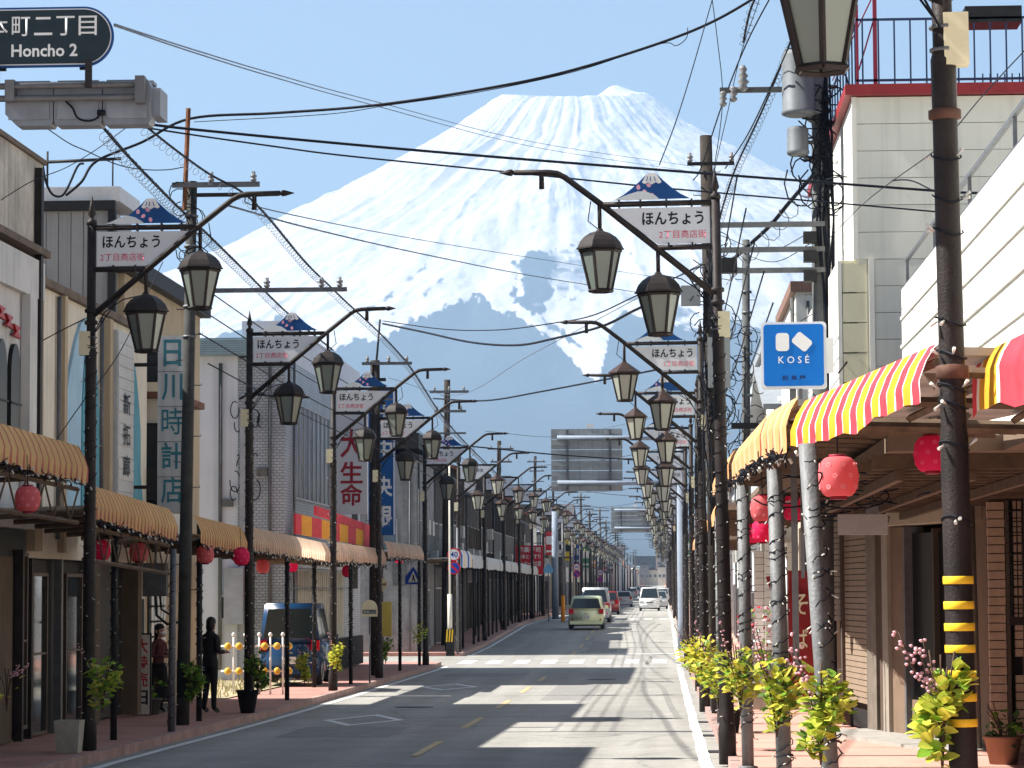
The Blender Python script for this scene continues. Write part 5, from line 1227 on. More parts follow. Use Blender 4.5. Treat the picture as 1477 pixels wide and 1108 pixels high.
for (x, y) in ((2.3, 30.5), (2.6, 35)): link('small_lamp', fx.mesh('small_lamp', galv), R1, (x-l.x, y-l.y, 3.25-l.z))
MB().box(2.15-l.x, 2.75-l.x, 34-l.y, 34.1-l.y, 3.05-l.z, 3.3-l.z).build('hanging_plate', M('pale_plate', (.45, .48, .5), .5), R1)
# ================================================================ overhead cables
def spline(pts, n=8):
    P = [Vector(p) for p in pts]; P = [P[0]*2-P[1]]+P+[P[-1]*2-P[-2]]; out = []
    for i in range(1, len(P)-2):
        for k in range(n):
            t = k/n; a, b, c, d = P[i-1:i+3]
            out.append(.5*((2*b)+(-a+c)*t+(2*a-5*b+4*c-d)*t*t+(-a+3*b-3*c+d)*t*t*t))
    out.append(P[-2]); return out
def wire(label, pts, r=.012, mat=None, coil=0, n=8, group='overhead cables across and along the street'):
    W_ = [at(x, y, Y=Y) for x, y, Y in pts]; c = W_[0]
    sp = spline([p-c for p in W_], n)
    t = tag(MB().tube(sp, r, 5).build('overhead_cable', mat or cable, None, c, fix=False), label, 'cable', group)
    if coil:
        b = MB(); L_ = 0; pp = []
        for i in range(len(sp)-1):
            seg = sp[i+1]-sp[i]; m = max(1, int(seg.length/coil*8))
            u = seg.normalized().orthogonal().normalized(); w = seg.normalized().cross(u)
            for k in range(m):
                ph = L_/coil*6.283; L_ += seg.length/m; pp.append(sp[i]+seg*k/m+Vector((0, 0, -r*4))+(u*math.cos(ph)+w*math.sin(ph))*r*4)
        b.tube(pp, r*.24, 3, cap=False); b.build('spiral_hanger', cableg, t, fix=False)
    return t
wire('thick black cable sweeping up from the rusty mast to the top right', [(95, 282, 44), (118, 262, 44), (140, 232, 44.5), (205, 205, 45), (275, 171, 45.2), (400, 163, 45), (540, 152, 44.5), (700, 128, 44), (830, 100, 44), (985, 50, 44), (1077, 4, 44), (1150, -50, 44)], .024)
wire('slack thin cable hanging just below the thick sweeping one', [(280, 176, 45), (470, 165, 44.8), (560, 152, 44.5), (690, 133, 44), (830, 103, 44), (950, 64, 44), (975, 66, 44), (990, 55, 44), (992, 40, 44)], .007)
wire('upper black cable crossing in front of the volcano to the white building', [(205, 178, 36), (280, 187, 36.5), (500, 208, 37), (720, 227, 38), (1000, 249, 39), (1344, 275, 40), (1422, 279, 40.5)], .020)
wire('lower black cable crossing in front of the volcano', [(195, 182, 36), (280, 195, 36.5), (400, 212, 37), (500, 225, 37), (720, 247, 38), (923, 268, 39), (1032, 278, 39.5), (1344, 305, 40), (1391, 310, 40.5)], .013)
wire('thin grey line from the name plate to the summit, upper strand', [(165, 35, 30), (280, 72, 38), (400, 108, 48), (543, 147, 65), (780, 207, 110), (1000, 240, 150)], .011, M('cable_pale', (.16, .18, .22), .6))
wire('thin grey line from the name plate to the summit, lower strand', [(165, 37, 30), (280, 76, 38), (400, 113, 48), (543, 153, 65), (780, 214, 110), (1000, 248, 150)], .011, M('cable_pale', (.16, .18, .22), .6))
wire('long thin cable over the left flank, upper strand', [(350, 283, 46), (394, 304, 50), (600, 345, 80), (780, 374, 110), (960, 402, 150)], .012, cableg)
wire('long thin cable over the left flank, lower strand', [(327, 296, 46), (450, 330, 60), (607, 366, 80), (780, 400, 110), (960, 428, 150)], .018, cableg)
wire('thick sagging cable from the dark pole toward the right poles', [(552, 467, 77), (610, 479, 74), (680, 494, 70), (745, 498, 65), (800, 488, 60), (870, 470, 56), (923, 444, 53), (1018, 405, 50)], .028)
wire('upper sagging cable from the dark pole toward the right poles', [(552, 463, 77), (640, 475, 72), (720, 476, 66), (800, 466, 60), (855, 455, 56), (915, 428, 53), (1018, 380, 50)], .014)
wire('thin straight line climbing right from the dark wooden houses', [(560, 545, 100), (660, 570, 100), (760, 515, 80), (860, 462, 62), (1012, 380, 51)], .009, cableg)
wire('black cable from the fourth left lamp arm to the right poles', [(625, 575, 92), (700, 578, 88), (780, 565, 82), (870, 548, 75), (948, 533, 69), (1000, 518, 66)], .026)
wire('low black cable passing in front of the big road sign', [(668, 643, 104), (720, 648, 105), (790, 655, 106), (890, 662, 108), (985, 668, 110)], .028)
wire('cable with spiral hanger dropping past the rusty mast', [(149, 184, 36), (179, 219, 38), (220, 262, 41), (257, 299, 44.8), (295, 334, 49), (350, 388, 56), (415, 452, 65), (480, 505, 76)], .022, coil=.35)
wire('spiral hung cable from the cross arm down the left flank', [(205, 178, 40), (250, 214, 42), (300, 250, 44), (350, 278, 45.5), (385, 312, 48), (440, 378, 55), (486, 423, 62), (584, 520, 80), (654, 620, 108), (740, 706, 170)], .02, coil=.4)
wire('thin looping telephone wire left of the rusty mast', [(70, 187, 40), (100, 207, 41), (125, 218, 42), (165, 236, 43), (200, 244, 44), (240, 245, 45), (270, 240, 45.2)], .009)
wire('thin wire from the grey parapet up to the signal arm', [(-10, 296, 37), (45, 262, 38), (95, 242, 39), (140, 215, 40), (181, 185, 41)], .007)
wire('slanting wire from the first awning to the penthouse', [(72, 648, 40), (118, 582, 41), (160, 528, 42), (185, 485, 43), (210, 430, 44), (235, 378, 45)], .008)
wire('short wire from the arched shop to the first lamp', [(58, 493, 40), (90, 476, 38.5), (122, 460, 37)], .009)
wire('dark connector loop above the grey penthouse', [(62, 240, 43), (66, 262, 43), (75, 280, 43), (88, 283, 43), (98, 270, 43), (112, 240, 43.5), (120, 236, 44)], .02)
wire('taut line from the top edge down to the mountain sign', [(1030, -10, 40), (1000, 95, 38), (975, 175, 36.5), (951, 238, 35.2)], .008)
wire('line falling from the top edge to the tall wooden pole', [(1026, -10, 47), (1035, 60, 48), (1042, 130, 48.5), (1038, 190, 49), (1020, 300, 50)], .008)
wire('line from the transformer arm down to the tall wooden pole', [(1120, -20, 43), (1078, 60, 44), (1042, 150, 46), (1012, 240, 49), (1000, 260, 50)], .012)
wire('second line from the transformer arm, slightly lower', [(1095, 0, 43), (1068, 80, 44), (1050, 160, 46), (1030, 250, 49), (1025, 300, 50)], .007)
wire('diagonal line from the insulators to the wooden pole arm', [(1150, 40, 43), (1105, 140, 44), (1075, 200, 47), (1046, 243, 50)], .012)
wire('coiled bundle hanging from the top edge right of the summit', [(1092, -10, 42), (1082, 15, 42), (1076, 40, 42), (1072, 62, 42)], .02, coil=.12)
wire('large spiral cable from the transformer pole past the ridge', [(1162, 0, 43), (1142, 55, 43.5), (1112, 130, 45), (1090, 180, 46), (1062, 240, 47.5), (1045, 290, 49), (1034, 330, 50)], .018, coil=.14)
wire('thick diagonal cable from the concrete pole down left', [(1175, 250, 43.6), (1140, 290, 44), (1110, 326, 44.5), (1075, 358, 45), (1040, 390, 46)], .035, coil=.3)
wire('thin service wire from the right lamp post to the white building', [(1490, 60, 20), (1420, 135, 20), (1370, 195, 19), (1345, 220, 22), (1250, 290, 30), (1195, 345, 40)], .005)
wire('slack wire draped across the tall white building', [(1182, 262, 43.8), (1215, 255, 43), (1260, 262, 42), (1310, 260, 40.8), (1344, 274, 39)], .012)
wire('hanging wire right of the near lamp post', [(1373, 100, 16.8), (1380, 160, 16.8), (1376, 200, 16.8), (1370, 220, 16.8)], .005)
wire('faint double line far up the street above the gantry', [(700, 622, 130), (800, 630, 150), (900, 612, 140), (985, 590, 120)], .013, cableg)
for i, (xa, ya, xb, yb, Y) in enumerate(((775, 672, 985, 640, 180), (790, 700, 990, 716, 190), (800, 712, 985, 690, 210), (805, 722, 990, 738, 230), (800, 735, 985, 712, 260), (820, 748, 990, 756, 280), (820, 756, 985, 742, 300), (830, 770, 980, 775, 340))):
    wire('distant street crossing line between the last poles, %s from above' % ORD[i], [(xa, ya, Y), ((xa+xb)/2, (ya+yb)/2+6, Y), (xb, yb, Y)], .022, cableg)
for i, (x, y, Y) in enumerate(((1040, 300, 56), (1052, 316, 60), (1046, 420, 58), (1060, 455, 62))):
    wire('short slack line between the slender pole and the concrete pole, %s' % ORD[i], [(x, y+40, Y), ((x+1175)/2, y+62, 50), (1178, y+30, 44)], .008)
for i in range(5):      # lines running along the street over the right kerb
    Yp = [37, 50, 68, 95, 140, 220]
    wire('line running along the right kerb poles, %s from the top' % ORD[i], [at_ for at_ in [(955+(1.0+.12*i)*4000/Y, 850-(7.9-.42*i-2.4)*4000/Y+(8 if k % 2 else 0), Y) for k, Y in enumerate(Yp)]], .012)
for i in range(4):
    Yp = [45.2, 60, 77, 95, 113, 140, 170, 240]
    wire('line running along the left kerb poles, %s from the top' % ORD[i], [(955-(7.85-.15*i)*4000/Y, 852-(7.6-.5*i-2.4)*4000/Y+(300/Y if k % 2 else 0), Y) for k, Y in enumerate(Yp)], .012)
# ================================================================ traffic signal and name plate, top left
Ys = 23.0
sg = thing('traffic_signal', at(120, 150, Y=Ys), 'grey traffic signal seen from behind at the top left', 'traffic signal'); o = sg.location
hx = (at(230, 150, Y=Ys).x-at(12, 150, Y=Ys).x)/2; hz = (at(120, 116, Y=Ys).z-at(120, 182, Y=Ys).z)/2
sgm = M('signal_grey', (.24, .27, .31), .5, .2, .12, 4, streak=.2)
for i in range(3):
    x0 = -hx+i*hx*.645+.0; x1 = x0+hx*.63
    b = MB(); y0, y1 = -.09, .12
    b.prism([(x0+(.10 if i == 0 else .02), -hz), (x1-.02, -hz), (x1, -hz+.04), (x1, hz-.08), (x1-.03, hz-.01), (x0+.03, hz-.01), (x0, hz-.08), (x0, -hz+(.10 if i == 0 else .04))], y0, y1)
    b.box(x0+.03, x1-.03, y0-.012, y0-.0005, -hz+.05, hz-.16); o_ = b.build('housing', sgm, sg)
    hood = MB()
    for k in range(9):
        a = math.pi*(k/8); hood.tube([((x0+x1)/2+.17*math.cos(a), .12, .0+.17*math.sin(a)), ((x0+x1)/2+.17*math.cos(a), .36, -.03+.17*math.sin(a))], .022, 4, smooth=False)
    hood.build('visor', sgm, sg)
    MB().box(x0+.02, x1-.02, .12, .30, hz-.01, hz+.02).build('hood_top', sgm, sg)
MB().box(hx*.9, hx+.02, -.04, .3, -.12, .12).build('end_cap', sgm, sg)
for z in (.13, .025): MB().tube([(-2.2, -.16, z), (hx*.83, -.16, z)], .028, 8).build('arm', galv, sg)
MB().box(hx*.74, hx*.86, -.2, -.09, -.03, .2).box(-hx+.02, -hx+.1, -.2, -.09, -.0, .18).build('clamp', galv, sg)
MB().tube(spline([(-.12, -.14, .0), (-.06, -.14, -.06), (-.02, -.14, -.14), (.06, -.14, -.17), (.14, -.13, -.15), (.17, -.12, -.1)], 5), .009, 6).lathe([(.035, -.02), (.035, .02)], 8, (.18, -.13, -.1)).build('black_cable', cable, sg)
for px in (135,): MB().box(at(px, 0, Y=Ys).x-o.x-.028, at(px, 0, Y=Ys).x-o.x+.028, -.2, -.17, at(px, 132, Y=Ys).z-o.z, at(px, 92, Y=Ys).z-o.z).build('plate_bracket', iron2, sg)
MB().box(at(3, 0, Y=Ys).x-o.x-.028, at(3, 0, Y=Ys).x-o.x+.028, -.2, -.17, at(3, 136, Y=Ys).z-o.z, at(3, 96, Y=Ys).z-o.z).build('plate_bracket', iron2, sg)
def stadium(cx, cz, hw, hh, y0, y1, n=12, rr=None):
    rr = rr if rr is not None else hh; pts = []
    for sx, sz, a0 in ((1, 1, 0), (-1, 1, 90), (-1, -1, 180), (1, -1, 270)):
        for k in range(n+1):
            a = RAD(a0+90*k/n); pts.append((cx+sx*(hw-rr)+rr*math.cos(a), cz+sz*(hh-rr)+rr*math.sin(a)))
    return MB().prism(pts, y0, y1)
pc = at(61, 54, Y=Ys-.1); np_ = thing('name_plate', pc, 'dark rounded street name plate at the top left corner', 'sign')
s_ = 23.0/4000; hw, hh = 106*s_, 44.5*s_
stadium(0, 0, hw, hh, -.012, .02).build('rim', navy, np_); stadium(0, 0, hw-.017, hh-.017, -.015, -.0125).build('white_line', signw, np_)
stadium(0, 0, hw-.026, hh-.026, -.018, -.0155).build('face', M('plate_dark', (.018, .035, .045), .4, 0, .1), np_)
pw = M('plate_letter', (.72, .75, .76), .5)
for i, ch in enumerate('本町二丁目'): text(ch, 27*s_, 29*s_ if ch not in '二' else 27*s_, pw, np_, ((-3+i*33-61)*s_, -.0205, 16*s_), 0, .005)
text('Honcho 2', 98*s_, 19*s_, pw, np_, (4*s_, -.0205, -20*s_), 0, .022)
for x in (-60, 60): MB().box(x*s_-.03, x*s_+.03, .02, .05, -hh-.02, hh*.6).build('back_strap', iron2, np_)
# ================================================================ blue shop sign on the right
Yk = 30.0; pc = at(1145, 513, Y=Yk); s_ = Yk/4000
ks = thing('blue_shop_sign', pc, 'square blue illuminated sign box with two white rounded blocks above white letters', 'sign', rz=-.06)
kb = M('kose_blue', (.005, .155, .56), .35, 0, .04)
stadium(0, 0, 47*s_, 48*s_, -.06, .10, 6, 6*s_).build('case', M('sign_case_white', (.7, .72, .75), .4), ks)
stadium(0, 0, 43*s_, 44.5*s_, -.066, -.0605, 6, 5*s_).build('face', kb, ks)
stadium((1129-1145)*s_, 19*s_, 9.5*s_, 13*s_, -.071, -.0665, 6, 5*s_).build('white_block', white, ks)
q_ = stadium(0, 0, 9.5*s_, 13*s_, -.071, -.0665, 6, 4*s_); o_ = q_.build('white_block', white, ks, ((1157-1145)*s_, 0, 19*s_)); o_.rotation_euler = (0, RAD(-50), 0)
text('K O S É', 44*s_, 12.5*s_, white, ks, (0, -.0715, -5.5*s_), 0, .005)
text('松 島 屋', 34*s_, 7.5*s_, M('navy_print', (.01, .03, .12), .5), ks, (0, -.0715, -33*s_), 0, .02)
MB().box(-.05, .02, .0, .05, -3.4, -48*s_).build('post', galv, ks); MB().box(.05, .09, .0, .05, -2.4, -48*s_).build('post', galv, ks)
MB().box(47*s_, 57*s_, .0, .12, -25*s_, 25*s_).build('side_box', white, ks)
# ================================================================ red paper lanterns
lr = M('lantern_red_paper', (.92, .04, .19), .7, 0, .05, 3, trans=.55); lp = M('lantern_shaded_paper', (.80, .20, .22), .8, 0, .08, 3, trans=.5)  # one red paper in two colours, sunlight and shade painted into them
lring = M('lantern_ring', (.22, .01, .03), .6)
prof = [(.055, -.135)]; N = 22
for i in range(N+1):
    a = -1.18+2.36*i/N; prof.append((.15*math.cos(a)**.55*(1 if i % 2 else .982), .143*math.sin(a)/math.sin(1.18)))
prof.append((.055, .15))
LB = {m_.name: MB().lathe(prof, 24).mesh('paper', m_) for m_ in (lr, lp)}
LRm = MB().lathe([(.062, -.165), (.062, -.135), (.05, -.13)], 14).lathe([(.05, .13), (.066, .14), (.066, .165)], 14).mesh('rim', lring)
fl = MB()
for (az_, z) in [(a_, z_) for z_ in (-.075, .005, .085) for a_ in range(0, 360, 45)]:
    az2 = RAD(az_+(22 if z == .005 else 0)); rr = .1525*(math.cos(z/.143*1.0)**.55)
    u = Vector((-math.sin(az2), math.cos(az2), 0)); w = Vector((0, 0, 1)); n_ = Vector((math.cos(az2), math.sin(az2), 0)); c_ = n_*rr+w*z
    for k in range(5):
        a = 2*math.pi*k/5; c2 = c_+(u*math.cos(a)+w*math.sin(a))*.013
        fl.add([c2+(u*math.cos(b_)+w*math.sin(b_))*.0085+n_*(.0015) for b_ in [j*math.pi/3 for j in range(6)]], [(0, 1, 2, 3, 4, 5)])
FLm = fl.mesh('blossom_print', M('blossom_print', (.88, .34, .36), .7, trans=.3))
FLb = FLm.copy(); FLb.materials.clear(); FLb.materials.append(M('blossom_print_bright', (.95, .13, .28), .7, trans=.4))
def redlantern(px, py, Y, faded, label, cord=.35):  # faded: use the paper with shade put into its colour
    t = thing('paper_lantern', at(px, py, Y=Y), label, 'paper lantern', 'red paper lanterns hanging under the arcades', rz=rnd.uniform(0, 6))
    link('paper', LB[(lp if faded else lr).name], t); link('rim', LRm, t)
    if Y < 60: link('blossom_print', FLm if faded else FLb, t)
    MB().tube([(0, 0, .16), (0.01, 0, .16+cord)], .006, 4).build('cord', cable, t); t.rotation_euler = (rnd.uniform(-.05, .05), rnd.uniform(-.05, .05), t.rotation_euler[2])
for a in ((40, 720, 31.8, True, 'shaded pink lantern under the first left awning'), (145, 794, 40.5, False, 'bright red lantern just right of the first left lamp post'), (200, 797, 43.2, True, 'dull red lantern before the grey wall cabinet'),
          (296, 800, 46.5, True, 'dull red lantern right of the utility pole, above the man'), (348, 803, 49, False, 'bright red lantern touching the second left lamp post'), (379, 817, 60, True, 'small shaded lantern right of the second left lamp post'),
          (421, 816, 68, False, 'small bright red lantern above the blue van'), (501, 824, 75, False, 'small bright red lantern right of the third left lamp post'), (553, 803, 88, False, 'tiny red lantern right of the dark utility pole'), (576, 806, 93, False, 'last tiny red lantern at the corner with the pedestrian sign'),
          (1209, 688, 20.4, True, 'large shaded lantern with blossom print beside the leaning silver post'), (1344, 655, 23, False, 'bright pinkish red lantern half hidden by the near lamp post'), (1146, 733, 33, False, 'bright red lantern between the two nearest silver posts'),
          (1101, 734, 31.5, True, 'shaded lantern in front of a brighter one right of the third silver post'), (1101, 766, 36.5, False, 'bright red lantern partly behind the shaded one'), (1084, 770, 43, False, 'small red lantern farthest up the right arcade')): redlantern(*a)
# ================================================================ artificial leaf and blossom bunches
lfm = [M('leaf_yellow_green', (.50, .56, .08), .45, 0, .2, 9, trans=.35), M('leaf_lemon', (.72, .66, .10), .45, 0, .2, 9, trans=.35), M('leaf_green', (.20, .38, .04), .45, 0, .2, 9, trans=.3), M('leaf_dark_green', (.07, .14, .03), .5, 0, .2, 9, trans=.2)]
def leaf_mesh(m_, L_=.11, w=.038, bend=.25):
    vs = []; n = 4
    for i in range(n+1):
        t = i/n; ww = w*math.sin(math.pi*min(.97, t*.9+.08))**.8; z = -bend*L_*t*t
        vs += [(-ww, L_*t, z+.12*ww), (0, L_*t, z-.1*ww), (ww, L_*t, z+.12*ww)]
    fs = []
    for i in range(n): fs += [(3*i, 3*i+1, 3*i+4, 3*i+3), (3*i+1, 3*i+2, 3*i+5, 3*i+4)]
    return vs, fs
LV, LF = leaf_mesh(None, .088, .034)
leafM = []
for m_ in lfm: leafM.append(MB().add(LV, LF, True).mesh('leaf', m_))
blm = M('pink_blossom', (.85, .52, .58), .6, 0, .15, 20, trans=.3); twg = M('brown_twig', (.08, .05, .035), .8)
def bunch(loc, label, h=.55, spread=.2, n=45, single=True, pink=8, mix=(6, 3, 2, 1), seed=0, down=.25, rx=(1, 1), name='leaf_bunch'):
    q = random.Random(seed); t = thing(name, loc, label, 'artificial plant', 'leaf bunches tied to the posts')
    st = MB(); pts = []
    for i in range(7):
        a = q.uniform(0, 6.3); e = Vector((math.cos(a)*spread*q.uniform(.4, 1)*rx[0], math.sin(a)*spread*q.uniform(.3, .9), h*q.uniform(.5, 1)))
        p = spline([(0, 0, -.35), (e.x*.3, e.y*.3, 0), tuple(e)], 4); st.tube(p, .006, 4); pts += p[3:]
    st.build('stems', twg, t)
    jb = MB(); cls = [k for k, c in enumerate(mix) for _ in range(c)]
    for i in range(n):
        u = Vector((q.gauss(0, 1), q.gauss(0, 1), q.gauss(0, 1))).normalized()*(q.random()**.45)
        cz = (h*.75-.32)/2; p = Vector((u.x*spread*(.75+.35*u.z), u.y*spread*.8, cz+u.z*(h*.75+.32)/2)); p.x += .06*math.sin(p.z*9+seed)
        k = q.choice(cls); s_ = q.uniform(.7, 1.25); rot = Matrix.Rotation(math.atan2(-u.x, u.y)+q.gauss(0, .7), 4, 'Z') @ Matrix.Rotation(q.uniform(-.3, 1.3), 4, 'X') @ Matrix.Rotation(q.uniform(-.7, .7), 4, 'Y')
        mt = Matrix.Translation(p) @ rot @ Matrix.Scale(s_, 4)
        if single: o_ = link('leaf', leafM[k], t); o_.matrix_local = mt
        else: jb.mat(k).add([mt @ Vector(v) for v in LV], LF, True)
    if not single: tag(jb.build('leaves', lfm, t, fix=False), kind='stuff')
    if pink:
        tb = MB(); bb = MB()
        for i in range(max(1, pink//4)):
            a = q.uniform(2, 4.5) ; e = Vector((math.cos(a)*spread*1.25*rx[1], -abs(math.sin(a))*spread*.5, h*q.uniform(.9, 1.35)))
            p = spline([(0, 0, .1), (e.x*.5, e.y*.5, h*.5), tuple(e)], 5); tb.tube(p, .004, 4)
            for z in p[3:]:
                for j in range(2):
                    c_ = z+Vector((q.gauss(0, .018), q.gauss(0, .018), q.gauss(0, .02))); bb.lathe([(.002, -.011), (.011, -.005), (.013, .003), (.006, .008)], 5, c_, a0=q.uniform(0, 1))
        tb.build('blossom_twigs', twg, t); bb.build('blossoms', blm, t)
    return t
def bpx(px, py, Y): return at(px, py, Y=Y)
bunch(bpx(1183, 1030, 19.35), 'yellow green leaf bunch tied to the nearest silver post', .42, .20, 254, True, 12, seed=1)
bunch(bpx(1120, 1005, 24.2), 'yellow green leaf bunch tied to the second silver post', .48, .24, 254, True, 8, seed=2)
bunch(bpx(1068, 985, 32), 'lemon coloured leaf bunch tied to the third silver post', .55, .3, 236, True, 8, (4, 5, 2, 1), seed=3)
bunch(bpx(1036, 985, 36.4), 'large lemon leaf bunch on the second right lamp post', .65, .34, 273, True, 8, (4, 5, 2, 1), seed=4)
bunch(bpx(1008, 950, 42), 'round yellow leaf bunch above a black pot by the right kerb', .48, .36, 285, False, 4, (3, 6, 1, 0), seed=5)
bunch(bpx(1358, 1030, 16.7), 'tall yellow green bunch with pink blossoms on the banded lamp post', .42, .13, 218, True, 16, (6, 3, 2, 0), seed=6, rx=(.8, 1.7))
bunch(bpx(148, 990, 36.3), 'yellow green leaf bunch on the first left lamp post', .50, .26, 236, False, 3, (4, 2, 4, 0), seed=7, down=.35)
bunch(bpx(277, 985, 45), 'dull green leaf column beside the left utility pole', .45, .16, 285, False, 0, (1, 0, 6, 3), seed=8, down=.5)
bunch(bpx(372, 975, 50.6), 'dark green leaf column on the second left lamp post', .55, .2, 285, False, 5, (1, 0, 3, 5), seed=9, down=.5)
bunch(bpx(439, 965, 57.4), 'small lemon leaf bunch on the rusty post by the blue van', .45, .12, 200, False, 3, (3, 4, 1, 0), seed=10, down=.5)
bunch(bpx(486, 950, 63.7), 'lemon leaf bunch on the third left lamp post', .5, .16, 236, False, 4, (3, 4, 1, 0), seed=11, down=.5)
bunch(bpx(556, 940, 76.5), 'dull green leaf bunch right of the dark utility pole', .5, .16, 200, False, 0, (1, 0, 4, 3), seed=12, down=.5)
bunch(bpx(604, 918, 88), 'yellow green leaf sprigs on the fifth left lamp post', .6, .3, 109, False, 0, (4, 2, 1, 0), seed=13)
bunch(bpx(10, 985, 34), 'pink blossom twigs at the left edge above a yellow leaf', .2, .2, 6, True, 12, (1, 3, 0, 0), seed=14, rx=(1, -1.2))
# pots and planters
def pot(px, Y, X, r0, r1, h, m_, label, plant=None, seed=0):
    t = thing('plant_pot', (X, Y, gz(Y)+SW), label, 'pot'); MB().lathe([(r0, 0), (r1, h-.03), (r1+.02, h-.03), (r1+.02, h), (r1-.02, h), (r1-.03, h-.05)], 12).build('pot', m_, t)
    if plant:
        p = bunch((X, Y, gz(Y)+SW+h+.1), plant, .3, .28, 70, False, 0, (0, 0, 2, 4), seed=seed); p['category'] = 'plant'; p['group'] = ''; del p['group']; p.name = 'potted_plant'
blkp = M('black_plastic', (.02, .02, .022), .5); terr = M('terracotta', (.32, .16, .10), .9)
pot(0, 50.75, -7.6, .13, .2, .42, blkp, 'black plastic pot around the foot of the second left lamp post')
pot(0, 41.8, 1.0, .12, .17, .35, blkp, 'black pot on the right kerb under the round yellow bunch')
pot(0, 50.0, -9.25, .14, .2, .3, conc, 'grey pot before the tan house door', 'bushy dark green plant in the grey pot by the tan house', 31)
pot(0, 33.2, 4.0, .16, .22, .33, terr, 'terracotta pot by the brick pier at the right edge', 'small leafy shrub in the terracotta pot at the right edge', 33)
cbk = thing('concrete_block', (-7.75, 36.1, gz(36)+SW), 'tapered concrete block standing beside the first left lamp post', 'block'); MB().add([(-.14, -.14, 0), (.14, -.14, 0), (.14, .14, 0), (-.14, .14, 0), (-.17, -.17, .42), (.17, -.17, .42), (.17, .17, .42), (-.17, .17, .42)], [(0, 1, 5, 4), (1, 2, 6, 5), (2, 3, 7, 6), (3, 0, 4, 7), (4, 5, 6, 7), (0, 3, 2, 1)]).build('block', M('light_concrete', (.42, .40, .34), .9, 0, .2, 6), cbk)
# sandwich board
sb = thing('vertical_notice_board', at(205, 990, Y=49.6), 'narrow white notice board with red and black brush lettering by the door', 'sign')
MB().box(-.14, .14, -.03, .03, -.5, .92).build('board', M('notice_white', (.62, .6, .55), .7), sb); MB().box(-.17, .17, -.02, .02, -.85, .95).build('frame', blk, sb)
for ch, z, m_ in (('大', .72, pinkp), ('特', .42, pinkp), ('売', .12, pinkp), ('日', -.2, black)): text(ch, .22, .26, M('brush_red', (.45, .03, .03), .6) if m_ is pinkp else black, sb, (0, -.033, z), 0, .02)
# guard fence with yellow balls
yb_ = M('yellow_ball', (.72, .42, .06), .4, 0, .1, 8)
Yf = 61.5
gf = thing('ball_fence', (at(325, 1000, Y=Yf).x, Yf, gz(Yf)+SW), 'white pipe guard fence with yellow balls in front of the empty lot', 'fence')
xs_ = [at(x, 960, Y=Yf).x-gf.location.x for x in (337, 354, 374, 390, 408)]; zz = [at(370, y, Y=Yf).z-gf.location.z for y in (932, 968, 918)]
for i, x in enumerate(xs_): MB().tube([(x, 0, 0), (x, 0, zz[2])], .022, 8).lathe([(.03, zz[2]), (.05, zz[2]+.03), (.03, zz[2]+.08), (.0, zz[2]+.09)], 8, (x, 0, 0)).build('post', white, gf)
for z in zz[:2]: MB().tube([(-.1, 0, z), (xs_[-1]+.2, 0, z)], .022, 6).build('rail', white, gf)
bm2 = MB().lathe([(.02, -.08), (.065, -.055), (.085, 0), (.065, .055), (.02, .08)], 10).mesh('ball', yb_)
for z in zz[:2]:
    for px in (329, 345, 361, 382, 400, 417): link('ball', bm2, gf, (at(px, 950, Y=Yf).x-gf.location.x, -.03, z))
gt = MB(); q = random.Random(8)
for i in range(900):
    x, y = q.uniform(-14, -9.3), q.uniform(58.6, 71); z = gz(y)+SW+.02; h = q.uniform(.05, .22); dx, dy = q.gauss(0, .05), q.gauss(0, .05)
    gt.add([(x-.012, y, z), (x+.012, y, z), (x+dx, y+dy, z+h)], [(0, 1, 2)])
tag(gt.build('dry_grass', M('dry_grass_blades', (.42, .36, .16), .9, 0, .3, 3), fix=False), 'dry yellow grass growing on the empty lot', kind='stuff')
# small white block kiosk on the office wall
# ================================================================ road signs on posts
def roundsign(t, z, r, kind, x=0, y=-.04):
    MB().tube([(x, y, z), (x, y-.012, z)], r, 28, smooth=False).build('disc', M('sign_disc_white' if kind == '40' else 'sign_disc_red', (.75, .75, .75) if kind == '40' else (.6, .02, .03), .4), t)
    if kind == '40':
        b = MB(); n = 28; vs = [(x+r*k*math.cos(2*math.pi*i/n), y-.014, z+r*k*math.sin(2*math.pi*i/n)) for k in (1, .8) for i in range(n)]
        b.add(vs, [(i, (i+1) % n, (i+1) % n+n, i+n) for i in range(n)]).build('red_ring', M('sign_ring_red', (.6, .02, .03), .4), t)
        text('40', r*1.15, r*.85, M('blue_print', (.02, .05, .3), .5), t, (x, y-.015, z), 0, .02)
    else:
        MB().tube([(x, y-.012, z), (x, y-.016, z)], r*.8, 28, smooth=False).build('blue_disc', M('sign_disc_blue', (.01, .06, .4), .4), t)
        b = MB(); a = r*.72; d = .12*r; b.add([(x-a*.7-d, y-.018, z+a*.7-d), (x-a*.7+d, y-.018, z+a*.7+d), (x+a*.7+d, y-.018, z-a*.7+d), (x+a*.7-d, y-.018, z-a*.7-d)], [(0, 1, 2, 3)]).build('red_bar', M('sign_ring_red', (.6, .02, .03), .4), t)
Yq = 101
rp = thing('speed_limit_sign', (at(655, 800, Y=Yq).x, Yq, gz(Yq)+SW), 'round forty limit sign over a blue no parking sign at the side street', 'road sign')
MB().tube([(.12, .05, 0), (.12, .05, 4.6)], .04, 10).build('post', galv, rp); zc_ = lambda y, Y=Yq: at(655, y, Y=Y).z-gz(Y)-SW
roundsign(rp, zc_(800), .245, '40'); roundsign(rp, zc_(819.5), .235, 'np')
MB().box(-.02, .12, -.02, .02, zc_(800)-.02, zc_(800)+.02).box(-.02, .12, -.02, .02, zc_(819.5)-.02, zc_(819.5)+.02).build('clamps', galv, rp)
wp = thing('cream_marker_post', (at(649, 900, Y=99).x, 99, gz(99)+SW), 'thin pale post with a black and yellow striped block at its foot', 'post')
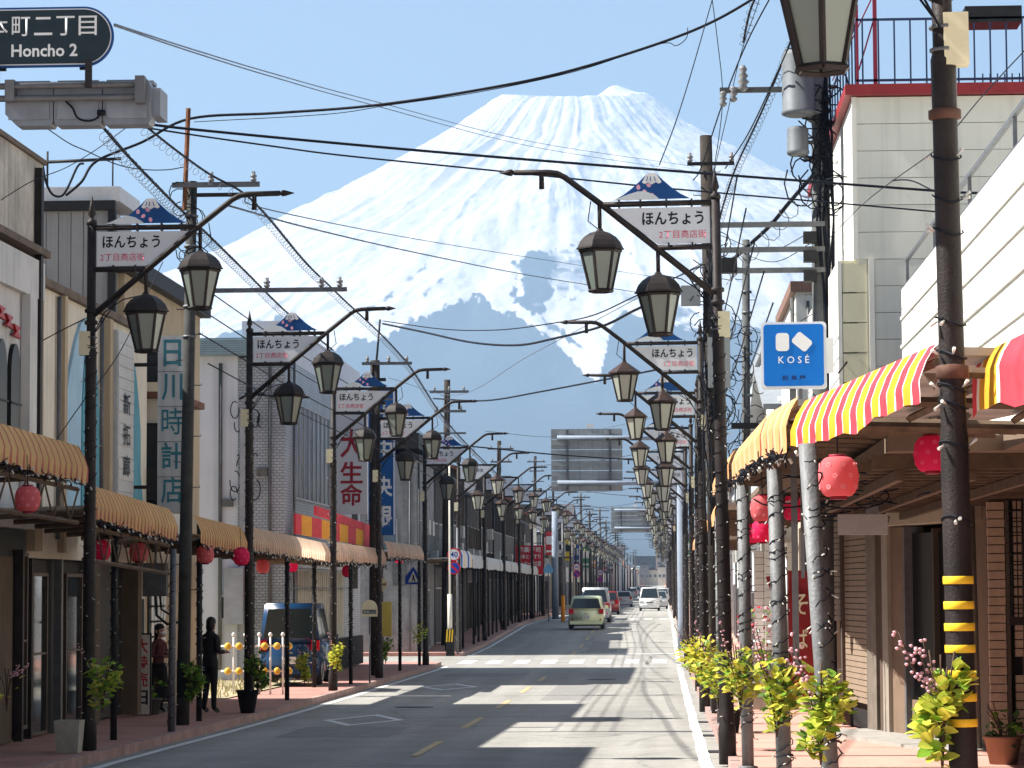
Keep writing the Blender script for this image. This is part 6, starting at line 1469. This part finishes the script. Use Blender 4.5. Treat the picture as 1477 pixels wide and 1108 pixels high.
MB().tube([(0, 0, 0), (0, 0, 7)], .035, 8).tube([(0, 0, .6), (0, 0, 2.2)], .085, 8).build('shaft', M('cream_post', (.62, .60, .52), .6), wp)
b = MB()
for i in range(6): b.mat(i % 2).add([(-.14+i*.047, -.1, .5), (-.14+(i+1)*.047, -.1, .5), (-.14+(i+1)*.047+.03, -.1, .95), (-.14+i*.047+.03, -.1, .95)], [(0, 1, 2, 3)])
b.mat(1).box(-.14, .16, -.095, .08, .0, .96).build('striped_block', [M('yellow_tape', (.85, .55, .03)), blk], wp)
Yq = 89.6
ps = thing('pedestrian_sign', (at(597, 830, Y=Yq).x, Yq, gz(Yq)+SW), 'blue five sided pedestrian crossing sign on the fifth left lamp post', 'road sign')
zc2 = at(597, 831, Y=Yq).z-ps.location.z
MB().prism([(-.26, -.27), (.26, -.27), (.26, -.02), (0, .3), (-.26, -.02)], -.25, -.23).build('board', M('sign_disc_blue', (.01, .06, .4), .4), ps, (0, 0, zc2))
MB().prism([(-.17, -.2), (.17, -.2), (0, .16)], -.256, -.251).build('white_triangle', white, ps, (0, 0, zc2))
MB().prism([(-.05, -.17), (-.02, -.05), (-.03, .03), (.03, .03), (.03, -.05), (.07, -.17), (.03, -.17), (.005, -.08), (-.02, -.17)], -.262, -.257).build('walking_figure', black, ps, (0, 0, zc2))
MB().tube([(.2, -.2, 0), (.2, -.2, zc2+.2)], .025, 8).build('post', galv, ps)
bsn = thing('bus_stop_sign', (at(533, 878, Y=70).x, 70, gz(70)+SW), 'small round topped cream bus stop sign before the dark utility pole', 'sign')
zb_ = at(533, 878, Y=70).z-bsn.location.z
MB().prism([(-.2, -.2), (.2, -.2), (.2, 0)]+[(.2*math.cos(a*math.pi/10), .22*math.sin(a*math.pi/10)) for a in range(1, 10)]+[(-.2, 0)], -.02, .02).build('board', cream, bsn, (0, 0, zb_)); MB().box(-.17, .17, -.03, -.021, -.13, -.03).build('dark_strip', M('plate_dark', (.018, .035, .045)), bsn, (0, 0, zb_)); text('銀座入口', .3, .075, white, bsn, (0, -.032, zb_-.08)); MB().tube([(0, .05, 0), (0, .05, zb_)], .025, 8).build('post', galv, bsn)
bs2 = thing('round_shop_sign', (at(549, 843, Y=80).x, 80, gz(80)+SW), 'round beige sign on a post beside a yellow notice', 'sign')
zb_ = at(549, 843, Y=80).z-bs2.location.z
MB().tube([(0, 0, zb_), (0, -.03, zb_)], .2, 20, smooth=False).build('disc', cream, bs2); MB().box(-.17, .17, -.04, -.031, zb_-.03, zb_+.03).build('dark_strip', M('brown_panel', (.20, .14, .10), .7), bs2)
MB().box(-.05, .32, .0, .03, zb_-1.5, zb_-.5).build('yellow_notice', M('notice_yellow', (.65, .52, .12), .6), bs2); MB().tube([(0, .03, 0), (0, .03, zb_)], .025, 8).build('post', galv, bs2)
# slim grey pole with pale post near side street, orange marker post beyond
op = thing('orange_marker_post', (at(812, 880, Y=150).x, 150, gz(150)+SW), 'white post with an orange foot on the left kerb beyond the crossing', 'post')
MB().tube([(0, 0, 0), (0, 0, 5.3)], .05, 8).build('shaft', galv, op); MB().tube([(0, 0, 0), (0, 0, 1.4)], .11, 10).build('orange_sleeve', M('orange_plastic', (.75, .28, .02), .5), op)
bp_ = thing('blue_grey_post', (at(801, 880, Y=160).x, 160, gz(160)+SW), 'thick pale blue post left of the orange footed post', 'post'); MB().tube([(0, 0, 0), (0, 0, 6.2)], [.2, .17], 12).build('shaft', steelb, bp_)
tg = thing('small_blue_sign', (at(791, 820, Y=150).x, 150, gz(150)+SW), 'small pale blue pentagon sign at the end of the grey awnings', 'road sign'); zt3 = at(791, 820, Y=150).z-tg.location.z
MB().prism([(-.25, -.25), (.25, -.25), (.25, 0), (0, .3), (-.25, 0)], -.02, 0).build('board', M('sign_pale_blue', (.18, .42, .66), .4), tg, (0, 0, zt3)); MB().tube([(0, .03, 0), (0, .03, zt3)], .03, 6).build('post', galv, tg)
for i, (px, py, Y, kd) in enumerate(((832, 828, 215, 'np'), (832, 818, 215, '40'), (866, 836, 260, 'np'), (866, 826, 260, '40'))):
    if i % 2 == 0:
        r_ = thing('road_sign_post', (at(px, py, Y=Y).x, Y, gz(Y)+SW), 'distant pair of round signs on a post, %s pair on the left' % ('nearer' if i == 0 else 'farther'), 'road sign'); MB().tube([(0, .04, 0), (0, .04, at(px, py-16, Y=Y).z-r_.location.z)], .05, 8).build('post', galv, r_)
    roundsign(r_, at(px, py, Y=Y).z-r_.location.z, .28, kd, 0, -.02)
# protruding shop signs farther on
q = random.Random(77)
cs = [('red', (.55, .03, .04)), ('white', (.7, .7, .7)), ('yellow', (.7, .5, .05)), ('blue', (.03, .12, .45)), ('green', (.05, .25, .12)), ('orange', (.65, .25, .04)), ('grey', (.3, .3, .32)), ('cream', (.65, .58, .42)), ('pink', (.6, .2, .3)), ('black', (.03, .03, .03)), ('brown', (.2, .1, .06)), ('pale blue', (.3, .5, .65))]
for i in range(24):
    sd = 'L' if i % 2 else 'R'; Y = 108+i*15+q.uniform(-4, 4) if sd == 'R' else 195+i*12+q.uniform(-4, 4)
    nm, c = cs[i//2]; X = q.uniform(-8.7, -8.1) if sd == 'L' else q.uniform(2.0, 2.5); z = gz(Y)+q.uniform(3.9, 4.6); w, h = q.uniform(.5, .9), q.uniform(.8, 2.3)
    t = thing('projecting_sign', (X, Y, z), '%s projecting shop sign box on the %s row far up the street' % (nm, 'left' if sd == 'L' else 'right'), 'sign', 'projecting shop signs far up the street')
    MB().box(-w/2, w/2, -.1, .1, 0, h).build('box', M('sign_%s' % nm.replace(' ', '_')+'_far', c, .5), t); MB().box(-w/2+.06, w/2-.06, -.105, -.1005, h*.12, h*.2).box(-w/2+.06, w/2-.06, -.105, -.1005, h*.45, h*.8).build('print', white if nm not in ('white', 'cream', 'yellow') else black, t)
    MB().box(-w/2-1 if sd == 'L' else w/2, -w/2 if sd == 'L' else w/2+.8, -.02, .02, h*.5, h*.5+.05).build('bracket', iron2, t)
# banner flags on the right
nb = thing('nobori_banner', (at(1138, 950, Y=40.5).x, 40.5, gz(40)+SW), 'tall dark red banner flag behind the nearest silver post', 'banner')
dr = M('banner_dark_red', (.30, .03, .03), .8, trans=.2); b = MB()
for i in range(9):
    z0_, z1_ = .5+i*.21, .5+(i+1)*.21; xx = lambda z: .03*math.sin(z*3)
    b.add([(0, xx(z0_), z0_), (.36, xx(z0_)+.03, z0_), (.36, xx(z1_)+.03, z1_), (0, xx(z1_), z1_)], [(0, 1, 2, 3)])
b.build('cloth', dr, nb); MB().tube([(-.02, 0, 0), (-.02, 0, 2.6)], .014, 6).build('pole', white, nb)
for i, ch in enumerate('そば'): text(ch, .2, .3, cream, nb, (.18, -.035, 1.9-i*.5), 0, .01)
fg = thing('red_pennant', at(1112, 850, Y=38), 'small dark red pennant with a yellow swirl by the tiled pillar', 'flag')
MB().prism([(-.07, .17), (.05, .19), (.05, -.2), (.0, -.05)], -.008, .0).build('cloth', dr, fg); MB().prism([(.0, .1), (.03, .08), (.03, .02), (.01, .0), (.03, -.04), (.015, -.045), (-.01, .0), (.015, .03), (.015, .07)], -.012, -.0085).build('swirl', M('ochre_print', (.6, .35, .06), .6), fg); MB().tube([(.05, 0, .2), (.05, 0, .6)], .006, 4).build('cord', cable, fg)
# flower and goods display in front of the far right shop
ds = thing('flower_display', (1.9, 52, gz(52)+SW), 'colourful flower display of a shop beyond the silver posts', 'flower stand')
MB().box(-.5, .5, -.2, .3, 0, .5).box(-.5, .5, .1, .3, .5, 1.1).build('stand', M('light_concrete', (.42, .40, .34)), ds)
b = MB(); q = random.Random(3)
for i in range(260):
    b.mat(q.choice([0, 0, 1, 2, 3])); p = Vector((q.uniform(-.5, .5), q.uniform(-.25, .2), q.uniform(.5, 1.9))); d1 = Vector((q.gauss(0, 1), q.gauss(0, 1), q.gauss(0, 1))).normalized()*.05; d2 = d1.orthogonal().normalized()*.035
    b.add([p-d1, p-d2, p+d1, p+d2], [(0, 1, 2, 3)])
tag(b.build('flowers', [lfm[2], blm, white, M('flower_red', (.6, .05, .08), .6)], ds, fix=False), kind='stuff')
# wooded foothills in front of the volcano
q = random.Random(2); b = MB(); vs = []; nx = 120
for j, (Y, k) in enumerate(((2300, 0), (2600, .5), (2900, .9), (3200, 1), (3700, .3))):
    for i in range(nx+1):
        x = -3600+7200*i/nx; n_ = float(fbm(np.array([x/420.+j*.1]), np.array([j*.35+3]), 4, 5)[0]); vs.append((x, Y, 3+k*(6+34*n_)))
b.add(vs, [(j*(nx+1)+i, j*(nx+1)+i+1, (j+1)*(nx+1)+i+1, (j+1)*(nx+1)+i) for j in range(4) for i in range(nx)], True)
tag(b.build('wooded_hills', M('wooded_hill', (.05, .075, .04), .95, 0, .4, .02, .5, .1), fix=False), kind='structure')
# ================================================================ vehicles
paintc = {}
def carpaint(nm, c):
    m_ = M('car_paint_'+nm, c, .28, .0, .03, 3); m_.node_tree.nodes['Principled BSDF'].inputs['Coat Weight'].default_value = .5; return m_
tl = M('tail_light', (.55, .01, .02), .15); hl = M('head_light', (.75, .78, .8), .1); plate = M('number_plate', (.75, .75, .7), .4)
rim_ = M('wheel_rim', (.45, .46, .48), .35, .7)
TY = MB(); TY.lathe([(.2, -.09), (.29, -.09), (.31, -.05), (.31, .05), (.29, .09), (.2, .09)], 20); TYm = TY.mesh('tyre', rubber)
RM = MB().lathe([(.0, -.07), (.05, -.08), (.19, -.05), (.21, -.09), (.21, .09), (.19, .05), (.0, .05)], 16).mesh('rim', rim_)
def frustum(b0, b1, z0, z1):
    (xa, ya, yb), (xc_, yc_, yd) = b0, b1
    return [(-xa, ya, z0), (xa, ya, z0), (xa, yb, z0), (-xa, yb, z0), (-xc_, yc_, z1), (xc_, yc_, z1), (xc_, yd, z1), (-xc_, yd, z1)]
def car(name, label, X, Y, away, pm, L=3.5, Wd=1.6, Hh=1.65, belt=.98, hood=.7, rake=.12, two=None, lit=False, glassm=None, group='cars on the street', lean=0):
    """local y: 0 = end nearest the camera. away: we see the rear"""
    t = thing(name, (X, Y, gz(Y+L/2)), label, 'car', group, rz=lean); t.rotation_euler = (math.atan2(gz(Y+L)-gz(Y), L), 0, lean)
    bm = bmesh.new(); me = MB(); hw = Wd/2; glassm = glassm or dglass
    yr0, yf0 = (0, L) if away else (L, 0)     # rear and front ends in local y
    sgn = 1 if away else -1
    def yy(a): return a if away else L-a      # a measured from the rear
    # lower body: profile swept across, tucked in at the sills
    prof_ = [(0.0, .30), (-.03 if False else .0, .55), (.03, belt-.06), (.06, belt), (L-hood, belt+.02), (L-hood*.45, belt-.06), (L-.08, belt-.2), (L, .62), (L-.02, .28)]
    vs = []
    for s_ in (-1, 1):
        for a, z in prof_: vs.append((s_*(hw*(.965 if z < .45 else (1.0 if z < .8 else .985))), yy(a), z))
    n = len(prof_)
    me.add(vs, [tuple(range(n)), tuple(range(2*n-1, n-1, -1))]+[(i, i+n, (i+1) % n+n, (i+1) % n) for i in range(n)])
    # cabin
    ca = [(hw*.975, .05, L-hood+.05), (hw*.80, .05+rake, L-hood-.55)]
    fr_ = frustum((ca[0][0], ca[0][1], ca[0][2]), (ca[1][0], ca[1][1], ca[1][2]), belt-.01, Hh)
    fr_ = [(x, yy(y), z) for x, y, z in fr_]
    me.add(fr_, [(0, 1, 5, 4), (1, 2, 6, 5), (2, 3, 7, 6), (3, 0, 4, 7), (4, 5, 6, 7), (0, 3, 2, 1)])
    mesh = me.mesh('body', pm); bm.from_mesh(mesh); bmesh.ops.recalc_face_normals(bm, faces=bm.faces)
    bmesh.ops.bevel(bm, geom=list(bm.edges), offset=.055, segments=3, affect='EDGES', clamp_overlap=True)
    for f in bm.faces: f.smooth = True
    bm.to_mesh(mesh); bm.free(); link('body', mesh, t)
    V_ = [Vector(p) for p in fr_]
    def pane(i, j, k, l, m0, m1, u0, u1, nm):
        # inset quad on cabin side i,j (bottom) l,k (top)
        def P(u, v): return (V_[i]*(1-u)+V_[j]*u)*(1-v)+(V_[l]*(1-u)+V_[k]*u)*v
        q4 = [P(u0, m0), P(u1, m0), P(u1-.03*(u1-u0), m1), P(u0+.03*(u1-u0), m1)]; nn = (q4[1]-q4[0]).cross(q4[3]-q4[0]).normalized(); ce = sum(q4, Vector())/4
        if nn.dot(ce-Vector((0, L/2, belt))) < 0: nn = -nn
        MB().add([p+nn*.006 for p in q4]+[p-nn*.01 for p in q4], [(0, 1, 2, 3), (7, 6, 5, 4), (0, 4, 5, 1), (1, 5, 6, 2), (2, 6, 7, 3), (3, 7, 4, 0)]).build(nm, glassm, t)
    pane(0, 1, 5, 4, .14, .86, .06, .94, 'rear_window' )
    pane(3, 2, 6, 7, .06, .93, .05, .95, 'windscreen')
    for (i, j, k, l) in ((1, 2, 6, 5), (0, 3, 7, 4)):
        pane(i, j, k, l, .1, .86, .04, .34, 'side_window'); pane(i, j, k, l, .1, .86, .37, .64, 'side_window'); pane(i, j, k, l, .1, .86, .67, .93, 'side_window')
    # wheels
    for sx in (-1, 1):
        for a in (.55, L-.62):
            w_ = link('wheel', TYm, t, (sx*(hw-.09), yy(a), .31), 0, math.pi/2); link('rim', RM, w_, (0, 0, .02*sx))
    e = yy(0) - .012*sgn if away else yy(L)-.012
    y0 = -.012
    if away:
        for sx in (-1, 1): MB().box(*sorted((sx*hw*.72, sx*hw*.985)), -.02, .1, belt-.18, belt+.06).build('tail_light', tl, t)
        MB().box(-.17, .17, -.03, -.0, .52, .69).build('number_plate', plate, t); text('36 52', .27, .075, M('plate_green', (.03, .12, .06), .5), t, (0, -.032, .60))
        MB().box(-.09, .09, -.03, 0, .77, .80).build('handle', M('chrome', (.6, .6, .6), .2, 1), t)
        for sx in (-1, 1): MB().tube([(sx*hw*.8, -.022, .5), (sx*hw*.8, .0, .5)], .04, 10).build('reflector', tl, t)
    else:
        for sx in (-1, 1): MB().box(*sorted((sx*hw*.6, sx*hw*.96)), -.015, .12, .62, .80).build('head_light', hl, t)
        MB().box(-.17, .17, -.03, -.0, .40, .57).build('number_plate', plate, t); MB().box(-.3, .3, -.022, .02, .66, .74).build('grille', rubber, t)
    MB().box(-hw*.93, hw*.93, -.035, .12, .26, .42).build('bumper', two or (pm if away else pm), t)
    MB().box(-hw*.9, hw*.9, .05, L-.1, .18, .30).build('underside', rubber, t)
    for sx in (-1, 1):
        ym = yy(L-hood-.1); MB().box(*sorted((sx*hw, sx*(hw+.17))), min(ym, ym+.1), max(ym, ym+.1), belt+.02, belt+.18).build('mirror', pm, t)
    return t
G = carpaint('pale_green', (.86, .93, .60)); Wh = carpaint('white', (.78, .79, .8)); Bk = carpaint('dark', (.05, .055, .07)); Rd = carpaint('dark_red', (.30, .04, .04)); Sv = carpaint('silver', (.5, .53, .56)); Bl = carpaint('blue', (.008, .04, .11))
def cx(px, Y): return at(px, 880, Y=Y).x
car('green_minivan', 'pale green minivan driving away with red tail lights', cx(845.5, 137), 137, True, G, 3.6, 1.74, 1.62, .95, .75, .10)
car('dark_van', 'dark roofed silver van just ahead of the pale green minivan', cx(858, 155), 155, True, Sv, 4.4, 1.7, 1.95, 1.0, .8, .15)
car('red_car', 'dark red tall car ahead of the dark roofed van', cx(877, 196), 196, True, Rd, 3.4, 1.55, 1.65, .95, .7, .1)
car('white_hatchback', 'small white hatchback driving away with red tail lights', cx(900, 262), 262, True, Wh, 3.4, 1.55, 1.5, .92, .8, .25)
car('white_van', 'white boxy van coming toward the camera', cx(937, 222), 222, False, Wh, 3.4, 1.62, 1.86, 1.0, .25, .05)
car('oncoming_car', 'silver car close behind the oncoming white van', cx(950, 240), 240, False, Sv, 3.6, 1.6, 1.55, .92, .8, .2)
for i, (px, Y, m_, nm) in enumerate(((935, 330, Wh, 'white'), (945, 352, Sv, 'silver'), (950, 385, Rd, 'red'), (955.5, 330, Wh, 'white'), (958, 372, Wh, 'white'), (956, 420, Sv, 'silver'), (912, 420, Sv, 'silver'), (918, 480, Wh, 'white'))):
    car('distant_car', 'tiny %s car far up the street, %s of the queue' % (nm, ORD[i]), cx(px, Y), Y, i > 5, m_, 3.6, 1.6, 1.6, .93, .7, .12, group='distant cars in a queue')
car('blue_van', 'dark blue van parked behind the left arcade posts', -9.0, 66.8, True, Bl, 3.4, 1.5, 1.98, 1.02, .3, .04, group='parked cars', lean=.03)
p_ = bpy.data.objects['blue_van']; p_.location.z = gz(63)+SW+.02
# ================================================================ people
jackm = M('dark_jacket', (.02, .022, .024), .85, 0, .2, 8, .2, 60); jeans = M('black_trousers', (.012, .013, .018), .85); shoe = M('grey_shoes', (.10, .09, .085), .7); skinm = M('skin', (.45, .27, .19), .55, 0, .05); hairm = M('black_hair', (.010, .009, .009), .5, 0, .3, 30, .4, 90)
maskm = M('white_mask', (.8, .8, .82), .7); coat = M('maroon_knit', (.10, .03, .035), .9, 0, .2, 10); skirt = M('black_skirt', (.012, .012, .014), .9)
def skinmesh(name, joints, edges, root, mats, matf, sub=2):
    """joints: (x,y,z,rx,ry)"""
    me = bpy.data.meshes.new(name); bm = bmesh.new(); L_ = bm.verts.layers.skin.verify(); vs = []
    for i, (x, y, z, rx, ry) in enumerate(joints):
        v = bm.verts.new((x, y, z)); v[L_].radius = (rx, ry); v[L_].use_root = (i == root); vs.append(v)
    for a, c in edges: bm.edges.new((vs[a], vs[c]))
    bm.to_mesh(me); bm.free()
    o = bpy.data.objects.new(name, me); COL.objects.link(o)
    s = o.modifiers.new('s', 'SKIN'); s.use_smooth_shade = True; u = o.modifiers.new('u', 'SUBSURF'); u.levels = sub; u.render_levels = sub
    bpy.context.view_layer.update(); d = bpy.context.evaluated_depsgraph_get(); m2 = bpy.data.meshes.new_from_object(o.evaluated_get(d)); bpy.data.objects.remove(o)
    m2.name = name; m2.materials.clear()
    for m_ in mats: m2.materials.append(m_)
    for p in m2.polygons: p.material_index = matf(p.center); p.use_smooth = True
    return m2
def hand(b, p, d, up_, side, s=1.0):
    """palm with four unequal bent fingers and a thumb"""
    p = Vector(p); d = Vector(d).normalized(); up_ = Vector(up_); w = d.cross(up_).normalized(); up_ = w.cross(d).normalized()
    b.tube([p-d*.02, p+d*.03, p+d*.075, p+d*.09], [.022*s, .033*s, .036*s, .03*s], 8)
    for i, ln in enumerate((.062, .07, .066, .052)):
        o_ = p+d*.08+w*(i-1.5)*.018; b.tube([o_, o_+d*ln*.45-up_*.004, o_+d*ln*.8-up_*.018, o_+d*ln-up_*.034], [.0095, .009, .0085, .006], 6)
    o_ = p+d*.025+w*side*.03; b.tube([o_, o_+w*side*.022+d*.025, o_+w*side*.026+d*.055-up_*.01], [.013, .011, .008], 6)
def head(parent, p, rz, long_hair=False, mask=False):
    b = MB(); n = 14
    # skull and jaw: rings from chin to crown, flattened at the sides; face looks to -y
    rings = [(-.115, .028, .030, -.055), (-.10, .045, .045, -.045), (-.07, .058, .068, -.022), (-.03, .066, .084, -.008), (.01, .070, .092, 0), (.05, .073, .097, .004), (.085, .066, .090, .008), (.11, .045, .062, .01), (.122, .012, .018, .01)]
    vs = [(rx*math.cos(2*math.pi*k/n), ry*math.sin(2*math.pi*k/n)+oy, z) for z, rx, ry, oy in rings for k in range(n)]
    fs = [(i*n+k, i*n+(k+1) % n, (i+1)*n+(k+1) % n, (i+1)*n+k) for i in range(len(rings)-1) for k in range(n)]
    b.add(vs, fs, True); b.lathe([(.001, .0), (.001, .001)], 3)
    b.tube([(0, -.088, .02), (0, -.103, -.012), (0, -.108, -.024), (0, -.09, -.034)], [.007, .010, .013, .006], 6)
    for sx in (-1, 1): b.lathe([(.004, -.03), (.018, -.02), (.022, .01), (.012, .03)], 8, (sx*.074, .01, -.005))
    h = b.build('head', skinm, parent, p, rz)
    e = MB()
    for sx in (-1, 1): e.lathe([(.002, -.006), (.012, 0), (.002, .006)], 8, (sx*.03, -.082, .012))
    e.build('eyes', black, h); MB().tube([(-.022, -.082, -.062), (0, -.088, -.064), (.022, -.082, -.062)], .005, 5).build('mouth', M('lips', (.35, .12, .1), .5), h)
    if mask: MB().tube([(-.055, -.05, -.035), (-.03, -.094, -.04), (0, -.112, -.04), (.03, -.094, -.04), (.055, -.05, -.035)], [.02, .04, .045, .04, .02], 8).build('mask', maskm, h)
    hb = MB(); nn = 16
    rg = [(-.115, .052, .04, .055), (-.07, .072, .070, .045), (-.03, .082, .085, .028), (.02, .086, .096, .014), (.06, .087, .108, .008), (.10, .074, .096, .008), (.125, .05, .066, .01), (.142, .012, .02, .01)]
    if long_hair: rg = [(-.22, .07, .045, .06), (-.15, .088, .06, .05)]+rg
    q = random.Random(3)
    vs = [((rx+q.uniform(-.004, .006))*math.cos(2*math.pi*k/nn), max((ry+q.uniform(-.004, .006))*math.sin(2*math.pi*k/nn)+oy, (-.03 if z < .05 else -.2)), z+q.uniform(-.004, .004)) for z, rx, ry, oy in rg for k in range(nn)]
    hb.add(vs, [(i*nn+k, i*nn+(k+1) % nn, (i+1)*nn+(k+1) % nn, (i+1)*nn+k) for i in range(len(rg)-1) for k in range(nn)]+[tuple((len(rg)-1)*nn+k for k in range(nn)), tuple(range(nn))[::-1]], True)
    hb.build('hair', hairm, h)
# man: stands with his back mostly to us, forearms raised in front, looking left
Ym = 50.2; base = at(303, 1024, Y=Ym); man = thing('person', (base.x, Ym, gz(Ym)+SW), 'person in a dark jacket and black trousers standing with back to the street', 'person', rz=RD if False else 2.45)
J = [(0, 0, .93, .135, .10), (0, .01, 1.08, .145, .105), (0, 0, 1.25, .165, .115), (0, .01, 1.40, .15, .095), (0, 0, 1.47, .055, .055), (0, -.012, 1.56, .05, .055),
     (-.185, .0, 1.385, .062, .062), (-.235, .02, 1.14, .052, .052), (-.15, -.20, 1.12, .040, .040), (.185, .0, 1.385, .062, .062), (.24, .02, 1.13, .052, .052), (.16, -.20, 1.08, .040, .040),
     (-.095, 0, .86, .09, .095), (-.115, .01, .50, .062, .065), (-.135, .03, .11, .045, .05), (-.14, -.10, .045, .043, .035), (.095, 0, .86, .09, .095), (.12, -.02, .50, .062, .065), (.15, .02, .11, .045, .05), (.165, -.10, .045, .043, .035)]
E_ = [(0, 1), (1, 2), (2, 3), (3, 4), (4, 5), (3, 6), (6, 7), (7, 8), (3, 9), (9, 10), (10, 11), (0, 12), (12, 13), (13, 14), (14, 15), (0, 16), (16, 17), (17, 18), (18, 19)]
link('body', skinmesh('body', J, E_, 0, [jackm, jeans, shoe, skinm], lambda c: 2 if c.z < .09 else (1 if c.z < .86 else (3 if c.z > 1.47 else 0))), man)
head(man, (0, -.02, 1.62), .35)
b = MB(); hand(b, (-.145, -.21, 1.12), (.25, -1, .1), (0, 0, 1), 1); hand(b, (.155, -.21, 1.08), (-.2, -1, .15), (0, 0, 1), -1); b.build('hands', skinm, man)
MB().lathe([(.088, 1.455), (.078, 1.5), (.07, 1.505)], 12, (0, 0, 0)).build('collar', jackm, man)
# woman: faces the man, long dark hair, white mask, long skirt
Yw = 50.6; base = at(229, 1018, Y=Yw); wom = thing('person', (base.x, Yw, gz(Yw)+SW), 'person with long dark hair, white face mask and long dark skirt in the doorway shade', 'person', rz=1.05)
J2 = [(0, 0, .88, .13, .10), (0, .01, 1.02, .115, .09), (0, 0, 1.16, .13, .10), (0, .0, 1.29, .12, .08), (0, 0, 1.36, .045, .045), (0, -.01, 1.44, .04, .045),
      (-.155, .0, 1.275, .048, .048), (-.20, .0, 1.05, .04, .04), (-.10, -.19, 1.04, .030, .030), (.155, .0, 1.275, .048, .048), (.20, .0, 1.05, .04, .04), (.10, -.19, 1.06, .030, .030),
      (-.07, 0, .80, .08, .085), (-.08, 0, .46, .05, .055), (-.085, .02, .09, .035, .04), (-.09, -.08, .035, .036, .028), (.07, 0, .80, .08, .085), (.08, 0, .46, .05, .055), (.085, .02, .09, .035, .04), (.09, -.08, .035, .036, .028)]
link('body', skinmesh('body', J2, E_, 0, [coat, skirt, shoe, skinm], lambda c: 2 if c.z < .07 else (1 if c.z < .80 else (3 if c.z > 1.36 else 0))), wom)
head(wom, (0, -.015, 1.5), 0, True, True)
b = MB(); hand(b, (-.10, -.2, 1.04), (.5, -1, 0), (0, 0, 1), 1, .85); hand(b, (.10, -.2, 1.06), (-.5, -1, .1), (0, 0, 1), -1, .85); b.build('hands', skinm, wom)
sk = MB().lathe([(.13, .92), (.15, .85), (.17, .6), (.2, .3), (.21, .22)], 16).lathe([(.21, .215), (.2, .22)], 16); sk.build('skirt', skirt, wom)
